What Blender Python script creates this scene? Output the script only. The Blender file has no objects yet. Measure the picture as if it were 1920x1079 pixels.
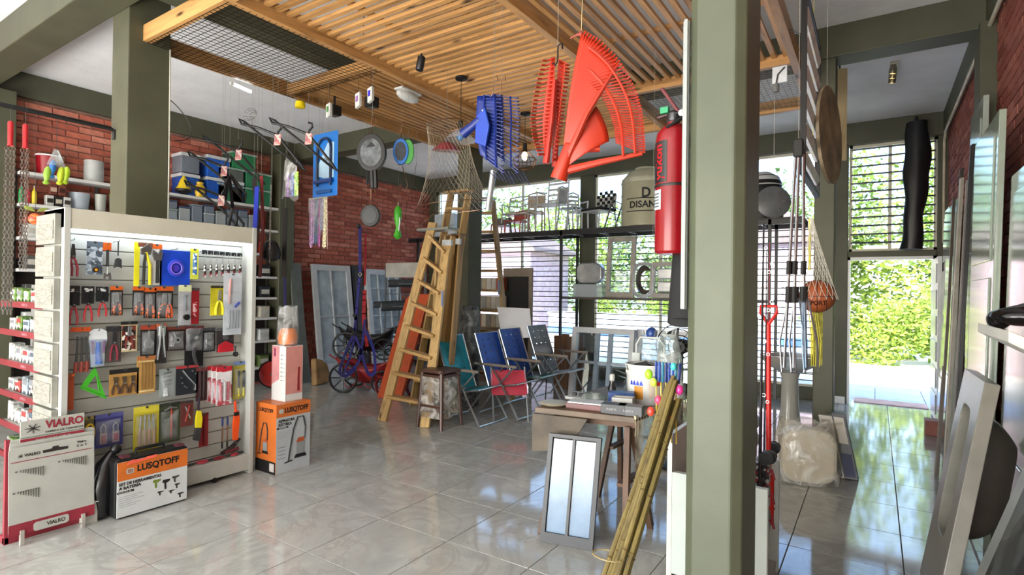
import bpy, math, random
import bmesh
from mathutils import Vector, Matrix, Quaternion
random.seed(7)
PI = math.pi
COL = bpy.context.scene.collection
SC = bpy.context.scene
V = Vector

# ------------------------------------------------------------------ camera
F_PX = 1035.0
EYE = V((0.0, 0.0, 1.5))
CR = V((0.83487445, 0.55026873, 0.0137471)).normalized()
CU = V((-0.00748898, -0.01361712, 0.99987924)).normalized()
CW = V((-0.55038947, 0.83487658, 0.00724764)).normalized()
cam_data = bpy.data.cameras.new('camera')
cam_data.sensor_width = 36.0
cam_data.lens = 36.0 * F_PX / 1920.0
cam_data.clip_start = 0.05
cam_data.clip_end = 300
cam = bpy.data.objects.new('camera', cam_data)
COL.objects.link(cam)
cam.matrix_world = Matrix(((CR.x, CU.x, -CW.x, EYE.x), (CR.y, CU.y, -CW.y, EYE.y), (CR.z, CU.z, -CW.z, EYE.z), (0, 0, 0, 1)))
SC.camera = cam
SC.view_settings.view_transform = 'Standard'
SC.view_settings.look = 'None'
SC.view_settings.gamma = 1.0
SC.view_settings.use_curve_mapping = False
SC.view_settings.exposure = 0.6

# ------------------------------------------------------------------ sky, sun, lights
world = bpy.data.worlds.new('sky')
SC.world = world
world.use_nodes = True
wn = world.node_tree
bg = wn.nodes['Background']
sky = wn.nodes.new('ShaderNodeTexSky')
sky.sky_type = 'NISHITA'
sky.sun_disc = False
sky.sun_elevation = math.radians(48)
sky.sun_rotation = math.radians(200)
sky.dust_density = 2.5
sky.air_density = 1.0
wn.links.new(sky.outputs[0], bg.inputs[0])
bg.inputs[1].default_value = 1.0
sun_d = bpy.data.lights.new('sun', 'SUN')
sun_d.energy = 9.0
sun_d.angle = 0.01
sun_d.color = (1.0, 0.95, 0.86)
sun = bpy.data.objects.new('sun', sun_d)
COL.objects.link(sun)
sun.rotation_euler = (math.radians(50), 0, math.radians(-25))


def area_light(name, loc, size, size_y, power, color=(1, 1, 1), rot=(0, 0, 0)):
    d = bpy.data.lights.new(name, 'AREA')
    d.shape = 'RECTANGLE'
    d.size = size
    d.size_y = size_y
    d.energy = power
    d.color = color
    o = bpy.data.objects.new(name, d)
    o.location = loc
    o.rotation_euler = rot
    COL.objects.link(o)
    return o


# added fill light behind the camera, standing in for an unseen open front
area_light('back_fill_light', (-3.6, -7.3, 1.8), 8.4, 3.2, 200, (0.97, 0.985, 1.0), (math.radians(100), 0, 0))
# added unseen lamp near the floor, aimed up to brighten the white ceiling
area_light('ceiling_fill_light', (-3.6, -2.2, 0.12), 8.0, 3.2, 720, (1.0, 0.985, 0.96), (math.radians(158), 0, 0))
SC.cycles.max_bounces = 10
SC.cycles.transparent_max_bounces = 24


# ------------------------------------------------------------------ helpers
def at(px, py, ax, val):
    """the place on the plane ax = val that stands at pixel px, py of the 1920 x 1079 photograph"""
    d = CR * ((px - 960) / F_PX) - CU * ((py - 539.5) / F_PX) + CW
    i = 'xyz'.index(ax)
    return EYE + d * ((val - EYE[i]) / d[i])


def lin(h):
    h = h.lstrip('#')
    out = []
    for i in (0, 2, 4):
        c = int(h[i:i + 2], 16) / 255
        out.append(c / 12.92 if c <= 0.04045 else ((c + 0.055) / 1.055) ** 2.4)
    return (*out, 1)


_M = {}


def _new(key):
    m = bpy.data.materials.new(key)
    m.use_nodes = True
    nt = m.node_tree
    return m, nt, nt.nodes['Principled BSDF']


def _ramp(nt, fac, stops):
    r = nt.nodes.new('ShaderNodeValToRGB')
    el = r.color_ramp.elements
    while len(el) < len(stops):
        el.new(0.5)
    for e, (p, c) in zip(el, stops):
        e.position = p
        e.color = lin(c) if isinstance(c, str) else c
    nt.links.new(fac, r.inputs[0])
    return r


def _coords(nt, scale=(1, 1, 1), rot=(0, 0, 0)):
    tc = nt.nodes.new('ShaderNodeTexCoord')
    mp = nt.nodes.new('ShaderNodeMapping')
    mp.inputs['Scale'].default_value = scale
    mp.inputs['Rotation'].default_value = rot
    nt.links.new(tc.outputs['Object'], mp.inputs[0])
    return mp.outputs[0]


def _noise(nt, vec, scale, detail=4, rough=0.55, dist=0):
    n = nt.nodes.new('ShaderNodeTexNoise')
    n.inputs['Scale'].default_value = scale
    n.inputs['Detail'].default_value = detail
    n.inputs['Roughness'].default_value = rough
    n.inputs['Distortion'].default_value = dist
    nt.links.new(vec, n.inputs['Vector'])
    return n.outputs[0]


def _bump(nt, b, h, s, d=0.01):
    n = nt.nodes.new('ShaderNodeBump')
    n.inputs['Strength'].default_value = s
    n.inputs['Distance'].default_value = d
    nt.links.new(h, n.inputs['Height'])
    nt.links.new(n.outputs[0], b.inputs['Normal'])


def shade(h, k):
    h = h.lstrip('#')
    return ''.join('%02x' % max(0, min(255, int(int(h[i:i + 2], 16) * k))) for i in (0, 2, 4))


def paint(h, rough=0.5, metal=0.0, var=0.10, scale=6, bump=0.0, bscale=60):
    key = 'paint_%s_%g_%g_%g_%g' % (h, rough, metal, var, bump)
    if key in _M:
        return _M[key]
    m, nt, b = _new(key)
    vec = _coords(nt)
    r = _ramp(nt, _noise(nt, vec, scale), [(0.3, shade(h, 1 - var)), (0.7, shade(h, 1 + var * 0.6))])
    nt.links.new(r.outputs[0], b.inputs['Base Color'])
    b.inputs['Roughness'].default_value = rough
    b.inputs['Metallic'].default_value = metal
    if bump:
        _bump(nt, b, _noise(nt, vec, bscale), bump, 0.004)
    _M[key] = m
    return m


def metal(h='b8bcc0', rough=0.3):
    return paint(h, rough, 1.0, 0.08)


def wood(h='b98a54', axis='x', dark='7e562c', rough=0.42, knots=True, grain=14):
    key = 'wood_%s_%s_%s' % (h, axis, dark)
    if key in _M:
        return _M[key]
    m, nt, b = _new(key)
    s = {'x': (0.5, 7, 7), 'y': (7, 0.5, 7), 'z': (7, 7, 0.5)}[axis]
    oi = nt.nodes.new('ShaderNodeObjectInfo')
    tc = nt.nodes.new('ShaderNodeTexCoord')
    ad = nt.nodes.new('ShaderNodeVectorMath')
    ad.operation = 'ADD'
    sc_ = nt.nodes.new('ShaderNodeMath')
    sc_.operation = 'MULTIPLY'
    sc_.inputs[1].default_value = 37.0
    nt.links.new(oi.outputs['Random'], sc_.inputs[0])
    nt.links.new(tc.outputs['Object'], ad.inputs[0])
    nt.links.new(sc_.outputs[0], ad.inputs[1])
    mp = nt.nodes.new('ShaderNodeMapping')
    mp.inputs['Scale'].default_value = s
    nt.links.new(ad.outputs[0], mp.inputs[0])
    n1 = _noise(nt, mp.outputs[0], 2.2, 6, 0.6, 1.2)
    r = _ramp(nt, n1, [(0.28, dark), (0.47, h), (0.75, shade(h, 1.15))])
    out = r.outputs[0]
    if knots:
        mp2 = nt.nodes.new('ShaderNodeMapping')
        mp2.inputs['Scale'].default_value = {'x': (1.6, 6, 6), 'y': (6, 1.6, 6), 'z': (6, 6, 1.6)}[axis]
        nt.links.new(ad.outputs[0], mp2.inputs[0])
        vo = nt.nodes.new('ShaderNodeTexVoronoi')
        vo.inputs['Scale'].default_value = 1.3
        nt.links.new(mp2.outputs[0], vo.inputs['Vector'])
        rk = _ramp(nt, vo.outputs['Distance'], [(0.05, (1, 1, 1, 1)), (0.16, (0, 0, 0, 1))])
        mx = nt.nodes.new('ShaderNodeMix')
        mx.data_type = 'RGBA'
        nt.links.new(rk.outputs[0], mx.inputs[0])
        nt.links.new(out, mx.inputs[6])
        mx.inputs[7].default_value = lin(shade(dark, 0.5))
        out = mx.outputs[2]
    hs = nt.nodes.new('ShaderNodeHueSaturation')
    mr = nt.nodes.new('ShaderNodeMapRange')
    mr.inputs[3].default_value = 0.82
    mr.inputs[4].default_value = 1.15
    nt.links.new(oi.outputs['Random'], mr.inputs[0])
    nt.links.new(mr.outputs[0], hs.inputs['Value'])
    nt.links.new(out, hs.inputs['Color'])
    nt.links.new(hs.outputs[0], b.inputs['Base Color'])
    b.inputs['Roughness'].default_value = rough
    _bump(nt, b, n1, 0.15, 0.003)
    _M[key] = m
    return m


def film(h='ffffff', a=0.35, rough=0.12, crinkle=True, key=None):
    """thin clear plastic: mostly see-through with crinkled gloss"""
    key = 'film_%s_%g_%g' % (h, a, rough)
    if key in _M:
        return _M[key]
    m, nt, b = _new(key)
    b.inputs['Base Color'].default_value = lin(h)
    b.inputs['Roughness'].default_value = rough
    b.inputs['Specular IOR Level'].default_value = 0.8
    tr = nt.nodes.new('ShaderNodeBsdfTransparent')
    tr.inputs[0].default_value = lin(h)
    mx = nt.nodes.new('ShaderNodeMixShader')
    vec = _coords(nt)
    if crinkle:
        _bump(nt, b, _noise(nt, vec, 9, 2, 0.5, 1.0), 0.5, 0.02)
        r = _ramp(nt, _noise(nt, vec, 7, 2, 0.5, 1.2), [(0.42, (a * 0.3,) * 3 + (1,)), (0.75, (min(1, a * 1.7),) * 3 + (1,))])
        nt.links.new(r.outputs[0], mx.inputs[0])
    else:
        mx.inputs[0].default_value = a
    nt.links.new(tr.outputs[0], mx.inputs[1])
    nt.links.new(b.outputs[0], mx.inputs[2])
    nt.links.new(mx.outputs[0], nt.nodes['Material Output'].inputs[0])
    _M[key] = m
    return m


def glass(h='f4fbff', refl=0.12):
    key = 'glass_%s_%g' % (h, refl)
    if key in _M:
        return _M[key]
    m, nt, b = _new(key)
    nt.nodes.remove(b)
    tr = nt.nodes.new('ShaderNodeBsdfTransparent')
    tr.inputs[0].default_value = lin(h)
    gl = nt.nodes.new('ShaderNodeBsdfGlossy')
    gl.inputs['Roughness'].default_value = 0.02
    fr = nt.nodes.new('ShaderNodeFresnel')
    fr.inputs[0].default_value = 1.45
    ma = nt.nodes.new('ShaderNodeMath')
    ma.inputs[1].default_value = refl - 0.04
    nt.links.new(fr.outputs[0], ma.inputs[0])
    mx = nt.nodes.new('ShaderNodeMixShader')
    nt.links.new(ma.outputs[0], mx.inputs[0])
    nt.links.new(tr.outputs[0], mx.inputs[1])
    nt.links.new(gl.outputs[0], mx.inputs[2])
    nt.links.new(mx.outputs[0], nt.nodes['Material Output'].inputs[0])
    _M[key] = m
    return m


def emit(h, s):
    key = 'emit_%s_%g' % (h, s)
    if key in _M:
        return _M[key]
    m, nt, b = _new(key)
    b.inputs['Base Color'].default_value = lin(h)
    b.inputs['Emission Color'].default_value = lin(h)
    b.inputs['Emission Strength'].default_value = s
    _M[key] = m
    return m


def spots(cols, scale=40, stretch=(1, 1, 1), rough=0.35, flat=True, metalness=0):
    """printed pattern of small colour patches"""
    key = 'spots_%s_%g_%s_%g' % ('_'.join(cols), scale, stretch, rough)
    if key in _M:
        return _M[key]
    m, nt, b = _new(key)
    vec = _coords(nt, stretch)
    vo = nt.nodes.new('ShaderNodeTexVoronoi')
    vo.inputs['Scale'].default_value = scale
    nt.links.new(vec, vo.inputs['Vector'])
    se = nt.nodes.new('ShaderNodeSeparateColor')
    nt.links.new(vo.outputs['Color'], se.inputs[0])
    n = len(cols)
    r = _ramp(nt, se.outputs[0], [(i / n, c) for i, c in enumerate(cols)])
    r.color_ramp.interpolation = 'CONSTANT'
    nt.links.new(r.outputs[0], b.inputs['Base Color'])
    b.inputs['Roughness'].default_value = rough
    b.inputs['Metallic'].default_value = metalness
    _M[key] = m
    return m


def brick_mat(hexes, rough=0.9):
    key = 'brick_' + '_'.join(hexes)
    if key in _M:
        return _M[key]
    m, nt, b = _new(key)
    vec = _coords(nt)
    oi = nt.nodes.new('ShaderNodeObjectInfo')
    geo = nt.nodes.new('ShaderNodeNewGeometry')
    ad = nt.nodes.new('ShaderNodeMath')
    nt.links.new(oi.outputs['Random'], ad.inputs[0])
    nt.links.new(geo.outputs['Random Per Island'], ad.inputs[1])
    fr = nt.nodes.new('ShaderNodeMath')
    fr.operation = 'FRACT'
    nt.links.new(ad.outputs[0], fr.inputs[0])
    n = len(hexes)
    r = _ramp(nt, fr.outputs[0], [(i / max(1, n - 1), c) for i, c in enumerate(hexes)])
    n1 = _noise(nt, vec, 14, 6, 0.7)
    hs = nt.nodes.new('ShaderNodeHueSaturation')
    mr = nt.nodes.new('ShaderNodeMapRange')
    mr.inputs[1].default_value = 0.3
    mr.inputs[2].default_value = 0.7
    mr.inputs[3].default_value = 0.7
    mr.inputs[4].default_value = 1.25
    nt.links.new(n1, mr.inputs[0])
    nt.links.new(mr.outputs[0], hs.inputs['Value'])
    nt.links.new(r.outputs[0], hs.inputs['Color'])
    nt.links.new(hs.outputs[0], b.inputs['Base Color'])
    b.inputs['Roughness'].default_value = rough
    _bump(nt, b, n1, 0.5, 0.01)
    _M[key] = m
    return m


def marble_mat():
    m, nt, b = _new('polished_tile')
    vec = _coords(nt)
    oi = nt.nodes.new('ShaderNodeObjectInfo')
    mu = nt.nodes.new('ShaderNodeVectorMath')
    mu.operation = 'ADD'
    sc_ = nt.nodes.new('ShaderNodeMath')
    sc_.operation = 'MULTIPLY'
    sc_.inputs[1].default_value = 50
    nt.links.new(oi.outputs['Random'], sc_.inputs[0])
    nt.links.new(vec, mu.inputs[0])
    nt.links.new(sc_.outputs[0], mu.inputs[1])
    n1 = _noise(nt, mu.outputs[0], 2.6, 8, 0.65, 1.6)
    n2 = _noise(nt, mu.outputs[0], 1.1, 9, 0.62, 2.4)
    r = _ramp(nt, n1, [(0.3, '9b9c98'), (0.5, 'a9a9a4'), (0.72, 'b8b7b1')])
    r2 = _ramp(nt, n2, [(0.46, (0, 0, 0, 1)), (0.5, (0.6, 0.6, 0.6, 1)), (0.54, (0, 0, 0, 1))])
    mx = nt.nodes.new('ShaderNodeMix')
    mx.data_type = 'RGBA'
    nt.links.new(r2.outputs[0], mx.inputs[0])
    nt.links.new(r.outputs[0], mx.inputs[6])
    mx.inputs[7].default_value = lin('979590')
    nt.links.new(mx.outputs[2], b.inputs['Base Color'])
    b.inputs['Roughness'].default_value = 0.07
    b.inputs['Specular IOR Level'].default_value = 0.75
    _bump(nt, b, _noise(nt, mu.outputs[0], 3.0, 2), 0.06, 0.006)
    return m


class M:
    """collects shapes in the space of an origin (a thing's base) and links them as one mesh"""
    def __init__(s, origin=None):
        if origin is None:
            s.o = V((0, 0, 0))
        elif hasattr(origin, 'location'):
            s.o = V(origin.location)
        else:
            s.o = V(origin)
        s.v = []
        s.f = []
        s.mx = None

    def vert(s, p):
        p = V(p) - s.o
        if s.mx is not None:
            p = s.mx @ p
        s.v.append(p)
        return len(s.v) - 1

    def face(s, pts):
        s.f.append([s.vert(p) for p in pts])
        return s

    def box(s, c, size, R=None):
        c = V(c)
        h = V(size) / 2
        ids = []
        for x in (-1, 1):
            for y in (-1, 1):
                for z in (-1, 1):
                    d = V((x * h.x, y * h.y, z * h.z))
                    if R is not None:
                        d = R @ d
                    ids.append(s.vert(c + d))
        for q in ((0, 1, 3, 2), (4, 6, 7, 5), (0, 4, 5, 1), (2, 3, 7, 6), (0, 2, 6, 4), (1, 5, 7, 3)):
            s.f.append([ids[i] for i in q])
        return s

    def bb(s, a, b):
        a = V(a)
        b = V(b)
        return s.box((a + b) / 2, [abs(b[i] - a[i]) for i in range(3)])

    def beam(s, a, b, w, t, up=(0, 0, 1)):
        """board from a to b: w wide across, t thick along up"""
        a = V(a)
        b = V(b)
        d = (b - a)
        L = d.length
        d.normalize()
        side = d.cross(V(up))
        if side.length < 1e-4:
            side = d.cross(V((0, 1, 0)))
        side.normalize()
        u = side.cross(d)
        R = Matrix((d, side, u)).transposed()
        return s.box((a + b) / 2, (L, w, t), R)

    def tube(s, pts, r, n=8, closed=False, cap=True):
        pts = [V(p) for p in pts]
        k = len(pts)
        rs = r if isinstance(r, (list, tuple)) else [r] * k
        tan = []
        for i in range(k):
            if closed:
                t = pts[(i + 1) % k] - pts[i - 1]
            else:
                t = pts[min(i + 1, k - 1)] - pts[max(i - 1, 0)]
            tan.append(t.normalized() if t.length > 1e-9 else V((0, 0, 1)))
        u = tan[0].orthogonal().normalized()
        rings = []
        for i in range(k):
            if i:
                q = tan[i - 1].rotation_difference(tan[i])
                u = q @ u
            w = tan[i].cross(u).normalized()
            u = w.cross(tan[i]).normalized()
            rings.append([s.vert(pts[i] + (u * math.cos(2 * PI * j / n) + w * math.sin(2 * PI * j / n)) * rs[i]) for j in range(n)])
        m = k if closed else k - 1
        for i in range(m):
            a = rings[i]
            b = rings[(i + 1) % k]
            for j in range(n):
                s.f.append([a[j], a[(j + 1) % n], b[(j + 1) % n], b[j]])
        if cap and not closed:
            s.f.append(rings[0][::-1])
            s.f.append(rings[-1])
        return s

    def lathe(s, prof, c=(0, 0, 0), axis=(0, 0, 1), n=24, cap=True, sx=1.0):
        c = V(c)
        q = V((0, 0, 1)).rotation_difference(V(axis))
        rings = []
        for r, z in prof:
            rings.append([s.vert(c + q @ V((r * math.cos(2 * PI * j / n) * sx, r * math.sin(2 * PI * j / n), z))) for j in range(n)])
        for a, b in zip(rings, rings[1:]):
            for j in range(n):
                s.f.append([a[j], a[(j + 1) % n], b[(j + 1) % n], b[j]])
        if cap:
            s.f.append(rings[0][::-1])
            s.f.append(rings[-1])
        return s

    def ball(s, c, r, n=12, m=8):
        if not hasattr(r, '__len__'):
            r = (r, r, r)
        c = V(c)
        rings = []
        top = s.vert(c + V((0, 0, r[2])))
        bot = s.vert(c - V((0, 0, r[2])))
        for i in range(1, m):
            a = PI * i / m
            rings.append([s.vert(c + V((r[0] * math.sin(a) * math.cos(2 * PI * j / n), r[1] * math.sin(a) * math.sin(2 * PI * j / n), r[2] * math.cos(a)))) for j in range(n)])
        for j in range(n):
            s.f.append([top, rings[0][j], rings[0][(j + 1) % n]])
            s.f.append([bot, rings[-1][(j + 1) % n], rings[-1][j]])
        for a, b in zip(rings, rings[1:]):
            for j in range(n):
                s.f.append([a[j], b[j], b[(j + 1) % n], a[(j + 1) % n]])
        return s

    def prism(s, poly, o, ux, uy, t):
        """flat outline poly (2d) laid at o along ux, uy, with thickness t to both sides together"""
        o = V(o)
        ux = V(ux)
        uy = V(uy)
        nrm = ux.cross(uy).normalized() * (t / 2)
        a = [s.vert(o + ux * x + uy * y + nrm) for x, y in poly]
        b = [s.vert(o + ux * x + uy * y - nrm) for x, y in poly]
        k = len(poly)
        s.f.append(a)
        s.f.append(b[::-1])
        for i in range(k):
            s.f.append([a[i], b[i], b[(i + 1) % k], a[(i + 1) % k]])
        return s

    def ring(s, outer, inner, o, ux, uy, t):
        """flat plate with a hole: outer and inner outlines with equal point counts"""
        o = V(o)
        ux = V(ux)
        uy = V(uy)
        nrm = ux.cross(uy).normalized() * (t / 2)
        k = len(outer)
        A = [s.vert(o + ux * x + uy * y + nrm) for x, y in outer]
        B = [s.vert(o + ux * x + uy * y + nrm) for x, y in inner]
        C = [s.vert(o + ux * x + uy * y - nrm) for x, y in outer]
        D = [s.vert(o + ux * x + uy * y - nrm) for x, y in inner]
        for i in range(k):
            j = (i + 1) % k
            s.f += [[A[i], A[j], B[j], B[i]], [C[j], C[i], D[i], D[j]], [A[i], C[i], C[j], A[j]], [B[j], D[j], D[i], B[i]]]
        return s

    def surf(s, fn, nu, nv, t=0.0, wrap=False):
        """grid surface fn(u, v) -> point, u and v in 0..1"""
        ids = []
        for i in range(nu + 1):
            ids.append([s.vert(fn(i / nu, j / nv)) for j in range(nv + (0 if wrap else 1))])
        w = len(ids[0])
        for i in range(nu):
            for j in range(nv):
                s.f.append([ids[i][j], ids[i][(j + 1) % w], ids[i + 1][(j + 1) % w], ids[i + 1][j]])
        return s

    def build(s, name, mat=None, parent=None, smooth=False, bevel=0.0, solid=0.0, kind=None, label=None):
        me = bpy.data.meshes.new(name)
        me.from_pydata([tuple(p) for p in s.v], [], s.f)
        me.update()
        bm = bmesh.new()
        bm.from_mesh(me)
        bmesh.ops.recalc_face_normals(bm, faces=bm.faces)
        bm.to_mesh(me)
        bm.free()
        if smooth:
            me.polygons.foreach_set('use_smooth', [True] * len(me.polygons))
        if mat:
            me.materials.append(mat)
        o = bpy.data.objects.new(name, me)
        COL.objects.link(o)
        if smooth:
            me.set_sharp_from_angle(angle=math.radians(40))
        if bevel:
            b = o.modifiers.new('bevel', 'BEVEL')
            b.width = bevel
            b.segments = 2
            b.limit_method = 'ANGLE'
        if solid:
            b = o.modifiers.new('solid', 'SOLIDIFY')
            b.thickness = solid
        if parent:
            o.parent = parent
        if kind:
            o['kind'] = kind
        if label:
            o['label'] = label
        return o


def thing(name, label, cat, loc=(0, 0, 0), group=None):
    o = bpy.data.objects.new(name, None)
    o.empty_display_size = 0.05
    COL.objects.link(o)
    o.location = loc
    o['label'] = label
    o['category'] = cat
    if group:
        o['group'] = group
    return o


def tag(o, label, cat, group=None):
    o['label'] = label
    o['category'] = cat
    if group:
        o['group'] = group
    return o


def struct(o):
    o['kind'] = 'structure'
    return o


def dup(root, loc, rot=None, label=None, group=None, scale=None):
    def rec(o, par):
        c = o.copy()
        COL.objects.link(c)
        if par:
            c.parent = par
        for ch in o.children:
            rec(ch, c)
        return c
    r = rec(root, None)
    r.location = loc
    if rot is not None:
        r.rotation_euler = rot
    if scale is not None:
        r.scale = scale if hasattr(scale, '__len__') else (scale,) * 3
    if label:
        r['label'] = label
    if group:
        r['group'] = group
    return r


def text(s, p, right, up, height, mat, parent, width=None, bold=0.0, name='lettering', align='CENTER', space=1.0):
    """flat lettering whose middle (or left) stands at p"""
    cu = bpy.data.curves.new(name, 'FONT')
    cu.body = s
    cu.align_x = align
    cu.align_y = 'CENTER'
    cu.size = height / 0.72
    cu.extrude = 0.0006
    cu.offset = bold * height
    cu.space_character = space
    cu.resolution_u = 3
    tmp = bpy.data.objects.new('letters', cu)
    COL.objects.link(tmp)
    dg = bpy.context.evaluated_depsgraph_get()
    me = bpy.data.meshes.new_from_object(tmp.evaluated_get(dg))
    bpy.data.objects.remove(tmp)
    bpy.data.curves.remove(cu)
    me.name = name
    me.materials.clear()
    me.materials.append(mat)
    r = V(right).normalized()
    n = r.cross(V(up)).normalized()
    u = n.cross(r)
    if width:
        xs = [v.co.x for v in me.vertices]
        k = width / max(1e-6, max(xs) - min(xs))
        for v in me.vertices:
            v.co.x *= k
    top = parent
    while top is not None and top.parent:
        top = top.parent
    o_ = V(top.location) if top else V((0, 0, 0))
    me.transform(Matrix(((r.x, u.x, n.x, p[0] - o_.x), (r.y, u.y, n.y, p[1] - o_.y), (r.z, u.z, n.z, p[2] - o_.z), (0, 0, 0, 1))))
    o = bpy.data.objects.new(name, me)
    COL.objects.link(o)
    if parent:
        o.parent = parent
    return o


def rrect(w, h, r, n=4, cx=0.0, cy=0.0):
    pts = []
    for k, (sx, sy) in enumerate(((1, 1), (-1, 1), (-1, -1), (1, -1))):
        for i in range(n + 1):
            a = PI / 2 * k + PI / 2 * i / n
            pts.append((cx + sx * (w / 2 - r) + r * math.cos(a), cy + sy * (h / 2 - r) + r * math.sin(a)))
    return pts


def oval(w, h, n=24, cx=0.0, cy=0.0):
    return [(cx + w / 2 * math.cos(2 * PI * i / n), cy + h / 2 * math.sin(2 * PI * i / n)) for i in range(n)]


def bez(p0, p1, p2, p3, n=10):
    p0, p1, p2, p3 = V(p0), V(p1), V(p2), V(p3)
    return [p0 * (1 - t) ** 3 + p1 * 3 * t * (1 - t) ** 2 + p2 * 3 * t * t * (1 - t) + p3 * t ** 3 for t in [i / n for i in range(n + 1)]]


X, Y, Z = V((1, 0, 0)), V((0, 1, 0)), V((0, 0, 1))
WHITE = paint('e4e5e2', 0.35, var=0.04)
BLACK = paint('0a0a0b', 0.5, var=0.2)
DKGREY = paint('3a3c3e', 0.5)
PINE_X, PINE_Y, PINE_Z = wood(axis='x'), wood(axis='y'), wood(axis='z')
STEEL = metal()
WIRE = metal('8b6a55', 0.35)
GREEN_PAINT = paint('4f4f3c', 0.55, var=0.10, scale=2.5, bump=0.25, bscale=18)
# ------------------------------------------------------------------ the setting
XL, XR, YF, ZC = -8.1, 0.78, 9.05, 3.9
struct(M().bb((XL - .25, -7.6, ZC), (XR + .25, YF + .25, ZC + .2)).build('ceiling', paint('ebebeb', 0.9, var=0.03, scale=3, bump=0.6, bscale=25)))

# floor: a bed with polished tiles laid on it
floor = struct(M().bb((XL - .2, -7.6, -0.12), (XR + .45, YF + .2, -0.012)).build('floor', paint('6d6c68', 0.8)))
TP = 0.567
tile_mat = marble_mat()
tm = M().box((0, 0, -0.006), (TP - 0.005, TP - 0.005, 0.012))
first_tile = None
nt_ = 0
late = M()
for i in range(-15, 3):
    for j in range(-16, 16):
        x = 0.14 + TP * (i - 0.5)
        y = 1.43 + TP * (j - 0.5)
        if x < XL - .2 or y > YF + 0.25:
            continue
        if y > 1.4 and nt_ < 290 and x < XR + .2:
            nt_ += 1
            if first_tile is None:
                first_tile = tm.build('tile', tile_mat, floor, bevel=0.0015)
                o = first_tile
            else:
                o = first_tile.copy()
                COL.objects.link(o)
            o.location = (x, y, 0)
        else:
            late.box((x, y, -0.006), (TP - 0.005, TP - 0.005, 0.012))
if late.v:
    late.build('edge_tiles', tile_mat, floor, kind='stuff')


# brick walls: the bricks in view are parts, the rest are one joined part
def brick_wall(name, x, side, y0, y1, z0, z1, bl, bh, mats, mortar, keep, jit=0.004, holes=()):
    w = struct(M().bb((x, y0, z0), (x + side * 0.12, y1, ZC)).build(name, mortar))
    rest = M()
    protos = []
    kept = 0
    row = 0
    z = z0 + bh / 2
    rnd = random.Random(5)
    while z < z1:
        yy = y0 + (bl / 2 if row % 2 else 0) - bl / 2
        while yy < y1:
            a, b = max(yy, y0), min(yy + bl - 0.012, y1)
            if b - a > 0.03 and not any(h[0] < (a + b) / 2 < h[1] and h[2] < z < h[3] for h in holes):
                d = -side * (0.008 + rnd.random() * jit)
                c = (x + d / 2, (a + b) / 2, z)
                if keep((a + b) / 2, z) and kept < 300 and b - a > bl - 0.02:
                    kept += 1
                    if not protos:
                        for q in range(3):
                            m = M()
                            m.box((0, 0, 0), (0.02, bl - 0.012, bh - 0.012))
                            m.v = [p + V((rnd.uniform(-.003, .003), rnd.uniform(-.004, .004), rnd.uniform(-.003, .003))) for p in m.v]
                            protos.append(m.build('brick', mats, w, bevel=0.002))
                            protos[-1].location = (x - side * 0.004, a + (b - a) / 2, z)
                        o = protos[0]
                    else:
                        o = protos[kept % 3].copy()
                        COL.objects.link(o)
                    o.location = (x + d / 2, (a + b) / 2, z)
                    if kept == 1:
                        for q in protos[1:]:
                            q.location = (x + d / 2, (a + b) / 2 - bl, z)
                else:
                    rest.box(c, (0.02, b - a, bh - 0.012))
            yy += bl
        z += bh
        row += 1
    rest.build('bricks', mats, w, kind='stuff')
    return w


BR = brick_mat(['95483a', 'bb6650', 'a85744', 'cc826c', '9a4f3f', 'c47662'])
MORT = paint('8d6a5c', 0.95, var=0.2, bump=0.5)
wl = brick_wall('wall_left', XL, -1, 0.6, YF, 0.0, 3.62, 0.26, 0.078, BR, MORT, lambda y, z: (2.5 < z < 3.55 and 5.5 < y < 9.0) or (2.8 < z and 2.0 < y < 3.1), holes=())
wr = brick_wall('wall_right', XR, 1, 0.6, YF, 0.0, 3.65, 0.24, 0.075, brick_mat(['8a4335', '9c5443', '7b3a2e', 'b06a58', '935044']), MORT,
                lambda y, z: z > 2.3 and 5.0 < y, jit=0.012)

# beams and columns of greenish painted concrete
def gbeam(name, a, b, mat=GREEN_PAINT):
    return struct(M().bb(a, b).build(name, mat, bevel=0.008))


gbeam('trim_1', (XL, 0.0, 3.62), (XL + .06, YF, ZC))
gbeam('trim_2', (XR - .07, 0.0, 3.65), (XR, YF, ZC))
gbeam('trim_3', (XL + .06, 1.6, 3.62), (XR - .07, 1.87, ZC))
gbeam('trim_4', (XL + .06, 5.62, 3.62), (XR - .07, 5.88, ZC))
gbeam('trim_5', (-4.45, 1.87, 3.62), (-4.25, 5.62, ZC))
gbeam('trim_6', (XL, YF - .1, 3.6), (XR, YF + .12, ZC))
gbeam('column_1', (-5.03, 1.87, 0), (-4.75, 2.17, ZC))
gbeam('column_3', (-.47, 5.65, 0), (-.31, 5.9, ZC))
gbeam('column_4', (-4.85, 5.95, 0), (-4.64, 6.25, ZC))
cw = M()
prof = [(-.515, 1.83), (-.485, 1.80), (-.37, 1.80), (-.34, 1.83), (-.34, 2.06), (-.515, 2.06)]
cw.prism([(p[0], p[1]) for p in prof], (0, 0, ZC / 2), X, Y, ZC)
struct(cw.build('column_2', paint('4d5341', 0.5, var=0.10, scale=2.5, bump=0.25, bscale=18), bevel=0.006))
gbeam('trim_7', (XL, 1.7, 0), (XL + .22, 2.04, 3.62))
gbeam('trim_8', (XL, 5.2, 0), (XL + .3, 5.46, 3.62))
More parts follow.
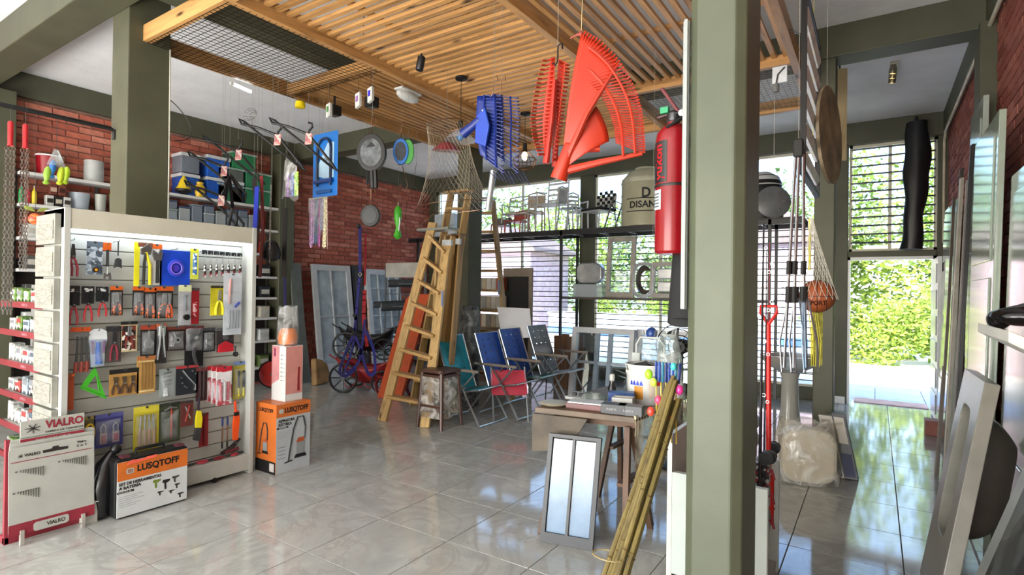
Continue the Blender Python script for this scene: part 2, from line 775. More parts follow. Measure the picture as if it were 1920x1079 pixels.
# front wall posts
gbeam('wall_front_post_1', (XL, YF - .08, 0), (-7.9, YF + .12, 3.6))
gbeam('wall_front_post_2', (-4.47, YF - .08, 0), (-4.2, YF + .12, 3.6))
gbeam('wall_front_post_3', (-.72, YF - .08, 0), (-.33, YF + .12, 3.6))
gbeam('wall_front_post_4', (.66, YF - .08, 0), (XR, YF + .12, 3.6))
gbeam('baseboard_front', (-.73, YF - .1, 0), (-.35, YF - .08, .1), WHITE)
gbeam('trim_9', (-.33, YF - .06, 2.04), (.66, YF + .1, 2.12))
gbeam('wall_front_sill_1', (-7.9, YF - .05, 0), (-4.47, YF + .12, .18))
gbeam('wall_front_sill_2', (-4.2, YF - .05, 0), (-.72, YF + .12, .18))
CREAM = paint('d8d4bd', 0.5, var=0.05)
BAR = paint('4c4e50', 0.45)


def window(name, x0, x1, z0, z1, bars_to, pitch, mullions=(), bar_mat=BAR, bar=0.008):
    m = M()
    t = .035
    m.bb((x0, YF, z0), (x1, YF + .05, z0 + t)).bb((x0, YF, z1 - t), (x1, YF + .05, z1))
    m.bb((x0, YF, z0), (x0 + t, YF + .05, z1)).bb((x1 - t, YF, z0), (x1, YF + .05, z1))
    w = struct(m.build(name, CREAM))
    for q in mullions:
        M().bb((q - .02, YF + .002, z0), (q + .02, YF + .048, z1)).build('mullion', CREAM, w)
    edges = [x0 + t] + list(mullions) + [x1 - t]
    for a, b in zip(edges, edges[1:]):
        M().bb((a + .012, YF + .022, z0 + t), (b - .012, YF + .026, z1 - t)).build('pane', glass(), w)
    z = z0 + pitch
    n = int((bars_to - z0) / pitch)
    proto = M().tube([((x0 + .02), YF - .03, 0), ((x1 - .02), YF - .03, 0)], bar, 6).build('bar', bar_mat, w)
    proto.location.z = z
    for k in range(1, n):
        o = proto.copy()
        COL.objects.link(o)
        o.location.z = z + k * pitch
    return w


window('window_1', -7.9, -4.47, .18, 3.6, 2.5, .095, (-6.9, -5.75))
window('window_2', -4.2, -.72, .18, 3.6, 2.5, .095, (-3.0, -1.85))
window('window_3', -.32, .66, 2.12, 3.6, 3.58, .118, (.15,), paint('3c3f45', .4), .012)
# door frame and the leaf standing open into the room
fr = M()
fr.bb((-.34, YF - .06, 0), (-.3, YF + .1, 2.04)).bb((.62, YF - .06, 0), (.66, YF + .1, 2.04)).bb((-.34, YF - .06, 2.0), (.66, YF + .1, 2.04))
door = struct(fr.build('door_1', WHITE))
M().bb((.6, YF - .98, .02), (.64, YF - .07, 1.98)).build('door_leaf', paint('d7dad9', .25, var=.04), door, bevel=.004)
for k in range(6):
    M().bb((.588, YF - .88, .12 + k * .31), (.6, YF - .17, .35 + k * .31)).build('door_panel', paint('c6c9c8', .2, var=.04), door, bevel=.006)
M().tube([(.6, YF - .9, 1.02), (.55, YF - .9, 1.02), (.55, YF - .79, 1.02)], .009).build('door_handle', STEEL, door, smooth=True)
# pipe along the top of the right wall
tag(M().tube([(.72, 4.2, 3.60), (.72, 5.15, 3.61), (.72, 8.8, 3.60)], .016, 10).tube([(.72, 8.8, 3.6), (.72, 8.95, 3.5), (.72, 8.97, 2.2)], .016, 10).build('conduit_pipe', paint('c9c0a8', .4), smooth=True),
    'cream conduit pipe running along the top of the right brick wall', 'pipe')
# back of the shop behind the camera
struct(M().bb((XL - .2, -7.7, 0), (-7.9, -7.5, ZC)).bb((0.7, -7.7, 0), (XR + .2, -7.5, ZC)).bb((-7.9, -7.7, 3.5), (.7, -7.5, ZC)).build('wall_back', GREEN_PAINT))
struct(M().bb((XL - .12, -7.6, 0), (XL, .6, ZC)).build('wall_left_back', paint('b9b6a6', .8)))
struct(M().bb((XR, -7.6, 0), (XR + .12, .6, ZC)).build('wall_right_back', paint('b9b6a6', .8)))

# ------------------------------------------------------------------ outside
struct(M().bb((-40, YF + .2, -.3), (30, 60, -.06)).build('ground', paint('c9c2ae', .95, var=.15, scale=.7, bump=.4)))
patio = struct(M().bb((-9, YF + .12, -.06), (4, YF + 2.2, -.022)).build('patio', paint('9aa3ad', .6)))
pt = M().box((0, 0, -.012), (.59, .59, .02)).build('paving_slab', paint('a9b3c0', .5, var=.08), patio, bevel=.002)
pt.location = (-8.7, YF + .45, 0)
for i in range(21):
    for j in range(3):
        if i or j:
            o = pt.copy()
            COL.objects.link(o)
            o.location = (-8.7 + .6 * i, YF + .45 + .6 * j, 0)
struct(M().bb((-40, YF + 3.6, -.06), (30, YF + 7.2, -.045)).build('pavement', paint('d9d4c6', .9, var=.06)))
tag(M().bb((-.25, YF + .16, -.002), (.6, YF + .55, .012)).build('door_mat', paint('b08f80', .95, var=.15, bump=.6), bevel=.003),
    'worn pinkish door mat lying just outside the open doorway', 'mat')


def leaf_mat(cols):
    key = 'leaf' + '_'.join(cols)
    if key in _M:
        return _M[key]
    m, nt, b = _new(key)
    vec = _coords(nt)
    geo = nt.nodes.new('ShaderNodeNewGeometry')
    n = len(cols)
    r = _ramp(nt, geo.outputs['Random Per Island'], [(i / (n - 1), c) for i, c in enumerate(cols)])
    nt.links.new(r.outputs[0], b.inputs['Base Color'])
    b.inputs['Roughness'].default_value = .6
    tl = nt.nodes.new('ShaderNodeBsdfTranslucent')
    nt.links.new(r.outputs[0], tl.inputs[0])
    mx = nt.nodes.new('ShaderNodeMixShader')
    mx.inputs[0].default_value = .35
    nt.links.new(b.outputs[0], mx.inputs[1])
    nt.links.new(tl.outputs[0], mx.inputs[2])
    nt.links.new(mx.outputs[0], nt.nodes['Material Output'].inputs[0])
    _M[key] = m
    return m


def foliage(seed, n, leaf, rx, ry, rz):
    rnd = random.Random(seed)
    m = M()
    lumps = [(V((rnd.uniform(-.6, .6), rnd.uniform(-.5, .5), rnd.uniform(.25, .85))), rnd.uniform(.3, .5)) for _ in range(11)]
    for _ in range(n):
        c, rr = rnd.choice(lumps)
        d = V((rnd.gauss(0, 1), rnd.gauss(0, 1), rnd.gauss(0, 1))).normalized() * rr * (rnd.random() ** .25)
        p = c + d
        p = V((p.x * rx, p.y * ry, max(.02, p.z * rz)))
        a = V((rnd.gauss(0, 1), rnd.gauss(0, 1), rnd.gauss(0, .6))).normalized()
        b = a.orthogonal().normalized()
        L = leaf * rnd.uniform(.6, 1.4)
        m.face([p - a * L, p + b * L * .5, p + a * L, p - b * L * .5])
    return m


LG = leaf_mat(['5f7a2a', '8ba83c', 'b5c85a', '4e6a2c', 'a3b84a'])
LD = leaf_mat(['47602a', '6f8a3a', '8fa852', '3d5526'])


def shrub(label, cat, mat, loc, rx, ry, rz, seed, n=5200, leaf=.085, trunk=True, name='tree'):
    t = thing(name, label, cat, loc, 'trees and bushes across the road')
    foliage(seed, n, leaf, rx, ry, rz).build('foliage', mat, t, kind='stuff')
    if trunk:
        M().tube([(0, 0, -.1), (.05, .03, rz * .4), (-.03, 0, rz * .7)], [.12, .09, .03], 8).build('trunk', paint('5d4d3b', .9), t, smooth=True)
    return t


bush_rows = [(-17, 19.5, 3.2, 1.6, 4.6), (-13.2, 20.5, 3.0, 1.6, 5.2), (-9.8, 19.5, 2.8, 1.5, 4.4), (-6.8, 20.5, 2.8, 1.6, 4.8), (-3.8, 19.2, 2.4, 1.5, 4.2),
             (-1.4, 17.5, 2.2, 1.4, 4.6), (.6, 16.6, 2.0, 1.3, 5.3), (2.6, 17.2, 2.2, 1.4, 4.4), (5.2, 18.5, 2.4, 1.5, 5.0)]
bl_names = ['far left behind the ladders', 'behind the leaning doors', 'left of the pink house', 'beside the pink house', 'behind the chairs on the shelf', 'left of the doorway', 'straight ahead through the doorway', 'at the right side of the doorway', 'past the right door jamb']
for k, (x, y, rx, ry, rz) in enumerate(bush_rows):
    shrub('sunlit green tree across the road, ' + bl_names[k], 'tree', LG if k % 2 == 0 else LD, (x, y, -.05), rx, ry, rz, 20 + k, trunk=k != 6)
for k, (x, y) in enumerate(((-.9, 15.6), (.35, 15.2), (1.5, 15.5), (-2.6, 16.4), (-5.2, 17.2), (-8, 17.5))):
    shrub('low bright bush at the road edge, ' + ['left in the doorway view', 'middle of the doorway view', 'right in the doorway view', 'in front of the blue striped wall', 'right of the white van', 'furthest left'][k],
          'bush', LG, (x, y, -.05), 1.1, .8, 1.5, 60 + k, 2600, .055, False, 'bush')
# pink house with lapped siding seen through the windows
for hx, lab in ((-10.6, 'pale pink house with lapped siding seen through the left window'), (-2.1, 'pale pink house with lapped siding seen past the near column')):
    h = thing('house', lab, 'house', (hx, 15.2, -.05))
    M().bb((-1.6, 0, 0), (1.3, 2.6, 2.9)).build('wall', paint('b9a3ab', .8), h)
    for k in range(17):
        M().box((-.15, -.02, .18 + k * .165), (2.92, .03, .15), Matrix.Rotation(.12, 3, 'X')).build('siding_board', paint('c4acb6', .7, var=.05), h)
    M().prism([(-1.9, 2.85), (1.6, 2.85), (1.5, 3.0), (-.1, 3.8), (-1.8, 3.0)], (0, 1.3, 0), X, Z, 3.1).build('roof', paint('7a6a66', .8), h)
# low white wall with a blue band, far right of the windows
w = thing('boundary_wall', 'low white boundary wall with blue bands outside the windows', 'wall', (-4.6, 13.4, -.05))
M().bb((-3, 0, 0), (3.4, .15, .95)).build('wall_body', paint('e0e2e6', .7), w)
M().bb((-3, -.012, .42), (3.4, 0, .62)).build('blue_band', paint('5b7fb5', .6), w)
M().bb((-3.03, -.03, .95), (3.43, .18, 1.02)).build('coping', paint('cfd2d6', .7), w)
# ------------------------------------------------------------------ hanging timber ceiling
P0, P1 = 2.0, 6.3
ZB = 3.4
perg = thing('slatted_ceiling', 'hanging pine ceiling of beams, slats and wire mesh above the shop', 'ceiling', (-2.7, 4.15, ZB))


def pb(nm, a, b, mat, bev=.003):
    return M(perg).bb(a, b).build(nm, mat, perg, bevel=bev)


for x in (-4.85, -3.6, -2.05, -.57):
    pb('beam', (x - .03, P0 - .03, ZB), (x + .03, P1 + .03, ZB + .13), PINE_Y)
for y in (P0, P1):
    pb('beam', (-4.88, y - .03, ZB + .002), (-.54, y + .03, ZB + .128), PINE_X)
pb('beam', (-4.82, 3.27, ZB + .01), (-3.63, 3.33, ZB + .10), PINE_X)
pb('beam', (-2.02, 5.02, ZB + .01), (-.6, 5.08, ZB + .10), PINE_X)
# slats
n = 47
for k in range(n):
    y = P0 + .07 + k * (P1 - P0 - .12) / n
    M((0, 0, 0)).bb((-.76, -.019, -.014), (.76, .019, .014)).build('slat', PINE_X, perg).location = V((-2.825, y, ZB + .085)) - perg.location
for k in range(15):
    x = -4.76 + k * .08
    M().bb((-.019, -1.46, -.014), (.019, 1.46, .014)).build('slat', PINE_Y, perg).location = V((x, 4.81, ZB + .085)) - perg.location
for k in range(16):
    x = -1.96 + k * .0885
    M().bb((-.019, -1.5, -.014), (.019, 1.5, .014)).build('slat', PINE_Y, perg).location = V((x, 3.53, ZB + .085)) - perg.location
# battens over the slats carrying them
for y in (4.2, 5.3):
    pb('batten', (-4.82, y - .02, ZB + .1), (-3.63, y + .02, ZB + .13), PINE_X)
for y in (2.9, 4.1):
    pb('batten', (-2.02, y - .02, ZB + .1), (-.6, y + .02, ZB + .13), PINE_X)
for x in (-3.1, -2.5):
    pb('batten', (x - .02, P0, ZB + .1), (x + .02, P1, ZB + .13), PINE_Y)


def wiregrid(x0, x1, y0, y1, pitch, z):
    m = M(perg)
    k = 0
    while x0 + k * pitch <= x1:
        m.tube([(x0 + k * pitch, y0, z), (x0 + k * pitch, y1, z)], .0022, 4)
        k += 1
    k = 0
    while y0 + k * pitch <= y1:
        m.tube([(x0, y0 + k * pitch, z + .003), (x1, y0 + k * pitch, z + .003)], .0022, 4)
        k += 1
    return m


wiregrid(-4.84, -3.6, 2.0, 3.36, .05, ZB - .004).build('wire_mesh', metal('4d443b', .5), perg, kind='stuff', label='welded wire mesh panel at the left')
wiregrid(-2.03, -.56, 5.1, 6.28, .05, ZB + .03).build('wire_mesh', metal('8d8578', .5), perg, kind='stuff', label='welded wire mesh panel at the right')
for p in ((-4.78, 1.99, ZB + .06), (-3.62, 1.99, ZB + .12), (-4.84, 2.1, ZB + .06)):
    M(perg).box(p, (.05, .08, .13)).build('bracket', BLACK, perg, bevel=.003)
for k in range(7):
    M(perg).tube([(-4.82, 1.99, ZB + .13), (-4.82, 1.99, ZC)] if k == 0 else [(-4.85 + k * .71, 3.0 + (k % 2) * 2, ZB + .13), (-4.85 + k * .71, 3.0 + (k % 2) * 2, ZC)], .005, 6).build('hanger_rod', DKGREY, perg)
# ------------------------------------------------------------------ slatwall display unit with tools
GX = -4.22                      # front plane
GB = -4.37                      # face of the slat boards
gon = thing('display_unit', 'white slatwall display unit with lit header, full of carded hand tools', 'display unit', (-4.4, 1.97, 0))
GY0, GY1 = 1.33, 2.61
GW = paint('b4b4ae', .4, var=.03)
M(gon).bb((-4.56, GY0, 0), (GX, GY0 + .035, 1.99)).build('side_panel', GW, gon, bevel=.003)
M(gon).bb((-4.56, GY1 - .035, 0), (GX, GY1, 1.99)).build('side_panel', GW, gon, bevel=.003)
M(gon).bb((-4.56, GY0, 1.86), (GX - .004, GY1, 1.985)).build('header', paint('bdb8a8', .45, var=.03), gon, bevel=.003)
M(gon).bb((-4.56, GY0 + .03, 0.02), (GB - .012, GY1 - .03, 1.9)).build('back_panel', paint('8d8c86', .6), gon)
M(gon).bb((GB - .01, GY0 + .035, 0.03), (GX - .006, GY1 - .035, .155)).build('base_shelf', GW, gon, bevel=.004)
M(gon).tube([(GX - .01, 2.3, .02), (GX + .004, 2.3, .02)], .02, 10).build('caster', BLACK, gon)
z = .165
while z < 1.84:
    M(gon).bb((GB - .012, GY0 + .035, z), (GB, GY1 - .035, z + .091)).build('slat_board', GW, gon, bevel=.002)
    z += .0985
M(gon).bb((GB + .02, GY0 + .05, 1.845), (GX - .03, GY1 - .05, 1.862)).build('light_strip', emit('eaf6ff', 4.5), gon)
# the side of the unit carries a column of grey carded racks
for k in range(9):
    zz = .12 + k * .205
    p = M(gon).bb((-4.585, GY0 - .035, zz), (-4.265, GY0 - .001, zz + .19)).build('side_rack', paint('8c8b82', .5, var=.15), gon, bevel=.003)
    M(gon).bb((-4.57, GY0 - .04, zz + .03), (-4.28, GY0 - .034, zz + .15)).build('card', spots(['8e8c82', '85837a', '96948a', '7a7870'], 30, (1, 1, 4)), p)


def gp(px, py, x=-4.31):
    return at(px, py, 'x', x)


HOOK = metal('77797c', .3)


def hook(t, y, z, x0=GB, x1=-4.27):
    return M(t).tube([(x0, y, z), (x1, y, z), (x1 + .006, y, z + .012)], .0022, 5).build('hook', HOOK, t)


class Card:
    """a carded tool hanging on the boards; (u, v) run 0..1 across and up its pixel box"""
    def __init__(s, name, label, cat, box, x=-4.30, group='carded tools hanging on the slatwall'):
        a = at(box[0], box[1], 'x', x)
        b = at(box[2], box[3], 'x', x)
        s.y0, s.y1 = a.y, b.y
        s.z1 = at((box[0] + box[2]) / 2, box[1], 'x', x).z
        s.z0 = at((box[0] + box[2]) / 2, box[3], 'x', x).z
        s.x = x
        s.w, s.h = s.y1 - s.y0, s.z1 - s.z0
        s.t = thing(name, label, cat, (x, (s.y0 + s.y1) / 2, s.z0), group)
        hook(s.t, (s.y0 + s.y1) / 2, s.z1 - .012, x1=x + .02)

    def p(s, u, v, d=0.0):
        return V((s.x + d, s.y0 + s.w * u, s.z0 + s.h * v))

    def plate(s, name, mat, u0=0, v0=0, u1=1, v1=1, d0=-.004, d1=0.0, bev=.0015):
        return M(s.t).bb(s.p(u0, v0, d0), s.p(u1, v1, d1)).build(name, mat, s.t, bevel=bev)

    def rod(s, name, mat, pts, r, n=8, d=.008):
        return M(s.t).tube([s.p(q[0], q[1], d if len(q) < 3 else q[2]) for q in pts], r, n).build(name, mat, s.t, smooth=True)

    def flat(s, name, mat, poly, t=.006, d=.006):
        return M(s.t).prism([(s.w * u, s.h * v) for u, v in poly], s.p(0, 0, d), Y, Z, t).build(name, mat, s.t, bevel=.001)

    def disc(s, name, mat, u, v, r, t=.01, d=.006):
        return M(s.t).lathe([(r, 0), (r, t)], s.p(u, v, d), X, 16).build(name, mat, s.t)


def card_back(c, back, header=None, hh=.16):
    c.plate('backing_card', back)
    if header:
        c.plate('card_header', header, 0, 1 - hh, 1, 1, 0, .001)
    M(c.t).lathe([(.008, 0), (.008, .0012)], c.p(.5, .975, .0005), X, 12).build('hang_hole', DKGREY, c.t)


def pliers(c, handle, jaw=STEEL, spread=.3, u=.5, v0=0.02, v1=.85, r=.007, grip=.55):
    h = v1 - v0
    for s_ in (-1, 1):
        c.rod('handle', handle, [(u + s_ * spread, v0), (u + s_ * spread * 1.05, v0 + h * .25), (u + s_ * spread * .55, v0 + h * .5), (u, v0 + h * grip + .03)], [r, r * 1.15, r, r * .6])
    c.flat('jaws', jaw, [(u - spread * .5, v0 + h * .56), (u + spread * .5, v0 + h * .56), (u + spread * .55, v0 + h * .7), (u + .08, v1), (u - .08, v1), (u - spread * .55, v0 + h * .7)], .008, .008)
    c.disc('pivot', STEEL, u, v0 + h * .62, .006, .008, .01)


def bubble(c, u0=.08, v0=.05, u1=.92, v1=.8, d=.02):
    m = M(c.t).surf(lambda a, b: c.p(u0 + (u1 - u0) * a, v0 + (v1 - v0) * b, .001 + d * min(1, 6 * min(a, 1 - a, b, 1 - b))), 12, 12)
    m.build('clear_bubble', film('f4f6f8', .22, .08), c.t, smooth=True)


P_ = paint
CRED, CORG, CBLK, CYEL, CBLU = P_('b3222c', .35), P_('d9601e', .4), P_('17181a', .35), P_('e3d51f', .35), P_('1d3fa8', .35)
ORB = spots(['e0662a', '1b1b1b', '3a302a', 'c9521f'], 45, (1, 1, 2))

# row 1 (top)
c = Card('shears', 'tin snips with dark red handles at the top left corner of the slatwall', 'snips', (122, 447, 150, 520))
pliers(c, P_('a3283a', .35), P_('5b5f63', .3, .8), .28, r=.007)
pliers(c, P_('8f2233', .35), P_('45494d', .3, .8), .2, u=.25, r=.006)
c = Card('tape_card', 'grey blister card with a small black and yellow tape measure below it', 'tape measure', (163, 453, 192, 515))
card_back(c, spots(['9aa7b5', '6f7d8e', 'b9c6d3', '4c5662'], 50), P_('5f6b78'))
c.disc('tape_case', P_('2a1f16', .4), .5, .14, .017, .02)
c.disc('tape_label', P_('e6a32a', .4), .5, .14, .009, .0215)
c = Card('adjustable_wrench', 'adjustable wrench with an orange card top and black grip, head down', 'wrench', (193, 455, 208, 525))
c.plate('card_header', CORG, 0, .78, 1, 1)
c.rod('grip', CBLK, [(.5, .8), (.5, .35)], .009)
c.rod('shank', STEEL, [(.5, .36), (.5, .15)], .007)
c.flat('wrench_head', STEEL, [(.1, .18), (.9, .2), (1.0, .02), (.7, .0), (.6, .1), (.35, .08), (.25, -.03), (0, .02)], .01)
c = Card('grey_wrench', 'thin grey hole punch wrench hanging alone beside the orange wrench', 'wrench', (213, 450, 228, 500))
c.rod('shank', P_('52565a', .3, .8), [(.5, .95), (.5, .4)], .0045)
c.disc('wrench_head', P_('6c7276', .3, .8), .5, .2, .02, .012)
c.flat('wrench_jaw', P_('6c7276', .3, .8), [(.1, .15), (.9, .15), (1.0, -.08), (.7, -.02), (.3, -.02), (0, -.08)], .01)
c = Card('pipe_wrench', 'large bright yellow handled pipe wrench on a yellow card', 'pipe wrench', (252, 455, 285, 537))
c.plate('backing_card', P_('e6dc25', .4), 0, 0, .3, 1)
c.plate('card_header', P_('70402f'), .2, .9, 1, 1, 0, .002)
c.rod('handle', CYEL, [(.85, .03), (.82, .5), (.6, .78)], .011)
c.rod('handle', P_('1c1c16', .4), [(.5, .03), (.52, .5), (.6, .78)], .010)
c.flat('jaws', STEEL, [(.35, .72), (.85, .72), (.95, .88), (.7, .98), (.5, .9), (.3, .85)], .012)
c = Card('black_wrench', 'black adjustable wrench under an orange header beside the blue bag', 'wrench', (284, 458, 303, 535))
card_back(c, P_('d8d8d4'), CORG, .12)
c.rod('grip', CBLK, [(.55, .05), (.55, .6)], .012)
c.flat('wrench_head', STEEL, [(.2, .6), (.9, .6), (1.0, .8), (.75, .88), (.6, .76), (.4, .8), (.15, .86), (.05, .72)], .012)
c = Card('cable_bag', 'round coil of blue cable in a square blue bag on the slatwall', 'cable', (300, 465, 356, 536))
c.plate('backing_card', P_('1b46c4', .3, var=.2), 0, 0, 1, .93)
for k, r_ in enumerate((.05, .043, .036)):
    cc = c.p(.5, .46, .012)
    M(c.t).tube([cc + V((0.003 * k, r_ * 1.05 * math.cos(a), r_ * 1.15 * math.sin(a))) for a in [2 * PI * i / 28 for i in range(28)]], .005, 6, closed=True).build('cable_coil', P_(['3b55d8', '5a48c8', '7a6ae0'][k], .25), c.t, smooth=True)
c.disc('cable_label', P_('4a3cc0', .4), .5, .46, .026, .004)
c = Card('carded_knife', 'slim yellow and blue carded knife right of the blue coil', 'knife', (357, 467, 372, 524))
card_back(c, P_('d5dc4a'), P_('e4e63c'), .1)
c.plate('printed_panel', spots(['f1f3f4', '6c9bd0', '3a65a8'], 60), .3, .15, .8, .85, 0, .001)
for k in range(7):
    c = Card('screwdriver_card', 'black screwdriver with red marks, ' + ['first', 'second', 'third', 'fourth', 'fifth', 'sixth', 'seventh'][k] + ' from the left in the top right tool row', 'screwdriver',
             (379 + k * 11, 469 + k, 388 + k * 11, 524 - k), group='screwdrivers in the top right row')
    c.plate('card_header', P_('26282b'), 0, .85, 1, 1)
    c.rod('shaft', STEEL, [(.5, .9), (.5, .45)], .003)
    c.rod('grip', spots(['151517', '7a1f24', 'c9c9c9', '151517'], 60), [(.5, .5), (.5, .3), (.5, .05)], [.007, .011, .008])
# row 2
for k in range(3):
    c = Card('long_pliers', 'black carded pliers with long red handles, ' + ['leftmost', 'middle', 'rightmost'][k] + ' of three in the second row', 'pliers',
             (126 + k * 27, 536 + k, 149 + k * 27, [610, 603, 594][k]), group='pliers with red handles')
    c.plate('backing_card', P_('202225', .3), 0, .5, 1, 1)
    c.plate('printed_panel', spots(['d0d2d4', '1a1b1d', '2a2c30'], 70), .15, .84, .85, .95, 0, .001)
    pliers(c, CRED, P_('2e3134', .3, .6), .28, v0=.0, v1=.82, r=.006)
labs = ['alone in the second row', 'left of a close group of three', 'middle of a close group of three', 'right and largest of three']
for k, bx in enumerate(((207, 537, 230, 592), (249, 538, 271, 592), (270, 540, 292, 597), (290, 538, 324, 597))):
    c = Card('pliers_card', 'orange and black pliers on an orange topped card, ' + labs[k], 'pliers', bx, group='orange and black pliers cards')
    card_back(c, P_('26211e', .4), CORG, .13)
    pliers(c, spots(['e0662a', '1b1b1b'], 80), P_('a8abad', .3, .8), .26, v1=.8, r=.008)
    if k == 3:
        pliers(c, P_('d34f20', .4), P_('a8abad', .3, .8), .14, u=.78, v1=.78, r=.006)
    bubble(c)
c = Card('spiral_tool_pack', 'clear pack with a dark spiral tool and a pale yellow label', 'tool pack', (335, 535, 358, 610))
card_back(c, P_('a9a9ac', .3), P_('d8dcae'), .16)
c.disc('spiral_reel', CBLK, .55, .2, .022, .02)
c.rod('shaft', P_('6b7078', .3), [(.5, .75), (.5, .35)], .008)
bubble(c, .05, .02, .95, .8)
c = Card('blade_pack', 'narrow dark red carded blade pack in the second row', 'blade pack', (359, 540, 373, 608))
card_back(c, P_('8f1a22', .35), P_('3a3a3c'), .08)
c.plate('printed_panel', spots(['a32a30', 'd9b0b0', '8f1a22'], 60), .2, .2, .7, .6, 0, .001)
c = Card('yellow_pliers', 'yellow carded pair of yellow handled pliers in the second row', 'pliers', (395, 536, 426, 592))
card_back(c, P_('cfc22a', .35, var=.2), P_('3a3416'), .08)
pliers(c, P_('e8e03a', .3), P_('8c8a70', .4), .2, v1=.85, r=.009)
c = Card('tool_bag', 'clear bag of long blue handled tools hanging low at the right', 'tool pack', (420, 512, 452, 628), x=-4.285)
card_back(c, P_('c9ced6', .3), None)
c.rod('handle', CBLU, [(.6, .45), (.85, .52)], .012)
for q in range(4):
    c.rod('shaft', P_('4a5568', .3, .5), [(.35 + q * .16, .4), (.33 + q * .16, .1)], .0028)
c.rod('handle', P_('c58f88', .4), [(.35, .9), (.3, .65), (.3, .5)], .008)
bubble(c, .02, .02, .98, .7)
# row 3
c = Card('trowel_set', 'set of small trowels with dark red handles hanging head up', 'trowel', (133, 614, 171, 700))
c.plate('card_header', P_('d8561f'), .0, .9, .95, 1)
for q in range(3):
    c.rod('grip', P_('93382a', .4), [(.25 + q * .26, .25), (.22 + q * .26, .02)], .012)
    c.rod('shaft', DKGREY, [(.3 + q * .2, .8), (.25 + q * .26, .22)], .006)
c.flat('blade', STEEL, [(.2, .74), (.8, .76), (.9, .84), (.55, .88), (.15, .82)], .004)
c = Card('blue_pack', 'rounded white topped blister with blue and violet spray nozzle', 'nozzle pack', (166, 617, 200, 688))
c.flat('backing_card', P_('b5c3d8', .3), [(.15, 0), (.85, 0), (.9, .5), (1, .7), (.95, .93), (.7, 1), (.3, 1), (.05, .93), (0, .7), (.1, .5)], .003, 0)
c.flat('card_header', P_('e7ecf2', .3), [(0, .72), (1, .72), (.96, .93), (.7, 1), (.3, 1), (.04, .93)], .004, .002)
c.rod('nozzle_body', P_('3b6fc8', .3), [(.5, .65), (.5, .35), (.55, .08)], [.012, .016, .02])
c.rod('handle', P_('7a3b78', .3), [(.2, .68), (.22, .35)], .006)
c.rod('handle', P_('7a3b78', .3), [(.82, .68), (.8, .35)], .006)
bubble(c, .08, .04, .92, .7, .03)
c = Card('red_shears', 'dark card with red handled shears angled to the right', 'shears', (199, 612, 227, 680))
card_back(c, P_('55504e', .3), P_('2b2b2e'), .15)
pliers(c, P_('8a2338', .35), P_('3a3c40', .3, .6), .22, v0=.05, v1=.85, r=.006)
c = Card('scissors_card', 'white and brown card with a shiny pair of scissors at a tilt', 'scissors', (226, 603, 257, 660))
card_back(c, P_('c7b48e', .4), P_('18181a'), .11)
c.plate('printed_panel', spots(['5a2420', 'e2ddd2', '1f1c1c', '7b3a2f'], 40), .1, .06, .9, .86, 0, .001)
pliers(c, P_('6a2018', .3), STEEL, .2, v0=.1, v1=.85, r=.006)
c = Card('clamp_pack', 'black card with an orange header and a pointed steel clamp', 'clamp', (264, 610, 292, 668))
card_back(c, P_('1b1a1b', .3), P_('a13f25'), .15)
c.flat('clamp', STEEL, [(.5, .85), (.62, .6), (.85, .4), (.7, .25), (.3, .25), (.15, .4), (.38, .6)], .006)
c.disc('clamp_centre', BLACK, .5, .38, .009, .012)
bubble(c)
c = Card('long_shears', 'tall clear pack with a long chrome shear hanging open', 'shears', (291, 608, 312, 682))
card_back(c, P_('2f2b2b', .3), P_('c0623c'), .08)
c.rod('blade', STEEL, [(.4, .95), (.35, .5), (.2, .1)], [.012, .008, .004])
c.rod('blade', STEEL, [(.6, .9), (.7, .5), (.85, .15)], [.01, .008, .004])
c.flat('shear_head', P_('d6d8da', .2, .8), [(.2, .7), (.8, .7), (.85, .95), (.5, 1), (.15, .92)], .01)
c = Card('pulley_pack', 'black pack of a steel pulley with brown edges', 'pulley', (313, 613, 348, 658))
card_back(c, P_('2a1c18', .3), P_('6b2c20'), .12)
c.disc('pulley_wheel', STEEL, .5, .45, .024, .014)
c.disc('pulley_hub', BLACK, .5, .45, .009, .02)
c.rod('strap', STEEL, [(.3, .8), (.45, .55), (.3, .2)], .005)
bubble(c)
c = Card('drill_chuck_card', 'black pack with a bright steel chuck above a long black tail', 'chuck', (347, 612, 381, 688))
card_back(c, P_('18181b', .3), P_('5a1f22'), .08)
c.disc('chuck', STEEL, .5, .72, .026, .025)
c.disc('chuck_face', P_('e9ebee', .15, .9), .5, .72, .012, .03)
c.rod('tail', P_('26262a', .4), [(.5, .55), (.45, .3), (.6, .05)], .013)
bubble(c, .05, .4, .95, .95)
c = Card('ring_pack', 'square black card with two steel rings right of the chuck', 'ring pack', (380, 615, 403, 660))
card_back(c, P_('1c1b1c', .3), P_('3a3a3d'), .12)
for q in (.35, .65):
    c.disc('steel_ring', STEEL, .5, q, .016, .012)
bubble(c)
c = Card('red_scraper', 'dark pack with a red base and round knob near the right side', 'scraper', (407, 615, 438, 660))
card_back(c, P_('3a3437', .3), P_('56565a'), .12)
c.flat('scraper_body', P_('b8202c', .35), [(.05, 0), (.95, 0), (.9, .3), (.5, .45), (.1, .3)], .02)
c.disc('knob', P_('6c6c70', .3, .5), .45, .6, .018, .02)
c = Card('caster', 'small black caster wheel hanging by the right side panel', 'caster', (434, 648, 446, 675))
c.disc('caster_wheel', BLACK, .5, .4, .02, .014)
c.disc('hub', STEEL, .5, .4, .008, .018)
c.rod('fork', DKGREY, [(.5, .45), (.5, .95)], .006)
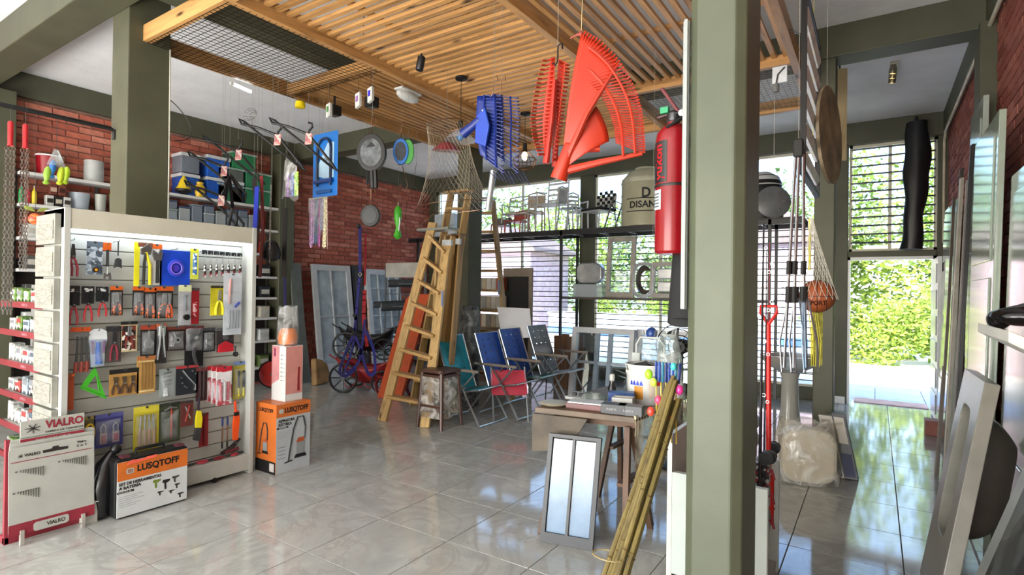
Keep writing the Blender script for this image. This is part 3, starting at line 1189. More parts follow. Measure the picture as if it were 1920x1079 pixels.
# row 4
c = Card('set_square', 'bright green plastic speed square hanging at a tilt', 'set square', (150, 688, 198, 750), x=-4.285)
GRN = P_('46b52a', .35, var=.06)
tri_o = [(.55, 1), (.0, .42), (1, .0)]
tri_i = [(.58, .74), (.27, .42), (.78, .22)]
M(c.t).ring([(c.w * a, c.h * b) for a, b in tri_o], [(c.w * a, c.h * b) for a, b in tri_i], c.p(0, 0, .004), Y, Z, .006).build('triangle_plate', GRN, c.t)
c.rod('flange', GRN, [(0, .42), (1, 0)], .006)
c.rod('inner_rib', GRN, [(.62, .7), (.72, .25)], .004)
c = Card('plier_trio', 'golden brown card with three small pliers in a row', 'pliers set', (205, 692, 260, 742))
card_back(c, P_('b88b4c', .4, var=.15), P_('141415'), .17)
for q in range(3):
    pliers(c, P_('4a2f20', .35), P_('6b5a46', .3, .6), .1, u=.2 + q * .29, v0=.08, v1=.72, r=.0055)
c = Card('bit_strip', 'tall golden brown card of boxed drill bits beside the pliers trio', 'drill bits', (257, 668, 291, 738))
card_back(c, P_('c79a58', .4, var=.1), P_('b5713f'), .1)
for q in range(4):
    c.rod('drill_bit', P_('8a6d3a', .3, .5), [(.25 + q * .17, .82), (.25 + q * .17, .12)], .0035)
c.plate('blister_frame', P_('d9bd85', .3), .1, .05, .9, .1, 0, .012)
c.plate('blister_frame', P_('d9bd85', .3), .1, .84, .9, .88, 0, .012)
c = Card('bolt_pack', 'small clear pack of grey bolts and anchors', 'bolts', (299, 692, 329, 745))
card_back(c, P_('8d9592', .3), None)
for q in range(4):
    c.rod('bolt', STEEL, [(.25, .85 - q * .14), (.7, .88 - q * .14)], .004)
c.flat('anchor_plate', P_('d9dcdc', .3), [(.25, .05), (.5, .05), (.45, .35), (.3, .3)], .01)
bubble(c)
c = Card('socket_set', 'black square card holding a steel ratchet and small sockets', 'socket set', (330, 686, 371, 740))
card_back(c, P_('23272e', .35), P_('b3353a'), .09)
c.rod('ratchet', STEEL, [(.25, .85), (.5, .6), (.85, .3), (.85, .12)], [.008, .006, .005, .006])
for (u_, v_) in ((.25, .42), (.35, .3), (.45, .25), (.7, .8), (.85, .7), (.2, .6)):
    c.disc('socket', STEEL, u_, v_, .007, .01)
c = Card('dark_rasp', 'maroon pack of long rasps overlapping the red gloves', 'rasp', (368, 690, 388, 752))
card_back(c, P_('43262a', .3), P_('7b3a3a'), .1)
c.rod('rasp', P_('2a1b1d', .4), [(.3, .9), (.35, .05)], .007)
c.rod('rasp', P_('3a2b2d', .4), [(.65, .9), (.6, .05)], .007)
for k in range(3):
    c = Card('glove_pack', ['clear pack of red and white gloves, rearmost and left of three', 'clear pack of red and white gloves, middle of three', 'clear pack of red and white gloves with a white label, front and right of three'][k], 'gloves',
             (388 + k * 9, 686 + k, 416 + k * 9, 752 + k * 4), x=-4.31 + k * .018, group='packs of red and white gloves')
    card_back(c, spots(['e3dcdc', 'c2283c', 'd8a7ac', 'f0eeee'], 40, (1, 1, .5)), P_('c41f2c'), .12)
    c.plate('white_label', P_('ece9ea'), .05, .68, .95, .86, 0, .002)
    for q in range(3):
        c.rod('glove_finger', P_(['c9344a', 'e8e0e0', 'b32a40'][q], .5), [(.25 + q * .25, .6), (.28 + q * .22, .12)], .01)
    bubble(c, .02, .02, .98, .68)
c = Card('torch_pack', 'yellow green card with two black and yellow torches at the right edge', 'torch', (438, 678, 463, 748))
card_back(c, P_('a89d3c', .4), P_('6a7fb0'), .1)
for q in (.35, .7):
    c.rod('torch_body', CBLK, [(q, .75), (q, .3)], .009)
    c.rod('torch_end', CYEL, [(q, .3), (q, .08)], .008)
bubble(c)
# row 5
c = Card('yellow_wrap', 'gold foil pack beside the violet card, half behind the floor display', 'tool pack', (122, 778, 152, 822))
card_back(c, P_('c9a86a', .3, var=.2), P_('c3bcae'), .3)
c.disc('roll', P_('8d8478', .3), .5, .75, .02, .015)
c = Card('olive_pack', 'olive and yellow pack of cord left of the violet card', 'cord', (153, 782, 178, 838))
card_back(c, P_('5a4f2a', .4, var=.2), P_('8a7a3a'), .1)
M(c.t).tube([c.p(.55 + .3 * math.cos(a), .45 + .3 * math.sin(a), .014) for a in [2 * PI * i / 16 for i in range(16)]], .008, 6, closed=True).build('cord_coil', P_('c9a22a', .4), c.t, smooth=True)
c = Card('lock_pack', 'violet blue card with two padlocks', 'padlock', (176, 776, 230, 838))
card_back(c, P_('3a3a80', .35, var=.2), P_('55569a'), .12)
for q in (.3, .72):
    c.plate('padlock_body', P_('b3a3b0', .3, .5), q - .12, .12, q + .12, .45, 0, .018)
    M(c.t).tube([c.p(q - .08, .45, .01), c.p(q - .08, .62, .01), c.p(q, .72, .01), c.p(q + .08, .62, .01), c.p(q + .08, .45, .01)], .004, 6).build('shackle', STEEL, c.t, smooth=True)
    c.plate('padlock_label', P_('9a3352', .4), q - .08, .18, q + .08, .38, .018, .019)
bubble(c)
c = Card('chisel_set', 'tall yellow card with four steel and wood chisels', 'chisels', (251, 762, 297, 848))
card_back(c, P_('c9b92a', .4, var=.1), P_('d6c93a'), .14)
for q in range(4):
    c.rod('chisel_handle', P_('b08a72', .35), [(.22 + q * .19, .5), (.22 + q * .19, .1)], .009)
    c.rod('chisel_blade', STEEL, [(.26 + q * .15, .82), (.22 + q * .19, .48)], .006)
bubble(c)
c = Card('hammer_pack', 'dark green pack with a small hammer', 'hammer', (299, 756, 337, 830))
card_back(c, P_('3a4326', .4, var=.15), P_('262b22'), .08)
c.rod('hammer_handle', P_('a03a2a', .35), [(.55, .85), (.55, .45), (.55, .12)], [.006, .008, .006])
c.rod('hammer_head', STEEL, [(.2, .82), (.5, .9), (.8, .86)], [.006, .011, .006])
bubble(c)
c = Card('red_blade_pack', 'brown red pack with a folded blade, under the socket set', 'blade pack', (339, 752, 362, 800))
card_back(c, P_('6b3230', .4, var=.2), P_('41312c'), .1)
c.rod('blade', STEEL, [(.3, .8), (.7, .3)], .006)
c.rod('grip', P_('8c2a2a', .4), [(.65, .8), (.35, .2)], .008)
c = Card('utility_knife', 'large yellow and dark utility knife hanging head down', 'knife', (361, 745, 378, 828), x=-4.285)
c.rod('knife_tail', P_('241c30', .4), [(.6, 1), (.55, .65)], .009)
c.flat('knife_body', CYEL, [(.3, .3), (.85, .3), (.95, .5), (.8, .68), (.45, .7), (.3, .5)], .022)
c.flat('knife_head', P_('3a3a3c', .35), [(.1, .05), (.7, .0), (.85, .3), (.3, .32)], .024)
c = Card('red_strip', 'narrow plain red strip card above the base shelf', 'saw blade', (374, 775, 390, 838))
card_back(c, P_('8a1c22', .35), P_('74161c'), .1)
c.rod('blade', P_('5f1218', .3, .3), [(.5, .85), (.5, .05)], .006)
c = Card('orange_knife', 'bright orange utility knife with a black slider at the right', 'knife', (433, 752, 448, 838), x=-4.285)
c.rod('knife_neck', P_('d8481c', .35), [(.4, 1), (.5, .75)], .011)
c.flat('knife_body', P_('f0561c', .35), [(.25, .15), (.75, .15), (.95, .6), (.8, .78), (.4, .78), (.2, .5)], .02)
c.plate('slider', BLACK, .25, .68, .8, .76, .01, .024)
c.disc('knife_tip', DKGREY, .5, .1, .012, .02)
c = Card('blue_files', 'pair of small blue tipped files left of the orange knife', 'file', (410, 782, 430, 840))
for q in (.3, .75):
    c.rod('grip', P_('233a70', .4), [(q, .98), (q, .72)], .008)
    c.rod('file_blade', P_('8a6a50', .3, .5), [(q, .72), (q, .2)], .006)
    c.rod('file_tip', BLACK, [(q, .2), (q, .0)], .007)
# orange holders at the left edge
for k, (bx, lab) in enumerate(((( 119, 520, 127, 560), 'small orange plastic strip on the left edge of the slatwall, upper one'), ((119, 618, 128, 706), 'tall orange plastic strip on the left edge of the slatwall'),
                               ((121, 702, 138, 770), 'orange box shaped holder low on the left edge of the slatwall'))):
    c = Card('orange_holder', lab, 'holder', bx, x=-4.27, group='orange holders on the slatwall edge')
    c.plate('holder_body', P_(['c4512a', 'c9591f', 'a8451c'][k], .4), d0=-.03, d1=.0)
    c.plate('holder_lip', P_('d0602a', .4), 0, .93, 1, 1, 0, .012)
# tools lying on the base shelf
SHZ = .157
for k, (y, L, hcol, lab) in enumerate(((2.12, .16, '9a2a3a', 'red handled pliers lying at the left of the base shelf'), (2.27, .15, 'b83048', 'pink red wire cutters lying mid base shelf'),
                                       (2.40, .17, '7d2230', 'dark red pliers lying across the base shelf'), (2.51, .12, 'a82a3c', 'crimson handled snips at the right end of the base shelf'))):
    t = thing('shelf_pliers', lab, 'pliers', (-4.28, y, SHZ), 'pliers lying on the base shelf')
    for s_ in (-1, 1):
        M().tube([(s_ * .012, -L * .5, .01), (s_ * .026, -L * .25, .01), (s_ * .01, 0, .012), (0, .01, .012)], [.007, .008, .006, .004], 7).build('handle', P_(hcol, .35), t, smooth=True)
    M().prism([(-.014, 0), (.014, 0), (.012, .03), (.003, L * .4), (-.003, L * .4), (-.012, .03)], (0, 0, .012), X, Y, .012).build('jaws', DKGREY, t)
t = thing('tool_pile', 'dark multi tool piled on the right of the base shelf', 'multi tool', (-4.30, 2.47, SHZ + .03))
M().tube([(0, -.08, .0), (0, 0, .03), (0, .07, .09)], [.016, .02, .012], 8).build('tool_body', P_('2b2022', .4), t, smooth=True)
M().tube([(.02, -.06, .01), (.02, .05, .02)], .012, 8).build('grip', P_('6b2a30', .4), t, smooth=True)

# ------------------------------------------------------------------ floor display of nail cards
V_RED, V_INK, CARDW = P_('8a2433', .5), P_('2a2422', .5), P_('acaca5', .5, var=.04)
LEAN = .04
vd = thing('nail_card_display', 'white and red floor display of carded nails, lettered header at its top', 'display stand', (-4.08, 1.27, 0))
ya, yb = at(18, 1030, 'x', -4.07).y, at(180, 985, 'x', -4.07).y
for k in range(3):
    x = -4.10 - k * .022
    o = M(vd).prism(rrect(yb - ya, .50, .02, 3), (x - .012, (ya + yb) / 2 + k * .008, .31 + k * .02), Y, V((-.05, 0, 1)).normalized(), .004).build('nail_card', CARDW, vd, bevel=.001)
UPV = V((-.05, 0, 1)).normalized()
def onc(y, z, d=.003):
    return V((-4.112 - .05 * (z - .31) + d, y, z))
ym = (ya + yb) / 2
M(vd).prism([(-(yb - ya) / 2, -.25), ((yb - ya) / 2, -.25), ((yb - ya) / 2, -.185), (-(yb - ya) / 2, -.185)], onc(ym, .31), Y, UPV, .002).build('red_band', V_RED, vd)
M(vd).prism(rrect(.17, .05, .015, 3), onc(ym - .01, .085, .005), Y, UPV, .002).build('brand_plate', CARDW, vd)
text('VIALRO', onc(ym + .012, .085, .0065), Y, UPV, .022, V_INK, vd, .09, .03)
M(vd).prism([(-(yb - ya) / 2 + .01, 0), ((yb - ya) / 2 - .01, 0), ((yb - ya) / 2 - .01, .004), (-(yb - ya) / 2 + .01, .004)], onc(ym, .475), Y, UPV, .0015).build('red_line', V_RED, vd)
M(vd).prism([(-.06, -.008), (.06, -.008), (.062, .008), (.02, .01), (.012, .022), (-.012, .022), (-.02, .01), (-.062, .008)], onc(ym + .01, .51), Y, UPV, .0015).build('hang_slot', V_INK, vd)
text('VIALRO', onc(ym - .10, .508, .004), Y, UPV, .017, V_INK, vd, .075, .03)
text('Vialro', onc(ym + .14, .53, .004), Y, UPV, .014, V_INK, vd, .05, .02)
text('2 x 1', onc(ym + .14, .508, .004), Y, UPV, .013, V_INK, vd, .05, .02)
def starburst(yy, zz, r):
    m = M(vd)
    for q in range(6):
        a = PI * q / 6 + .2
        d = (Y * math.cos(a) + UPV * math.sin(a)) * r
        m.tube([onc(yy, zz, .004) - d, onc(yy, zz, .004) + d], r * .06, 4)
    return m.build('star_emblem', V_INK, vd)
starburst(ym - .155, .508, .012)
starburst(ym - .06, .085, .011)
for (yy, zz, n_) in ((ym - .11, .42, 10), (ym + .09, .43, 11), (ym - .12, .30, 9)):
    M(vd).tube([onc(yy - .068, zz + .002, .004), onc(yy - .058, zz + .002, .004)], .003, 5).build('size_mark', V_INK, vd)
    for q in range(n_):
        L = .006 + .05 * q / n_
        y_ = yy - .045 + q * .0115
        M(vd).tube([onc(y_, zz + .006, .007), onc(y_, zz + .002 - L, .007)], .0018, 5).tube([onc(y_, zz + .007, .007), onc(y_, zz + .004, .007)], .004, 6).build('nail', P_('3c3a36', .3, .6), vd)
# header sign
hy0, hy1 = at(38, 840, 'x', -4.15).y, at(158, 830, 'x', -4.15).y
hz0, hz1 = .56, .70
hm = (hy0 + hy1) / 2
M(vd).bb((-4.162, hy0, hz0), (-4.154, hy1, hz1)).build('header_sign', CARDW, vd, bevel=.001)
M(vd).bb((-4.154, hy0, hz0), (-4.1525, hy1, hz0 + .035)).build('header_band', V_RED, vd)
M(vd).bb((-4.154, hy0, hz0 + .04), (-4.1525, hy1, hz0 + .044)).build('header_line', P_('54655a', .5), vd)
text('VIALRO', (-4.152, hm + .055, hz0 + .1), Y, Z, .045, V_RED, vd, .19, .05)
text('FABRICA DE TORNILLOS', (-4.152, hm + .055, hz0 + .058), Y, Z, .012, V_INK, vd, .19)
text('WWW.VIALRO.COM.AR', (-4.152, hm, hz0 + .018), Y, Z, .013, CARDW, vd, .17, .02, space=1.3)
m = M(vd)
for q in range(7):
    a = 2 * PI * q / 7 + .3
    m.tube([(-4.151, hm - .1, hz0 + .09), (-4.151, hm - .1 + .038 * math.cos(a), hz0 + .09 + .028 * math.sin(a))], [.0035, .0015], 5)
m.build('star_emblem', V_INK, vd)
# stand
for yy in (ya + .05, yb - .07):
    M(vd).bb((-4.108, yy, 0.0), (-4.085, yy + .02, .085)).build('foot_clip', P_('a39c94', .4), vd, bevel=.002)
M(vd).tube([(-4.09, ya + .05, .03), (-4.09, yb - .05, .03)], .004, 6).build('front_wire', P_('9a9a96', .3, .6), vd)
M(vd).bb((-4.26, ya + .0, 0.0), (-4.17, yb + .0, .04)).build('stand_base', V_RED, vd, bevel=.003)
M(vd).bb((-4.2, yb - .02, 0), (-4.17, yb, .56)).build('stand_side', P_('b9b8b0', .4), vd)
M(vd).bb((-4.2, ya, 0), (-4.17, ya + .02, .6)).build('stand_side', V_RED, vd)

# ------------------------------------------------------------------ black tool case in a printed sleeve
cx = -4.0
y0, y1 = at(215, 978, 'x', -4.03).y, at(352, 940, 'x', -4.03).y
tc = thing('tool_case', 'black plastic tool case in an orange and white printed sleeve, on the floor', 'tool case', (-4.1, (y0 + y1) / 2, 0))
M(tc).prism(rrect(y1 - y0, .385, .03, 4), (-4.095, (y0 + y1) / 2, .195), Y, Z, .11).build('case_shell', BLACK, tc, bevel=.008)
for yy in (y0 + .04, y1 - .07):
    M(tc).bb((-4.10, yy, .375), (-4.045, yy + .05, .40)).build('latch', P_('5a2a33', .4), tc, bevel=.004)
M(tc).tube([(-4.09, y0 + .13, .38), (-4.09, y0 + .14, .42), (-4.09, y1 - .14, .42), (-4.09, y1 - .13, .38)], .012, 8).build('carry_handle', BLACK, tc, smooth=True)
SL = -4.036
M(tc).bb((-4.042, y0 + .012, .012), (SL, y1 - .004, .365)).build('sleeve', P_('c6c8c8', .35, var=.03), tc, bevel=.001)
M(tc).bb((SL, y0 + .012, .245), (SL + .001, y1 - .004, .365)).build('orange_band', P_('cf6a22', .35), tc)
M(tc).prism([(-.02, 0), (.07, .006), (.08, .022), (.02, .02), (.0, .014)], (SL + .012, y0 + .16, .352), Y, Z, .004).build('pink_ribbon', P_('f0664f', .4), tc)
M(tc).prism([(0, 0), (.08, .004), (.1, .02), (.03, .026)], (SL + .012, y0 + .06, .345), Y, Z, .004).build('pink_ribbon', P_('e8604c', .4), tc)
INK = P_('121212', .5)
text('LUSQTOFF', (SL + .002, y0 + .255, .305), Y, Z, .042, INK, tc, .26, .05)
M(tc).prism(rrect(.045, .036, .012, 3), (SL + .0015, y0 + .085, .30), Y, Z, .001).build('logo_badge', CARDW, tc)
M(tc).prism(rrect(.03, .022, .006, 3), (SL + .0025, y0 + .085, .30), Y, Z, .001).build('logo_inner', P_('9a4a1a', .4), tc)
text('L3', (SL + .0035, y0 + .085, .30), Y, Z, .013, CARDW, tc, .02, .04)
text('SET DE HERRAMIENTAS', (SL + .0015, y0 + .022, .222), Y, Z, .019, INK, tc, .25, .05, align='LEFT')
text('A BATERÍA', (SL + .0015, y0 + .022, .196), Y, Z, .019, INK, tc, .13, .05, align='LEFT')
M(tc).bb((SL, y0 + .012, .164), (SL + .001, y0 + .11, .178)).build('black_tab', INK, tc)
text('KIT-21.8', (SL + .0015, y0 + .055, .171), Y, Z, .009, CARDW, tc, .07, .03)
for q in range(6):
    M(tc).bb((SL, y0 + .022, .14 - q * .013), (SL + .0008, y0 + .022 + [.14, .11, .15, .08, .13, .10][q], .143 - q * .013)).build('small_print', P_('8d9092', .5), tc)
kit = thing
for q, (yy, zz, w_, h_) in enumerate(((.24, .17, .05, .05), (.30, .15, .05, .06), (.36, .17, .05, .04), (.27, .10, .04, .025), (.34, .09, .04, .02), (.38, .12, .035, .03), (.40, .05, .04, .03))):
    col = ['6a7a2a', '1a1c1a', '3c3f38', '2a2d20', '1c1d1e', '22241f', '2a1a20'][q]
    M(tc).prism([(0, .3 * h_), (.25 * w_, .2 * h_), (.3 * w_, -.5 * h_), (.55 * w_, -.5 * h_), (.5 * w_, .15 * h_), (w_, .35 * h_), (w_, .55 * h_), (.1 * w_, .6 * h_)], (SL + .001, y0 + yy - .02, zz), Y, Z, .001).build('printed_tool', P_(col, .5), tc)
# black bag and helmet behind the case
t = thing('slumped_bag', 'glossy black bag slumped behind the printed tool case', 'bag', (-4.17, 1.56, 0))
M().tube([(0, -.02, .02), (-.0, -.03, .2), (0, .0, .34), (.0, .04, .42)], [.06, .075, .055, .02], 14).build('bag_body', P_('0f0f11', .25), t, smooth=True)
M().ball((.01, .05, .43), (.03, .035, .035)).build('knot', P_('18181a', .3), t, smooth=True)
t = thing('white_carton', 'small open white carton on the floor left of the tool case', 'box', (-4.17, 1.44, 0))
M().bb((-.05, -.02, 0), (.05, .06, .13)).build('carton_body', P_('c9c8c2', .5), t, bevel=.002)
M().bb((-.05, -.02, .13), (.06, .062, .135)).build('carton_flap', P_('d8d7d1', .5), t)

# ------------------------------------------------------------------ vacuum cleaner carton with a pink carton on it
y0, y1 = 2.665, 2.985
x0, x1 = -4.28, -4.0
vz = .56
vb = thing('vacuum_carton', 'orange and white vacuum cleaner carton on the floor beside the slatwall', 'box', ((x0 + x1) / 2, (y0 + y1) / 2, 0))
OR = P_('c9692a', .4, var=.05)
WH = P_('b0b3b5', .35, var=.03)
M(vb).bb((x0, y0, 0), (x1, y1, vz)).build('carton', OR, vb, bevel=.002)
M(vb).bb((x1, y0 + .002, .002), (x1 + .001, y1 - .002, .455)).build('white_front', WH, vb)
M(vb).bb((x0 + .002, y0 - .001, .0), (x1 - .002, y0, .1)).build('black_foot_band', INK, vb)
M(vb).bb((x1 - .08, y0 - .002, .02), (x1 - .02, y0 - .001, .085)).build('spec_label', P_('b9b2ac', .4), vb)
M(vb).box(((x0 + x1) / 2, (y0 + y1) / 2, vz + .0005), (x1 - x0 - .01, .045, .001)).build('packing_tape', P_('d9834a', .2), vb)
text('LUSQTOFF', (x1 + .001, y0 + .185, .505), Y, Z, .04, INK, vb, .22, .05)
M(vb).prism(rrect(.04, .035, .012, 3), (x1 + .001, y0 + .045, .505), Y, Z, .001).build('logo_badge', CARDW, vb)
text('LUSQTOFF', ((x0 + x1) / 2, y0 - .0015, .505), X, Z, .03, INK, vb, .2, .05)
text('ASPIRADORA', (x1 + .002, y0 + .02, .425), Y, Z, .022, INK, vb, .15, .05, align='LEFT')
text('ELÉCTRICA', (x1 + .002, y0 + .02, .395), Y, Z, .022, INK, vb, .12, .05, align='LEFT')
M(vb).bb((x1 + .001, y0 + .005, .362), (x1 + .0018, y0 + .11, .376)).build('black_tab', INK, vb)
text('ASP2020', (x1 + .0025, y0 + .06, .369), Y, Z, .009, CARDW, vb, .07, .03)
for q in range(4):
    M(vb).bb((x1 + .001, y0 + .02, .21 - q * .03), (x1 + .0016, y0 + .09, .216 - q * .03)).build('small_print', P_('7d8082', .5), vb)
for q in range(5):
    M(vb).bb((x1 + .001, y0 + .02, .335 - q * .012), (x1 + .0016, y0 + [.15, .13, .16, .12, .10][q], .338 - q * .012)).build('small_print', P_('9a9d9f', .5), vb)


def vac_print(o, r, s, par):
    def q(u, v, d=.002):
        return V(o) + V(r) * (u * s) + Z * (v * s) + V(r).cross(Z) * (-d * -1)
    for nm, col, poly in (('printed_drum', '8d8f90', [(-.05, 0), (.05, 0), (.05, .14), (-.05, .14)]), ('printed_lid', 'b5542a', [(-.055, .14), (.055, .14), (.04, .19), (-.03, .19)]), ('printed_base', '1a1a1a', [(-.08, -.03), (.08, -.03), (.06, .01), (-.06, .01)]),
                          ('printed_nozzle', '1a1a1a', [(-.2, -.06), (-.1, -.05), (-.1, -.035), (-.19, -.045)])):
        m = M(par)
        m.prism([(a * s, b * s) for a, b in poly], q(0, 0), r, Z, .001)
        m.build(nm, P_(col, .5), par)
    m = M(par)
    m.tube([q(.05, .17), q(.06, .3), q(.03, .42), q(-.04, .42), q(-.09, .3), q(-.13, .08), q(-.15, -.045)], .004 * s * 2, 5)
    m.build('printed_hose', P_('26282a', .5), par)


vac_print((x1 + .002, y0 + .225, .12), Y, .75, vb)
vac_print((x0 + .14, y0 - .003, .17), X, .55, vb)
pk = thing('pink_carton', 'tall pink and white printed carton standing on the vacuum carton', 'box', (-4.15, 2.86, vz))
pw = .105
py_ = 2.86
PZ1 = vz + .46
M(pk).bb((-4.15 - pw, py_ - .075, vz), (-4.15 + pw - .02, py_ + .09, PZ1)).build('carton', P_('d3d3d0', .4, var=.02), pk, bevel=.002)
M(pk).prism([(-pw + .002, .13), (0.0, .18), (0.0, .455), (-pw + .002, .455)], (-4.15, py_ - .0755, vz), X, Z, .001).build('pink_panel', P_('d48f90', .4), pk)
M(pk).bb((-4.15 + pw - .02, py_ - .07, vz + .06), (-4.149 + pw - .02, py_ + .086, PZ1 - .005)).build('pink_side', P_('d08a80', .4, var=.08), pk)
M(pk).box((-4.15, py_, PZ1 + .0005), (2 * pw - .03, .05, .001)).build('red_top_line', P_('9a3a3a', .4), pk)
for q in range(7):
    M(pk).bb((-4.13, py_ - .0765, vz + .17 + q * .035), (-4.105, py_ - .0755, vz + .178 + q * .035)).build('icon_mark', P_('8d8f92', .5), pk)
    M(pk).bb((-4.095, py_ - .0765, vz + .17 + q * .035), (-4.075, py_ - .0755, vz + .176 + q * .035)).build('small_print', P_('b0b2b4', .5), pk)
M(pk).prism([(-.012, 0), (.012, 0), (.009, .04), (.013, .055), (0, .075), (-.013, .055), (-.009, .04)], (-4.21, py_ - .077, vz + .37), X, Z, .001).build('printed_blender', P_('8a2a50', .4), pk)
M(pk).prism([(-.012, 0), (.012, 0), (.008, .12), (.012, .2), (-.006, .2), (-.01, .12)], (-4.148 + pw - .02, py_ + .05, vz + .08), Y, Z, .001).build('printed_mixer', P_('8a2226', .4), pk)
op = thing('orange_ball_pack', 'orange plastic gourd wrapped in clear film on the pink carton', 'package', (-4.15, py_, PZ1))
M().lathe([(.03, 0), (.072, .012), (.078, .06), (.07, .115), (.055, .14), (.03, .145)], n=20).build('orange_body', P_('e0761c', .35, var=.06), op, smooth=True)
M().lathe([(.03, .14), (.032, .17), (.02, .18)], n=12).build('dark_cap', P_('3a3022', .4), op, smooth=True)
M().surf(lambda a, b: V(((.088 - .02 * abs(b - .3)) * math.cos(2 * PI * a), (.088 - .02 * abs(b - .3)) * math.sin(2 * PI * a), .0 + b * .33 + .01 * math.sin(12 * PI * a))), 28, 10).build('clear_wrap', film('f6f6f4', .3, .1), op, smooth=True)
# ------------------------------------------------------------------ shelving along the left brick wall
SHW = P_('cbcac6', .4, var=.03)
sx1 = -7.8
shv = thing('wall_shelving', 'long white metal shelving along the left brick wall, stocked with household goods', 'shelving', (-7.93, 3.7, 0))
LV = [.3, .7, 1.05, 1.36, 1.68, 2.03, 2.40, 2.75]
S0, S1 = 2.06, 5.18
for z in LV:
    M(shv).bb((XL + .03, S0, z - .035), (sx1, S1, z)).build('shelf_board', SHW, shv, bevel=.002)
for k in range(5):
    y = S0 + .01 + k * (S1 - S0 - .04) / 4
    M(shv).bb((XL + .02, y, 0), (XL + .05, y + .03, 2.8)).build('upright', P_('55534e', .4), shv)
M(shv).bb((XL + .021, S0, .03), (XL + .026, S1, 1.8)).build('back_sheet', P_('2b2422', .7), shv)


def sy(px, z):
    """place along the shelf front edge"""
    return at(px, 540, 'x', sx1).y


def box_item(name, label, cat, col, y, z, w, h, d=.16, x=None, group=None, lid=None, lidcol=None, mat=None, band=None):
    x = x if x is not None else sx1 - .02 - d / 2
    t = thing(name, label, cat, (x, y, z), group)
    m = M().box((0, 0, h / 2), (d, w, h))
    m.build('body', mat or P_(col, .35), t, bevel=min(.01, w * .08))
    if lid:
        M().box((0, 0, h + lid / 2), (d * 1.06, w * 1.06, lid)).build('lid', P_(lidcol, .35), t, bevel=.004)
    if band:
        M().box((d / 2 + .001, 0, h * .5), (.002, w * .8, h * .4)).build('front_label', P_(band, .4), t)
    return t


def pot(name, label, cat, mat, y, z, r, h, group=None, taper=.85, x=None, rim=None, lid=None):
    x = x if x is not None else sx1 - .03 - r
    t = thing(name, label, cat, (x, y, z), group)
    M().lathe([(r * taper, 0), (r, h), (r - .006, h), (r * taper - .006, .006)], n=20).build('body', mat, t, smooth=True)
    if rim:
        M().lathe([(r + .006, h - .008), (r + .008, h), (r + .006, h + .006), (r - .004, h + .004)], n=20).build('rim', rim, t, smooth=True)
    if lid:
        M().lathe([(r * 1.04, h), (r * 1.04, h + .02), (r * .9, h + .03)], n=20).build('lid', lid, t, smooth=True)
    return t


CLR = film('dfe6ea', .45, .15, False)
MILK = P_('b9bcb9', .35)
pot('enamel_pot', 'dark red enamel pot with a white rim on the top shelf', 'pot', P_('8e1420', .3), sy(97, 0), 2.75, .125, .23, rim=WHITE)
pot('white_canister', 'white canister at the right end of the shelf, by the left column', 'canister', P_('aeb0ad', .4), 2.78, 2.75, .1, .26, taper=1)
for k, (px, col, h) in enumerate(((4, '1f8a4a', .21), (22, 'b32430', .19), (33, 'd8c02a', .19))):
    y = sy(px, 0)
    t = thing('squeeze_bottle', ['green', 'red', 'yellow'][k] + ' squeeze bottle on the second shelf behind the chains', 'bottle', (sx1 - .07, max(2.09, 2.06 + k * .055 + .03), 2.40), 'squeeze bottles on the second shelf')
    M().lathe([(.024, 0), (.026, .1), (.022, h - .05), (.008, h - .03), (.005, h)], n=12).build('body', P_(col, .35), t, smooth=True)
    M().lathe([(.006, h), (.003, h + .02)], n=8).build('tip', P_('dadada'), t)
for k, (yy, zz) in enumerate(((2.33, 2.40), (2.41, 2.40), (2.49, 2.40), (2.36, 2.53), (2.44, 2.53))):
    box_item('mug', ['white mug with a dark badge, left of the lower row', 'black mug with a pale badge in the lower row', 'white mug at the right of the lower row', 'brown striped mug, left of the upper row', 'brown striped mug, right of the upper row'][k], 'mug',
             ['b5b3ac', '1d1a19', 'b8b6b0', '5d3026', '6b3a2e'][k], yy, zz, .07, .12, .08, group='mugs stacked on the second shelf', band=['2a2725', 'b0a898', '3a3532', 'b89a88', '3a1f1a'][k])
pot('clear_tub', 'wide clear plastic tub on the second shelf', 'tub', film('c9d2da', .55, .15, False), 2.64, 2.40, .11, .2)
for k in range(3):
    pot('frosted_jug', ['left frosted jug above the display unit header', 'middle frosted jug with a green lid above the display unit', 'rightmost frosted jug next to the left column'][k], 'jug',
        film('c4c4bc', .62, .3, False), 2.86 + k * .13 - (.0 if k else .02), 2.40, .06, .21, 'frosted jugs on the second shelf', lid=P_('7a9a2a') if k == 1 else None)
# right part of the top shelf: coolers, crates, funnels
COOL = P_('1f55b0', .35)
spots_c = [(352, 0, .22, .27), (398, 0, .3, .3), (428, 0, .2, .27), (358, 1, .2, .2), (405, 1, .28, .25)]
for k, (px, lev, w_, h_) in enumerate(((352, 0, .24, .25), (400, 0, .25, .26), (440, 0, .2, .26), (352, 1, .24, .22), (405, 1, .32, .26), (420, 2, .3, .24))):
    zz = [2.75, 3.06, 3.40][lev]
    y = at(px, 300, 'x', -7.9).y
    if lev == 2:
        continue
    box_item('cool_box', ['blue cool box with white lid, lower left of the stack', 'blue cool box with white lid, lower middle of the stack', 'blue cool box with white lid, lower right by the hangers', 'small grey and blue cool box, upper left of the stack',
                          'large blue cool box with white lid, upper right of the stack', ''][k], 'cool box', ['1f4fa0', '1f55b0', '1b4a96', '6f7680', '2058b5'][k], y, zz, w_, h_, .26,
             group='cool boxes on the top shelf', lid=.045, lidcol='c9cbcc')
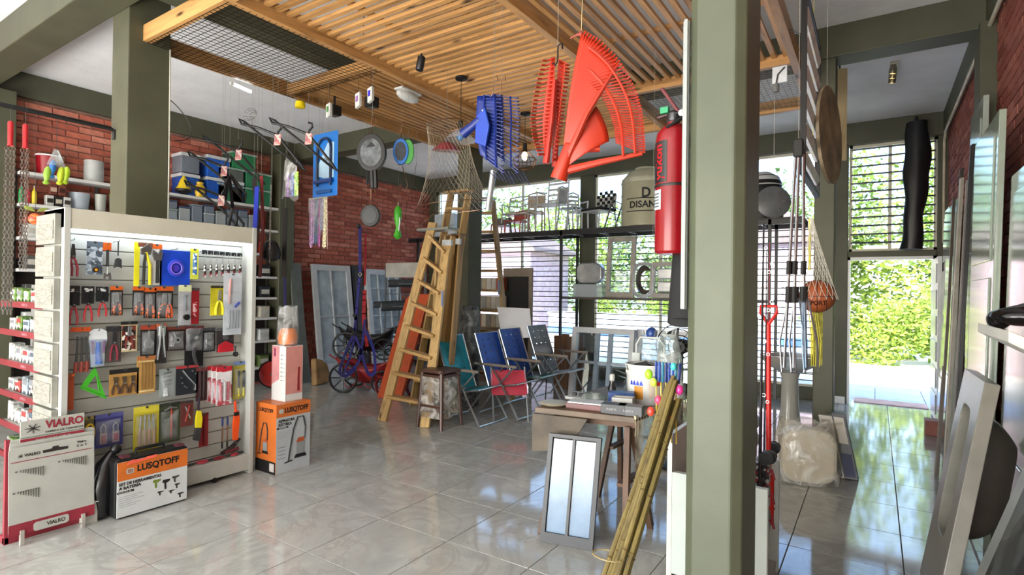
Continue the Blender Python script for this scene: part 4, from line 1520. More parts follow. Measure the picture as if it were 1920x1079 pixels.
for k, px in enumerate((352, 382)):
    y = at(px, 340, 'x', -7.72).y
    t = thing('funnel', ['yellow upturned funnel on a black rim at the front of the top shelf', 'short yellow spouted funnel beside the cool boxes'][k], 'funnel', (-7.83 + k * .0, y, 2.752))
    if k == 0:
        M().lathe([(.02, .0), (.105, .04), (.105, .07)], n=20).build('black_base', BLACK, t, smooth=True)
        M().lathe([(.1, .07), (.075, .1), (.012, .27)], n=20).build('cone', P_('e3c41c', .35), t, smooth=True)
    else:
        M().lathe([(.05, 0), (.075, .07), (.06, .09), (.07, .13), (.045, .17), (.05, .2)], n=18).build('cone', P_('d8ae18', .35), t, smooth=True)
for k, (px, lev, w_) in enumerate(((512, 0, .42), (548, 0, .3), (520, 1, .4), (498, 2, .3), (520, 2, .35))):
    y = [4.42, 4.85, 4.85, 4.42, 4.62][k]
    w_ = [.38, .4, .4, .38, .36][k]
    box_item('storage_crate', ['green storage crate with white lid, bottom left of the green stack', 'green storage crate, bottom right of the green stack', 'green storage crate, middle of the green stack', 'grey storage crate, top left of the green stack',
                               'green storage crate with pale lid, top of the green stack'][k], 'storage box', ['2a6b48', '28704a', '2c7350', '5d605c', '2a7a4c'][k], y, [2.75, 2.75, 3.0, 3.0, 3.25][k], w_, .22, .27, group='green storage crates on the top shelf', lid=.025, lidcol='8fa89a')
# clear containers on the second shelf, right part
for k in range(11):
    y = 3.13 + k * .165
    if y > 5.0:
        break
    t = box_item('food_container', 'clear plastic food container, ' + ['first', 'second', 'third', 'fourth', 'fifth', 'sixth', 'seventh', 'eighth', 'ninth', 'tenth', 'eleventh'][k] + ' right of the left column',
                 'container', '8a96a2', y, 2.40, .14, .12 + .05 * (k % 3), .2, group='clear food containers above the display unit', lid=.02, lidcol=['3d4a66', '7a8894', 'a9b0b4', '8d9a90'][k % 4], mat=film(['b5bfc8', 'c9cfd0', '9aa6b4'][k % 3], .5, .2, False))
    if k % 3 == 0:
        box_item('food_container', 'dark lidded food container stacked in the upper row, ' + ['first', 'second', 'third', 'fourth'][k // 3] + ' from the column', 'container', '55606c', y, 2.54, .13, .1, .2,
                 group='upper clear food containers', lid=.02, lidcol='39435a', mat=film('7d8896', .7, .2, False))
# goods on the lower shelves right of the display unit and left of the rack
rnd = random.Random(11)
kinds = ['b34a3a', '8a8f96', '3c5f8a', '4a4a46', 'b8b2a0', '2f6f5a', '7a2a2a', 'c2c4c0', '5d6a3a', '202226']
low = [(y_, z_) for z_ in LV[:6] for y_ in (4.15, 4.36, 4.57, 4.78, 4.99)]
for k, (y, z) in enumerate(low):
    lev = LV.index(z)
    col = rnd.choice(kinds)
    nm = ['bottom', 'second', 'third', 'fourth', 'fifth', 'sixth'][lev] + ' shelf from the floor'
    pl = ['leftmost', 'second', 'middle', 'fourth', 'rightmost'][[4.15, 4.36, 4.57, 4.78, 4.99].index(y)]
    if (k + lev) % 2:
        pot('household_pot', '%s round tub right of the display unit, %s' % (pl, nm), 'tub', P_(col, .3), y, z, .08, .15, 'household goods on the lower wall shelves', lid=P_(shade(col, 1.3), .3) if k % 3 else None)
    else:
        box_item('household_box', '%s packed box right of the display unit, %s' % (pl, nm), 'box', col, y, z, .16, .17, .16, group='household goods on the lower wall shelves', band='b5b3aa', lid=.008, lidcol=shade(col, .7))
# round red basin leaning by the shelf foot
t = thing('red_basin', 'round dark basin with a red inside leaning at the foot of the wall shelving', 'basin', (-7.55, 4.95, 0))
M().lathe([(.12, -.06), (.2, .02), (.21, .03), (.19, .02)], (0, 0, .21), (1, -.35, .25), 24, cap=False).build('bowl_rim', BLACK, t, smooth=True)
M().lathe([(.02, -.04), (.11, -.035), (.19, .025)], (0, 0, .21), (1, -.35, .25), 24, cap=False).build('bowl_inside', P_('a82c26', .35), t, smooth=True)
# goods left of the column on lower shelves
for k, (y, z) in enumerate([(y_, z_) for z_ in (1.68, 2.03, 1.36, 1.05) for y_ in (2.2, 2.4, 2.6, 2.8)]):
    col = rnd.choice(kinds)
    lv = {1.68: 'at eye height', 2.03: 'just above eye height', 1.36: 'at chest height', 1.05: 'at waist height'}[z]
    pos = {2.2: 'behind the left chain', 2.4: 'second', 2.6: 'third', 2.8: 'fourth'}[y]
    if k % 2:
        pot('kitchen_jar', 'glass jar on the far left wall shelf %s, %s along' % (lv, pos), 'jar', film('a9b4b4', .6, .2, False), y, z, .065, .13, 'jars and boxes behind the chains', lid=P_('6a6f6c'))
    else:
        box_item('kitchen_box', 'small carton on the far left shelf %s, %s along' % (lv, pos), 'box', col, y, z, .15, .15, .14, group='jars and boxes behind the chains', band='a9a69c')

# ------------------------------------------------------------------ accessories rack with red price strips
rk = thing('accessory_rack', 'grey pegboard rack with dark red price strips behind the slatwall unit', 'rack', (-5.2, 1.6, 0))
RX0, RX1, RY = -5.85, -4.66, 1.45
M(rk).bb((RX0, RY + .18, 0), (RX1, RY + .2, 1.5)).build('back_panel', P_('8f918e', .5), rk)
M(rk).bb((RX1 - .02, RY - .02, 0), (RX1, RY + .2, 1.5)).build('side_frame', P_('8a8a84', .5), rk)
zs = [1.36, 1.14, .90, .66, .42, .18]
for k, z in enumerate(zs):
    M(rk).bb((RX0, RY, z - .02), (RX1 - .02, RY + .18, z)).build('shelf', P_('a9a9a4', .4), rk)
    p = M(rk).bb((RX0, RY - .012, z - .035), (RX1 - .02, RY, z + .012)).build('price_strip', P_('7c1f2a', .4), rk)
    text('OFERTA', (-5.3, RY - .0125, z - .012), X, Z, .02, P_('b08088', .5), p, .12)
words_ = ['top', 'second', 'third', 'fourth', 'fifth', 'bottom']
for k, z in enumerate(zs):
    for j in range(7):
        x = RX0 + .1 + j * .155
        col = rnd.choice(['b9bcbc', 'a9aaa6', '6b6e70', '8d3a34', '5a7a3a', '8b9aa4', 'c4c4be', '3a3c40'])
        t = thing('hardware_packet', 'small packet %s from the left on the %s level of the red striped rack' % (['first', 'second', 'third', 'fourth', 'fifth', 'sixth', 'seventh'][j], words_[k]), 'packet', (x, RY + .07, z),
                  'packets on the red striped rack')
        h = rnd.uniform(.09, .16)
        M().box((0, 0, h / 2), (.12, .07, h)).build('packet_body', spots([col, shade(col, .7), 'c9c9c4', shade(col, 1.2)], 35), t, bevel=.004)
        M().box((0, -.036, h * .7), (.09, .002, h * .3)).build('packet_label', P_(rnd.choice(['c8c8c2', '7a7f84', 'a23a3a', '4a5a6a']), .4), t)

# ------------------------------------------------------------------ rod with chains and toys
rod = M().tube([(-4.955, .7, 2.72), (-4.955, 1.84, 2.72), (-4.955, 1.868, 2.70), (-4.955, 1.868, 2.64)], .017, 10).build('hanging_rod', BLACK, smooth=True)
tag(rod, 'thick black rod fixed to the left column, carrying chains', 'rod')


def chain_bundle(px, label, zb, seed):
    y = at(px, 240, 'x', -4.955).y
    t = thing('chain_bundle', label, 'chain', (-4.955, y, 2.72), 'galvanised chains under the black rod')
    M().tube([(0, 0, .018), (.02, 0, 0), (0, 0, -.02), (0, 0, -.1)], .002, 5).build('string', DKGREY, t)
    M().lathe([(.010, -.1), (.017, -.11), (.015, -.26), (.02, -.27)], n=10, cap=False).build('red_bag_top', P_('c01f26', .3), t, smooth=True)
    rnd_ = random.Random(seed)
    m = M()
    for strand in range(3):
        z = -.29
        ox, oy = rnd_.uniform(-.012, .012), (strand - 1) * .018
        k = 0
        while z > zb:
            pts = []
            for i in range(8):
                a = 2 * PI * i / 8
                u_, v_ = .009 * math.cos(a), .017 * math.sin(a)
                pts.append((ox + (u_ if k % 2 else 0), oy + (0 if k % 2 else u_), z + v_))
            m.tube(pts, .003, 4, closed=True)
            z -= .026
            k += 1
    m.build('links', metal('c4c7ca', .25), t, kind='stuff', smooth=True)
    return t


chain_bundle(20, 'galvanised chain bundle with a red top, leftmost under the rod', -1.42, 1)
chain_bundle(48, 'galvanised chain bundle with a red top, right one under the rod', -1.1, 2)
y = at(105, 320, 'x', -4.955).y
t = thing('hanging_toys', 'blue and lime green plastic fish toys hanging from the black rod', 'toy', (-4.955, y, 2.72))
M().tube([(0, 0, .0), (0, 0, -.24)], .0015, 5).build('string', DKGREY, t)
M().surf(lambda a, b: V((.03 * math.cos(2 * PI * a) * (.3 + b), .045 * math.sin(2 * PI * a) * (.3 + b), -.24 - .12 * b)), 14, 5).build('net_top', film('e9efef', .5), t, smooth=True)
for dy, dz, col, nm in ((-.02, -.38, '2a6fb5', 'blue_fish'), (.028, -.42, 'b7c92a', 'lime_fish'), (.06, -.41, 'aac62c', 'lime_fish'), (-.05, -.43, '8fb83a', 'green_fish')):
    M().lathe([(.012, -.07), (.022, -.06), (.012, -.045), (.024, 0), (.02, .04), (.008, .06)], (0, dy, dz), (0, .1, 1), 12).build(nm, P_(col, .35), t, smooth=True)
y = at(60, 450, 'x', -4.955).y
t = thing('orange_ball_toy', 'orange and green striped ball in a net, low on the right chain', 'toy', (-4.9, y, 2.02))
M().tube([(-.055, 0, .7), (0, 0, .0)], .0012, 5).build('string', DKGREY, t)
M().ball((0, 0, -.06), .04).build('ball', spots(['d8502a', 'c23a22', 'e87a3a'], 30, (1, 1, 4)), t, smooth=True)
for s_ in (-1, 1):
    M().prism([(0, 0), (.05, .01), (.06, .035), (.02, .03)], (.01, s_ * .005, -.01), (0, s_, 0), Z, .01).build('net_bow', P_('8f9a4a', .4), t)
t = thing('cable_loop', 'wire whisk hanging from the wall beam left of the display unit', 'cable', (-8.0, 1.9, 3.5))
M().tube([(.02, -.2, .1), (.05, -.05, .12), (.06, .05, .0), (.02, .08, -.25)], .01, 8).build('white_cable', P_('a9a797', .5), t, smooth=True)
t['label'] = 'loop of pale cable on the wall pilaster at the far left'
t.name = 'cable_loop'
# cables on the column
t = tag(M().tube([(-4.735, 2.16, 3.4), (-4.735, 2.165, 2.6), (-4.74, 2.17, 2.0)], .006, 6).build('white_cable', P_('b9b7a8', .5), smooth=True), 'thin white cable running down the right edge of the left column', 'cable')
t = tag(M().tube(bez((-4.74, 2.17, 3.0), (-4.7, 2.3, 2.9), (-4.7, 2.42, 2.7), (-4.72, 2.2, 2.68), 12), .004, 6).build('black_cable', BLACK, smooth=True), 'small loop of black cable beside the left column', 'cable')
# ------------------------------------------------------------------ goods hanging from the timber ceiling
def cord(t, p0, p1, r=.0008, mat=None, name='string'):
    o = V(t.location)
    p1 = V(p1)
    if abs(p1.z - ZB) < .03:
        p1.z = ZB + .06
    return M().tube([V(p0) - o, p1 - o], r, 4).build(name, mat or P_('8d887c', .6), t)


def s_hook(t, p, h=.1, d=Y, r=.003, mat=None):
    """S hook whose top bend rests at p"""
    o = V(t.location)
    p = V(p) - o
    d = V(d).normalized()
    w = h * .16
    pts = [p + d * (w * 1.7) - Z * w * 1.6, p + d * w * 1.5, p + d * w * .9 + Z * w * .3, p + Z * .0 + d * .0 - Z * w * .3, p - Z * h * .55, p - Z * (h - w) - d * w * .1,
           p - Z * h - d * w * .9, p - Z * (h - w) - d * w * 1.8]
    return M().tube(pts, r, 6).build('hook', mat or WIRE, t, smooth=True)


# black plastic hangers with pink tags
def hanger(px, py, yplane, spx, label, rot):
    p = at(px, py, 'y', yplane)
    t = thing('tack_hanger', label, 'hanger', p, 'black plastic hangers under the mesh')
    cord(t, p + Z * .03, (p.x, p.y, ZB))
    R = Matrix.Rotation(rot, 3, 'Z')
    def q(a, b):
        return R @ V((a, 0, b))
    M().tube([q(.0, .035), q(.03, .03), q(.035, .0), q(.01, -.03), q(0, -.06)], .009, 7).build('hook', BLACK, t, smooth=True)
    M().tube([q(0, -.06), q(-.16, .0), q(-.3, .03), q(-.32, .07), q(-.28, .05), q(.0, -.17), q(.2 * spx, -.33), q(.24 * spx, -.36), q(.2, -.30), q(.0, -.06)], .011, 7).build('hanger_bar', BLACK, t, smooth=True)
    m = M()
    m.prism([(-.028, 0), (.028, .005), (.03, .09), (-.024, .095)], q(.01, -.15) + V((.0, -.012, 0)), R @ X, V((.1, 0, 1)), .002)
    m.build('pink_tag', spots(['a85a58', 'b98078', '8a4450', 'b8a49c'], 60), t)
    return t


hanger(447, 270, 2.75, 1.0, 'black hanger with a pink tag, leftmost and lowest by the cool boxes', .58)
hanger(520, 240, 2.75, 1.0, 'black hanger with a pink tag, middle one under the mesh', .58)
hanger(578, 238, 2.85, 1.0, 'black hanger with a pink tag, rightmost, beside the padlock card', .58)
hanger(420, 300, 2.65, .8, 'black hanger with a pink tag in front of the blue cool boxes', .58)
hanger(415, 355, 2.6, .8, 'black hanger with a pink tag, lowest over the display unit', .58)
# tangle of black straps
p = at(430, 330, 'y', 2.6)
t = thing('black_straps', 'tangle of black webbing straps and buckles hanging before the cool boxes', 'straps', p)
cord(t, p, (p.x, p.y, ZB))
for k, (a, b) in enumerate((((0, 0), (.06, -.28)), ((.0, 0), (-.1, -.2)), ((.0, -.02), (-.22, -.26)), ((.03, 0), (.12, -.22)), ((-.05, -.05), (-.18, -.1)))):
    M().beam((a[0], 0, a[1]), (b[0], .02 * k, b[1]), .004, .028, Y).build('strap', BLACK, t)
M().tube(bez((.0, 0, -.28), (.15, 0, -.3), (.2, 0, -.45), (-.05, 0, -.5)), .008, 6).build('looped_strap', BLACK, t, smooth=True)
M().tube([(.06, 0, -.28), (-.03, 0, -.5), (-.02, 0, -.62), (.0, 0, -.95)], [.012, .016, .02, .022], 8).build('hanging_strap', P_('1b1a1a', .5), t, smooth=True)
M().box((-.02, -.02, -.62), (.04, .01, .05)).build('steel_buckle', STEEL, t, bevel=.003)


def strap_item(name, label, pts_px, yplane, mat, w=.03, studs=None, top=None, cat='belt', group=None):
    pts = [at(a, b, 'y', yplane) for a, b in pts_px]
    t = thing(name, label, cat, pts[0], group)
    cord(t, pts[0], (pts[0].x, pts[0].y, ZB))
    m = M(t)
    for a, b in zip(pts, pts[1:]):
        m.beam(a, b, w, .005, Y)
    m.build('webbing', mat, t)
    if studs:
        n = 14
        for i in range(n):
            a = pts[-2].lerp(pts[-1], .5 + .5 * i / n) if len(pts) > 2 else pts[0].lerp(pts[1], i / n)
            M(t).ball(a + V(((-1) ** i * .008, -.004, 0)), .0035, 6, 4).build('stud', STEEL, t)
    return t


BELTG = 'dog collars and belts by the display unit'
strap_item('blue_belt', 'wide royal blue studded belt hanging over the display unit corner', [(482, 350), (478, 430), (466, 503)], 2.7, P_('1c2f9a', .45), .06, True, group=BELTG)
strap_item('black_belt', 'broad black belt hanging right behind the blue belt', [(476, 335), (484, 420), (478, 470)], 2.74, P_('131316', .4), .06, group=BELTG)
strap_item('red_belt', 'dark red tooled belt hanging right of the blue belt', [(490, 330), (493, 430), (487, 520)], 2.8, P_('7a1c22', .5), .045, group=BELTG)
p = at(508, 345, 'y', 2.85)
t = thing('choke_chain', 'long bright steel dog chain beside the red belt', 'chain', p)
cord(t, p, (p.x, p.y, ZB))
m = M()
for k in range(34):
    m.tube([(.0 + (.007 * math.cos(a) if k % 2 else 0), (0 if k % 2 else .007 * math.cos(a)), -.02 - k * .02 + .012 * math.sin(a)) for a in [2 * PI * i / 7 for i in range(7)]], .0024, 4, closed=True)
m.build('links', metal('d0d2d4', .2), t, kind='stuff')
p = at(508, 450, 'y', 2.9)
t = thing('cloth_pouch', 'black rounded pouch hanging beside the steel chain', 'pouch', p)
cord(t, p, (p.x, p.y, ZB))
M().lathe([(.02, 0), (.06, -.03), (.085, -.12), (.075, -.17), (.03, -.19)], n=18).build('pouch_body', P_('161618', .5), t, smooth=True)
# bag of coloured ropes
p = at(545, 302, 'y', 2.95)
t = thing('rope_bag', 'clear bag of purple, blue and lime ropes hanging under two strings', 'bag', p)
for dx in (-.05, .06):
    cord(t, p + V((dx, 0, -.01)), (p.x + dx * .3, p.y, ZB))
M().surf(lambda a, b: V(((-.12 + .24 * a) * (.7 + .3 * b) - .0, -.03 * math.sin(PI * a) * math.sin(PI * b) + .0, .01 - .34 * b + .03 * math.sin(6 * a))), 16, 14).build('clear_bag', film('f4f4f0', .35, .1), t, smooth=True)
for k, (x_, col) in enumerate(((-.06, '6a3a8a'), (-.045, '8a5aa0'), (-.03, '54306e'), (-.002, '223a8a'), (.012, '1c2c70'), (.026, '3a5ab0'), (.055, '8fd02a'), (.07, '7ac424'), (.085, 'a4de3a'))):
    M().tube([(x_, .012, -.1), (x_ + .004 * math.sin(k), .012, -.2), (x_, .012, -.31)], .0085, 7).build('rope', spots([col, shade(col, 1.4), shade(col, .7)], 90), t, smooth=True)
# bundle of long cords
p = at(597, 372, 'y', 3.3)
t = thing('cord_bundle', 'hanging bundle of long mauve, blue and cream cords in clear sleeves', 'cords', p)
cord(t, p, (p.x, p.y, ZB))
M().tube([(-.12, 0, 0), (.13, 0, 0)], .008, 6).build('top_bar', P_('a9a38f', .4), t)
for k in range(14):
    x_ = -.115 + k * .0175
    col = ['9a6a9a', 'b58ab0', '8a5a8a', '9a7aa8', '2a4a6a', '24405e', '30506e', '8a3a7a', 'a04a8a', '7a8a9a', '8a7aa0', 'c9bc9a', 'd4c8a4', 'c0b48e'][k]
    L = [.44, .46, .45, .42, .42, .44, .41, .44, .46, .3, .3, .46, .47, .46][k]
    M().tube([(x_, .003 * (k % 3), 0), (x_ + .003, .003 * (k % 3), -L * .5), (x_, 0, -L)], .0075, 6).build('cord', spots([col, shade(col, .75), shade(col, 1.25)], 120), t, smooth=True)
M().tube([(.125, 0, 0), (.135, 0, -.2), (.14, 0, -.48)], .003, 5).build('thin_cord', P_('c9a29a', .5), t)
M().surf(lambda a, b: V((-.125 + .25 * a, -.015, .01 - .35 * b)), 10, 10).build('clear_sleeve', film('eeeeee', .2, .1), t, smooth=True)
# padlock card
a, b = at(588, 254, 'y', 3.3), at(632, 366, 'y', 3.3)
w_, h_ = b.x - a.x, a.z - b.z
cxp = (a.x + b.x) / 2
t = thing('bicycle_lock_card', 'large blue card holding a black U shaped bicycle lock', 'lock', (cxp, 3.3, a.z))
for dx in (-.05, .05):
    cord(t, (cxp + dx, 3.3, a.z), (cxp + dx * .6, 3.3, ZB))
M(t).bb((cxp - w_ / 2, 3.3, b.z), (cxp + w_ / 2, 3.304, a.z)).build('backing_card', P_('1d6fc4', .35, var=.05), t, bevel=.002)
M(t).prism([(0, .2 * h_), (w_ * .36, .2 * h_), (w_ * .36, h_ * .75), (w_ * .1, h_ * .75), (-.3 * w_, .4 * h_), (-.3 * w_, .25 * h_)], (cxp, 3.298, b.z + .05), X, Z, .001).build('pale_panel', P_('a9c9e0', .35), t)
text('U-LOCK', (cxp + .01, 3.2965, b.z + h_ * .58), X, Z, .03, INK, t, .09, .05)
lw = w_ * .27
arc = [V((lw * math.cos(q), 0, lw * math.sin(q))) for q in [PI * i / 12 for i in range(13)]]
M(t).tube([V((cxp + lw, 3.285, b.z + .1))] + [V((cxp, 3.285, a.z - .15)) + q for q in arc] + [V((cxp - lw, 3.285, b.z + .1))], .012, 10).build('shackle', P_('1c2c4a', .3), t, smooth=True)
M(t).tube([(cxp - lw - .03, 3.285, b.z + .14), (cxp + lw + .03, 3.285, b.z + .14)], .02, 10).build('crossbar', P_('173a7a', .35), t, smooth=True)
M(t).bb((cxp - lw - .01, 3.28, b.z + .03), (cxp + lw + .01, 3.3, b.z + .06)).build('bracket', P_('12508f', .3), t, bevel=.004)
# small hook and bulb goods on the mesh edge
for k, (px, py, col, lab) in enumerate(((563, 188, 'e6c21a', 'yellow plastic cap hanging from the mesh edge'), (617, 195, 'b8c8b0', 'white bulb pack with green print hanging from the mesh edge'),
                                        (672, 175, 'c9bcd0', 'white bulb pack with violet print hanging near the second beam'), (683, 170, '4a3ac0', 'small white pack with a blue violet dot'))):
    p = at(px, py, 'y', 3.36)
    t = thing('bulb_pack', lab, 'pack', p, 'small packs hanging from the mesh edge')
    if k == 3:
        t.location = p + V((.06, .02, .02))
    s_hook(t, (t.location.x, t.location.y, ZB + .0), max(.05, ZB - t.location.z - .02), X)
    if k == 0:
        M().lathe([(.02, .0), (.045, -.02), (.05, -.07), (.04, -.075)], n=14).build('yellow_cap', P_('f0d418', .3), t, smooth=True)
    else:
        M().prism([(-.03, 0), (.03, 0), (.035, -.12), (-.025, -.13)], (0, 0, .0), V((.95, 0, .25)), Z, .03).build('carton', P_('d2d4cf', .3), t, bevel=.003)
        M().prism([(-.012, 0), (.012, 0), (.012, -.05), (-.012, -.05)], (0, -.02, -.03), V((.95, 0, .25)), Z, .004).build('print_mark', P_(['', '4f8f4a', '9a6ab0', '3a2ac0'][k], .4), t)
for k, (px, py) in enumerate(((627, 208), (697, 192), (790, 112))):
    p = at(px, py, 'z', ZB - (.08 if k < 2 else .02))
    t = thing('spot_lamp', ['small black cube spotlight under the left outer beam strip', 'small black cube spotlight beside the hooks', 'black cylinder spotlight under the middle slats'][k], 'lamp', p)
    if k < 2:
        M().box((0, 0, 0), (.1, .1, .1)).build('lamp_body', P_('0c0c0d', .6), t, bevel=.004)
        M().tube([(0, 0, .05), (0, 0, .16)], .012, 8).build('stem', BLACK, t)
        M().lathe([(.035, -.052), (.03, -.05)], n=14).build('lens', P_('6a6a60', .2), t)
    else:
        M().lathe([(.028, -.09), (.032, -.085), (.032, .02), (.02, .03)], (0, 0, 0), (.15, .1, 1), 14).build('lamp_body', P_('17181c', .4), t, smooth=True)
        M().tube([(0, 0, .02), (0, 0, .05)], .008, 8).build('stem', BLACK, t)
p = at(765, 181, 'z', ZB + .0)
t = thing('bulkhead_lamp', 'white oval bulkhead lamp under the second long beam', 'lamp', p)
M().ball((0, 0, -.0), (.06, .15, .055), 18, 10).build('diffuser', P_('d6d8d4', .3), t, smooth=True)
M().box((0, 0, .045), (.11, .27, .02)).build('base', WHITE, t, bevel=.004)
# tube light on the outer beam
p0, p1 = at(438, 158, 'z', ZB - .03), at(470, 172, 'z', ZB - .03)
t = thing('tube_light', 'lit white tube light on the left outer beam', 'lamp', (p0 + p1) / 2)
M().tube([p0 - V(t.location), p1 - V(t.location)], .014, 10).build('glowing_tube', emit('f4fbff', 12), t)
M().tube([p0 - V(t.location) + V((0, -.03, 0)), p0 - V(t.location) + V((0, -.005, 0))], .018, 10).build('end_cap', WHITE, t)
# wire basket fan guard
p = at(473, 216, 'y', 3.6)
t = thing('wire_cage', 'oval wire lamp cage hanging below the outer beam', 'cage', p)
cord(t, p + Z * .1, (p.x, p.y, ZC))
for s_ in (1.0, .75, .45):
    M().tube([(.13 * s_ * math.cos(a), -.03 + .06 * (1 - s_), .07 * s_ * math.sin(a)) for a in [2 * PI * i / 20 for i in range(20)]], .0022, 5, closed=True).build('cage_ring', metal('8d8b86', .4), t, smooth=True)
for k in range(10):
    a = 2 * PI * k / 10
    M().tube([(.13 * math.cos(a), -.03, .07 * math.sin(a)), (.04 * math.cos(a), .035, .02 * math.sin(a))], .0018, 4).build('cage_rib', metal('8d8b86', .4), t)
M().tube([(.0, 0, -.06), (.0, 0, -.16)], .003, 5).build('cage_handle', metal('8d8b86', .4), t)
# fetch leads: black ovals, reels
def reel(name, label, px, py, yp, rx, rz, body, face, group=None, cordlen=.08):
    p = at(px, py, 'x', yp)
    t = thing(name, label, 'retractable lead', p, group)
    s_hook(t, (p.x, p.y, p.z + rz + .15), .16, Y, .0035)
    cord(t, (p.x, p.y, p.z + rz + .14), (p.x, p.y, ZB + .0))
    u_ = V((.835, .55, 0))
    n_ = V((.55, -.835, 0)).normalized()
    M().prism([(rx * math.cos(a), rz * math.sin(a)) for a in [2 * PI * i / 28 for i in range(28)]], (0, 0, 0), u_, Z, .05).build('casing', body, t, bevel=.006)
    M().prism([(rx * .72 * math.cos(a), rz * .74 * math.sin(a)) for a in [2 * PI * i / 28 for i in range(28)]], n_ * .0255, u_, Z, .004).build('face_disc', face, t, bevel=.001)
    return t, u_, n_


t, u_, n_ = reel('black_lead', 'large black oval headlamp with a grey face on wire hooks', 697, 287, -3.6, .125, .16, P_('141415', .4), P_('55585b', .3, .2, var=.5, scale=12))
t.name = 'oval_headlamp'
t['category'] = 'headlamp'
M().prism([(-.04, .04), (.04, .05), (.0, .09)], n_ * .028, u_, Z, .002).build('dark_mark', BLACK, t)
for k in range(4):
    M().tube([u_ * (-.06 + .012 * k) + V((0, .02, -.04)), u_ * (-.055 + .012 * k) + V((0, .02, -.27 + .01 * k))], .006, 6).build('side_strap', BLACK, t, smooth=True)
for k in range(2):
    M().tube([u_ * (.0 + .03 * k) + V((0, 0, -.1)), u_ * (.01 + .03 * k) + V((0, 0, -.30))], .022, 7).build('tail_strap', BLACK, t, smooth=True)
t, u_, n_ = reel('blue_lead', 'blue retractable lead on an S hook', 752, 285, -3.55, .07, .115, P_('1f6fc8', .35), P_('1c2430', .3, var=.6, scale=40), 'retractable leads')
M().box((-.01, 0, -.09), (.04, .03, .05)).build('handle_grip', BLACK, t, bevel=.006)
p = at(765, 285, 'x', -3.5)
t = thing('green_lead', 'green retractable lead tucked behind the blue one', 'retractable lead', p, 'retractable leads')
M().prism([(.055 * math.cos(a), .11 * math.sin(a)) for a in [2 * PI * i / 20 for i in range(20)]], (0, 0, 0), u_, Z, .03).build('casing', P_('3f9a3a', .35), t, bevel=.005)
cord(t, p + Z * .07, (p.x, p.y, ZB))
t, u_, n_ = reel('black_reel', 'black disc shaped reel hanging over the blue harness', 695, 405, -3.62, .08, .095, BLACK, P_('101012', .35, var=.4, scale=12))
M().ball((0, 0, .085), .02).build('top_knob', P_('8a5a3a', .4), t, smooth=True)
p = at(746, 415, 'y', 4.2)
t = thing('green_lead_coil', 'lime green coiled lead hanging from an S hook', 'lead', p)
s_hook(t, (p.x, p.y, p.z + .38), .2, X, .0035)
cord(t, p + Z * .37, (p.x, p.y, ZB))
cord(t, p + Z * .2, p + Z * .1, .003, WHITE)
M().lathe([(.016, -.19), (.045, -.16), (.02, -.07), (.042, .05), (.04, .12), (.016, .16)], n=12).build('coiled_lead', P_('44a82a', .4), t, smooth=True)
M().tube([(.03, -.01, .1), (.035, -.01, -.02), (.02, -.01, -.13)], .006, 6).build('white_trim', WHITE, t, smooth=True)
p = at(757, 232, 'y', 4.0)
t = thing('s_hook', 'empty brown S hook swinging below the blue lead', 'hook', at(757, 330, 'y', 4.0))
M().tube([(-.02, 0, .1), (.0, 0, .04), (.03, 0, -.03), (.055, 0, -.1), (.03, 0, -.14), (-.02, 0, -.12)], .004, 6).build('hook_wire', WIRE, t, smooth=True)
cord(t, V(t.location) + V((-.02, 0, .1)), (t.location.x - .02, t.location.y, ZB))

# blue and red harnesses
HY = 4.0
def webpath(t, pts, w, mat, name='webbing', edge=None):
    pts = [at(a, b, 'y', HY) if len(q) == 0 else at(a, b, 'y', HY + q[0]) for a, b, *q in pts]
    m = M(t)
    sm = []
    for i in range(len(pts) - 1):
        p0, p1, p2, p3 = pts[max(i - 1, 0)], pts[i], pts[i + 1], pts[min(i + 2, len(pts) - 1)]
        for q in range(5):
            s_ = q / 5
            sm.append(.5 * ((2 * p1) + (p2 - p0) * s_ + (2 * p0 - 5 * p1 + 4 * p2 - p3) * s_ ** 2 + (-p0 + 3 * p1 - 3 * p2 + p3) * s_ ** 3))
    sm.append(pts[-1])
    for a, b in zip(sm, sm[1:]):
        if (b - a).length > 1e-5:
            m.beam(a - (b - a) * .08, b + (b - a) * .08, w, .006, Y)
    return m.build(name, mat, t)


HB, HR = P_('1c1e70', .55, var=.15), P_('9a1c24', .55, var=.15)
p = at(676, 425, 'y', HY)
t = thing('blue_harness', 'blue webbing horse harness with long looped straps', 'harness', p)
cord(t, p, (p.x, p.y, ZB))
webpath(t, [(675, 425), (675, 465), (675, 510)], .04, HB)
M(t).tube([at(675, 515, 'y', HY) + V((.02 * math.cos(a), 0, .02 * math.sin(a))) for a in [2 * PI * i / 12 for i in range(12)]], .004, 6, closed=True).build('steel_ring', STEEL, t, smooth=True)
M(t).ball(at(673, 425, 'y', HY), .025).build('top_buckle', BLACK, t)
webpath(t, [(674, 522), (668, 590), (664, 625)], .035, HB)
webpath(t, [(664, 625), (645, 670), (637, 698), (650, 705), (668, 690)], .035, HB)
webpath(t, [(664, 625), (676, 655), (690, 700), (703, 696), (700, 655), (685, 620)], .035, HB)
webpath(t, [(668, 590), (662, 650), (645, 700)], .03, HB)
webpath(t, [(684, 600), (680, 640), (672, 680), (650, 700)], .03, HB)
M(t).box(at(665, 592, 'y', HY - .01), (.05, .012, .03)).build('adjuster', BLACK, t, bevel=.002)
M(t).box(at(663, 625, 'y', HY - .01), (.05, .012, .05)).build('adjuster', BLACK, t, bevel=.002)
t = thing('red_harness', 'dark red webbing harness hanging right behind the blue one', 'harness', at(685, 440, 'y', HY + .05))
cord(t, t.location, (t.location.x, t.location.y, ZB))
webpath(t, [(685, 440, .05), (685, 500, .05), (684, 535, .05)], .022, HR)
webpath(t, [(684, 545, .05), (682, 600, .05), (688, 650, .05)], .05, HR)
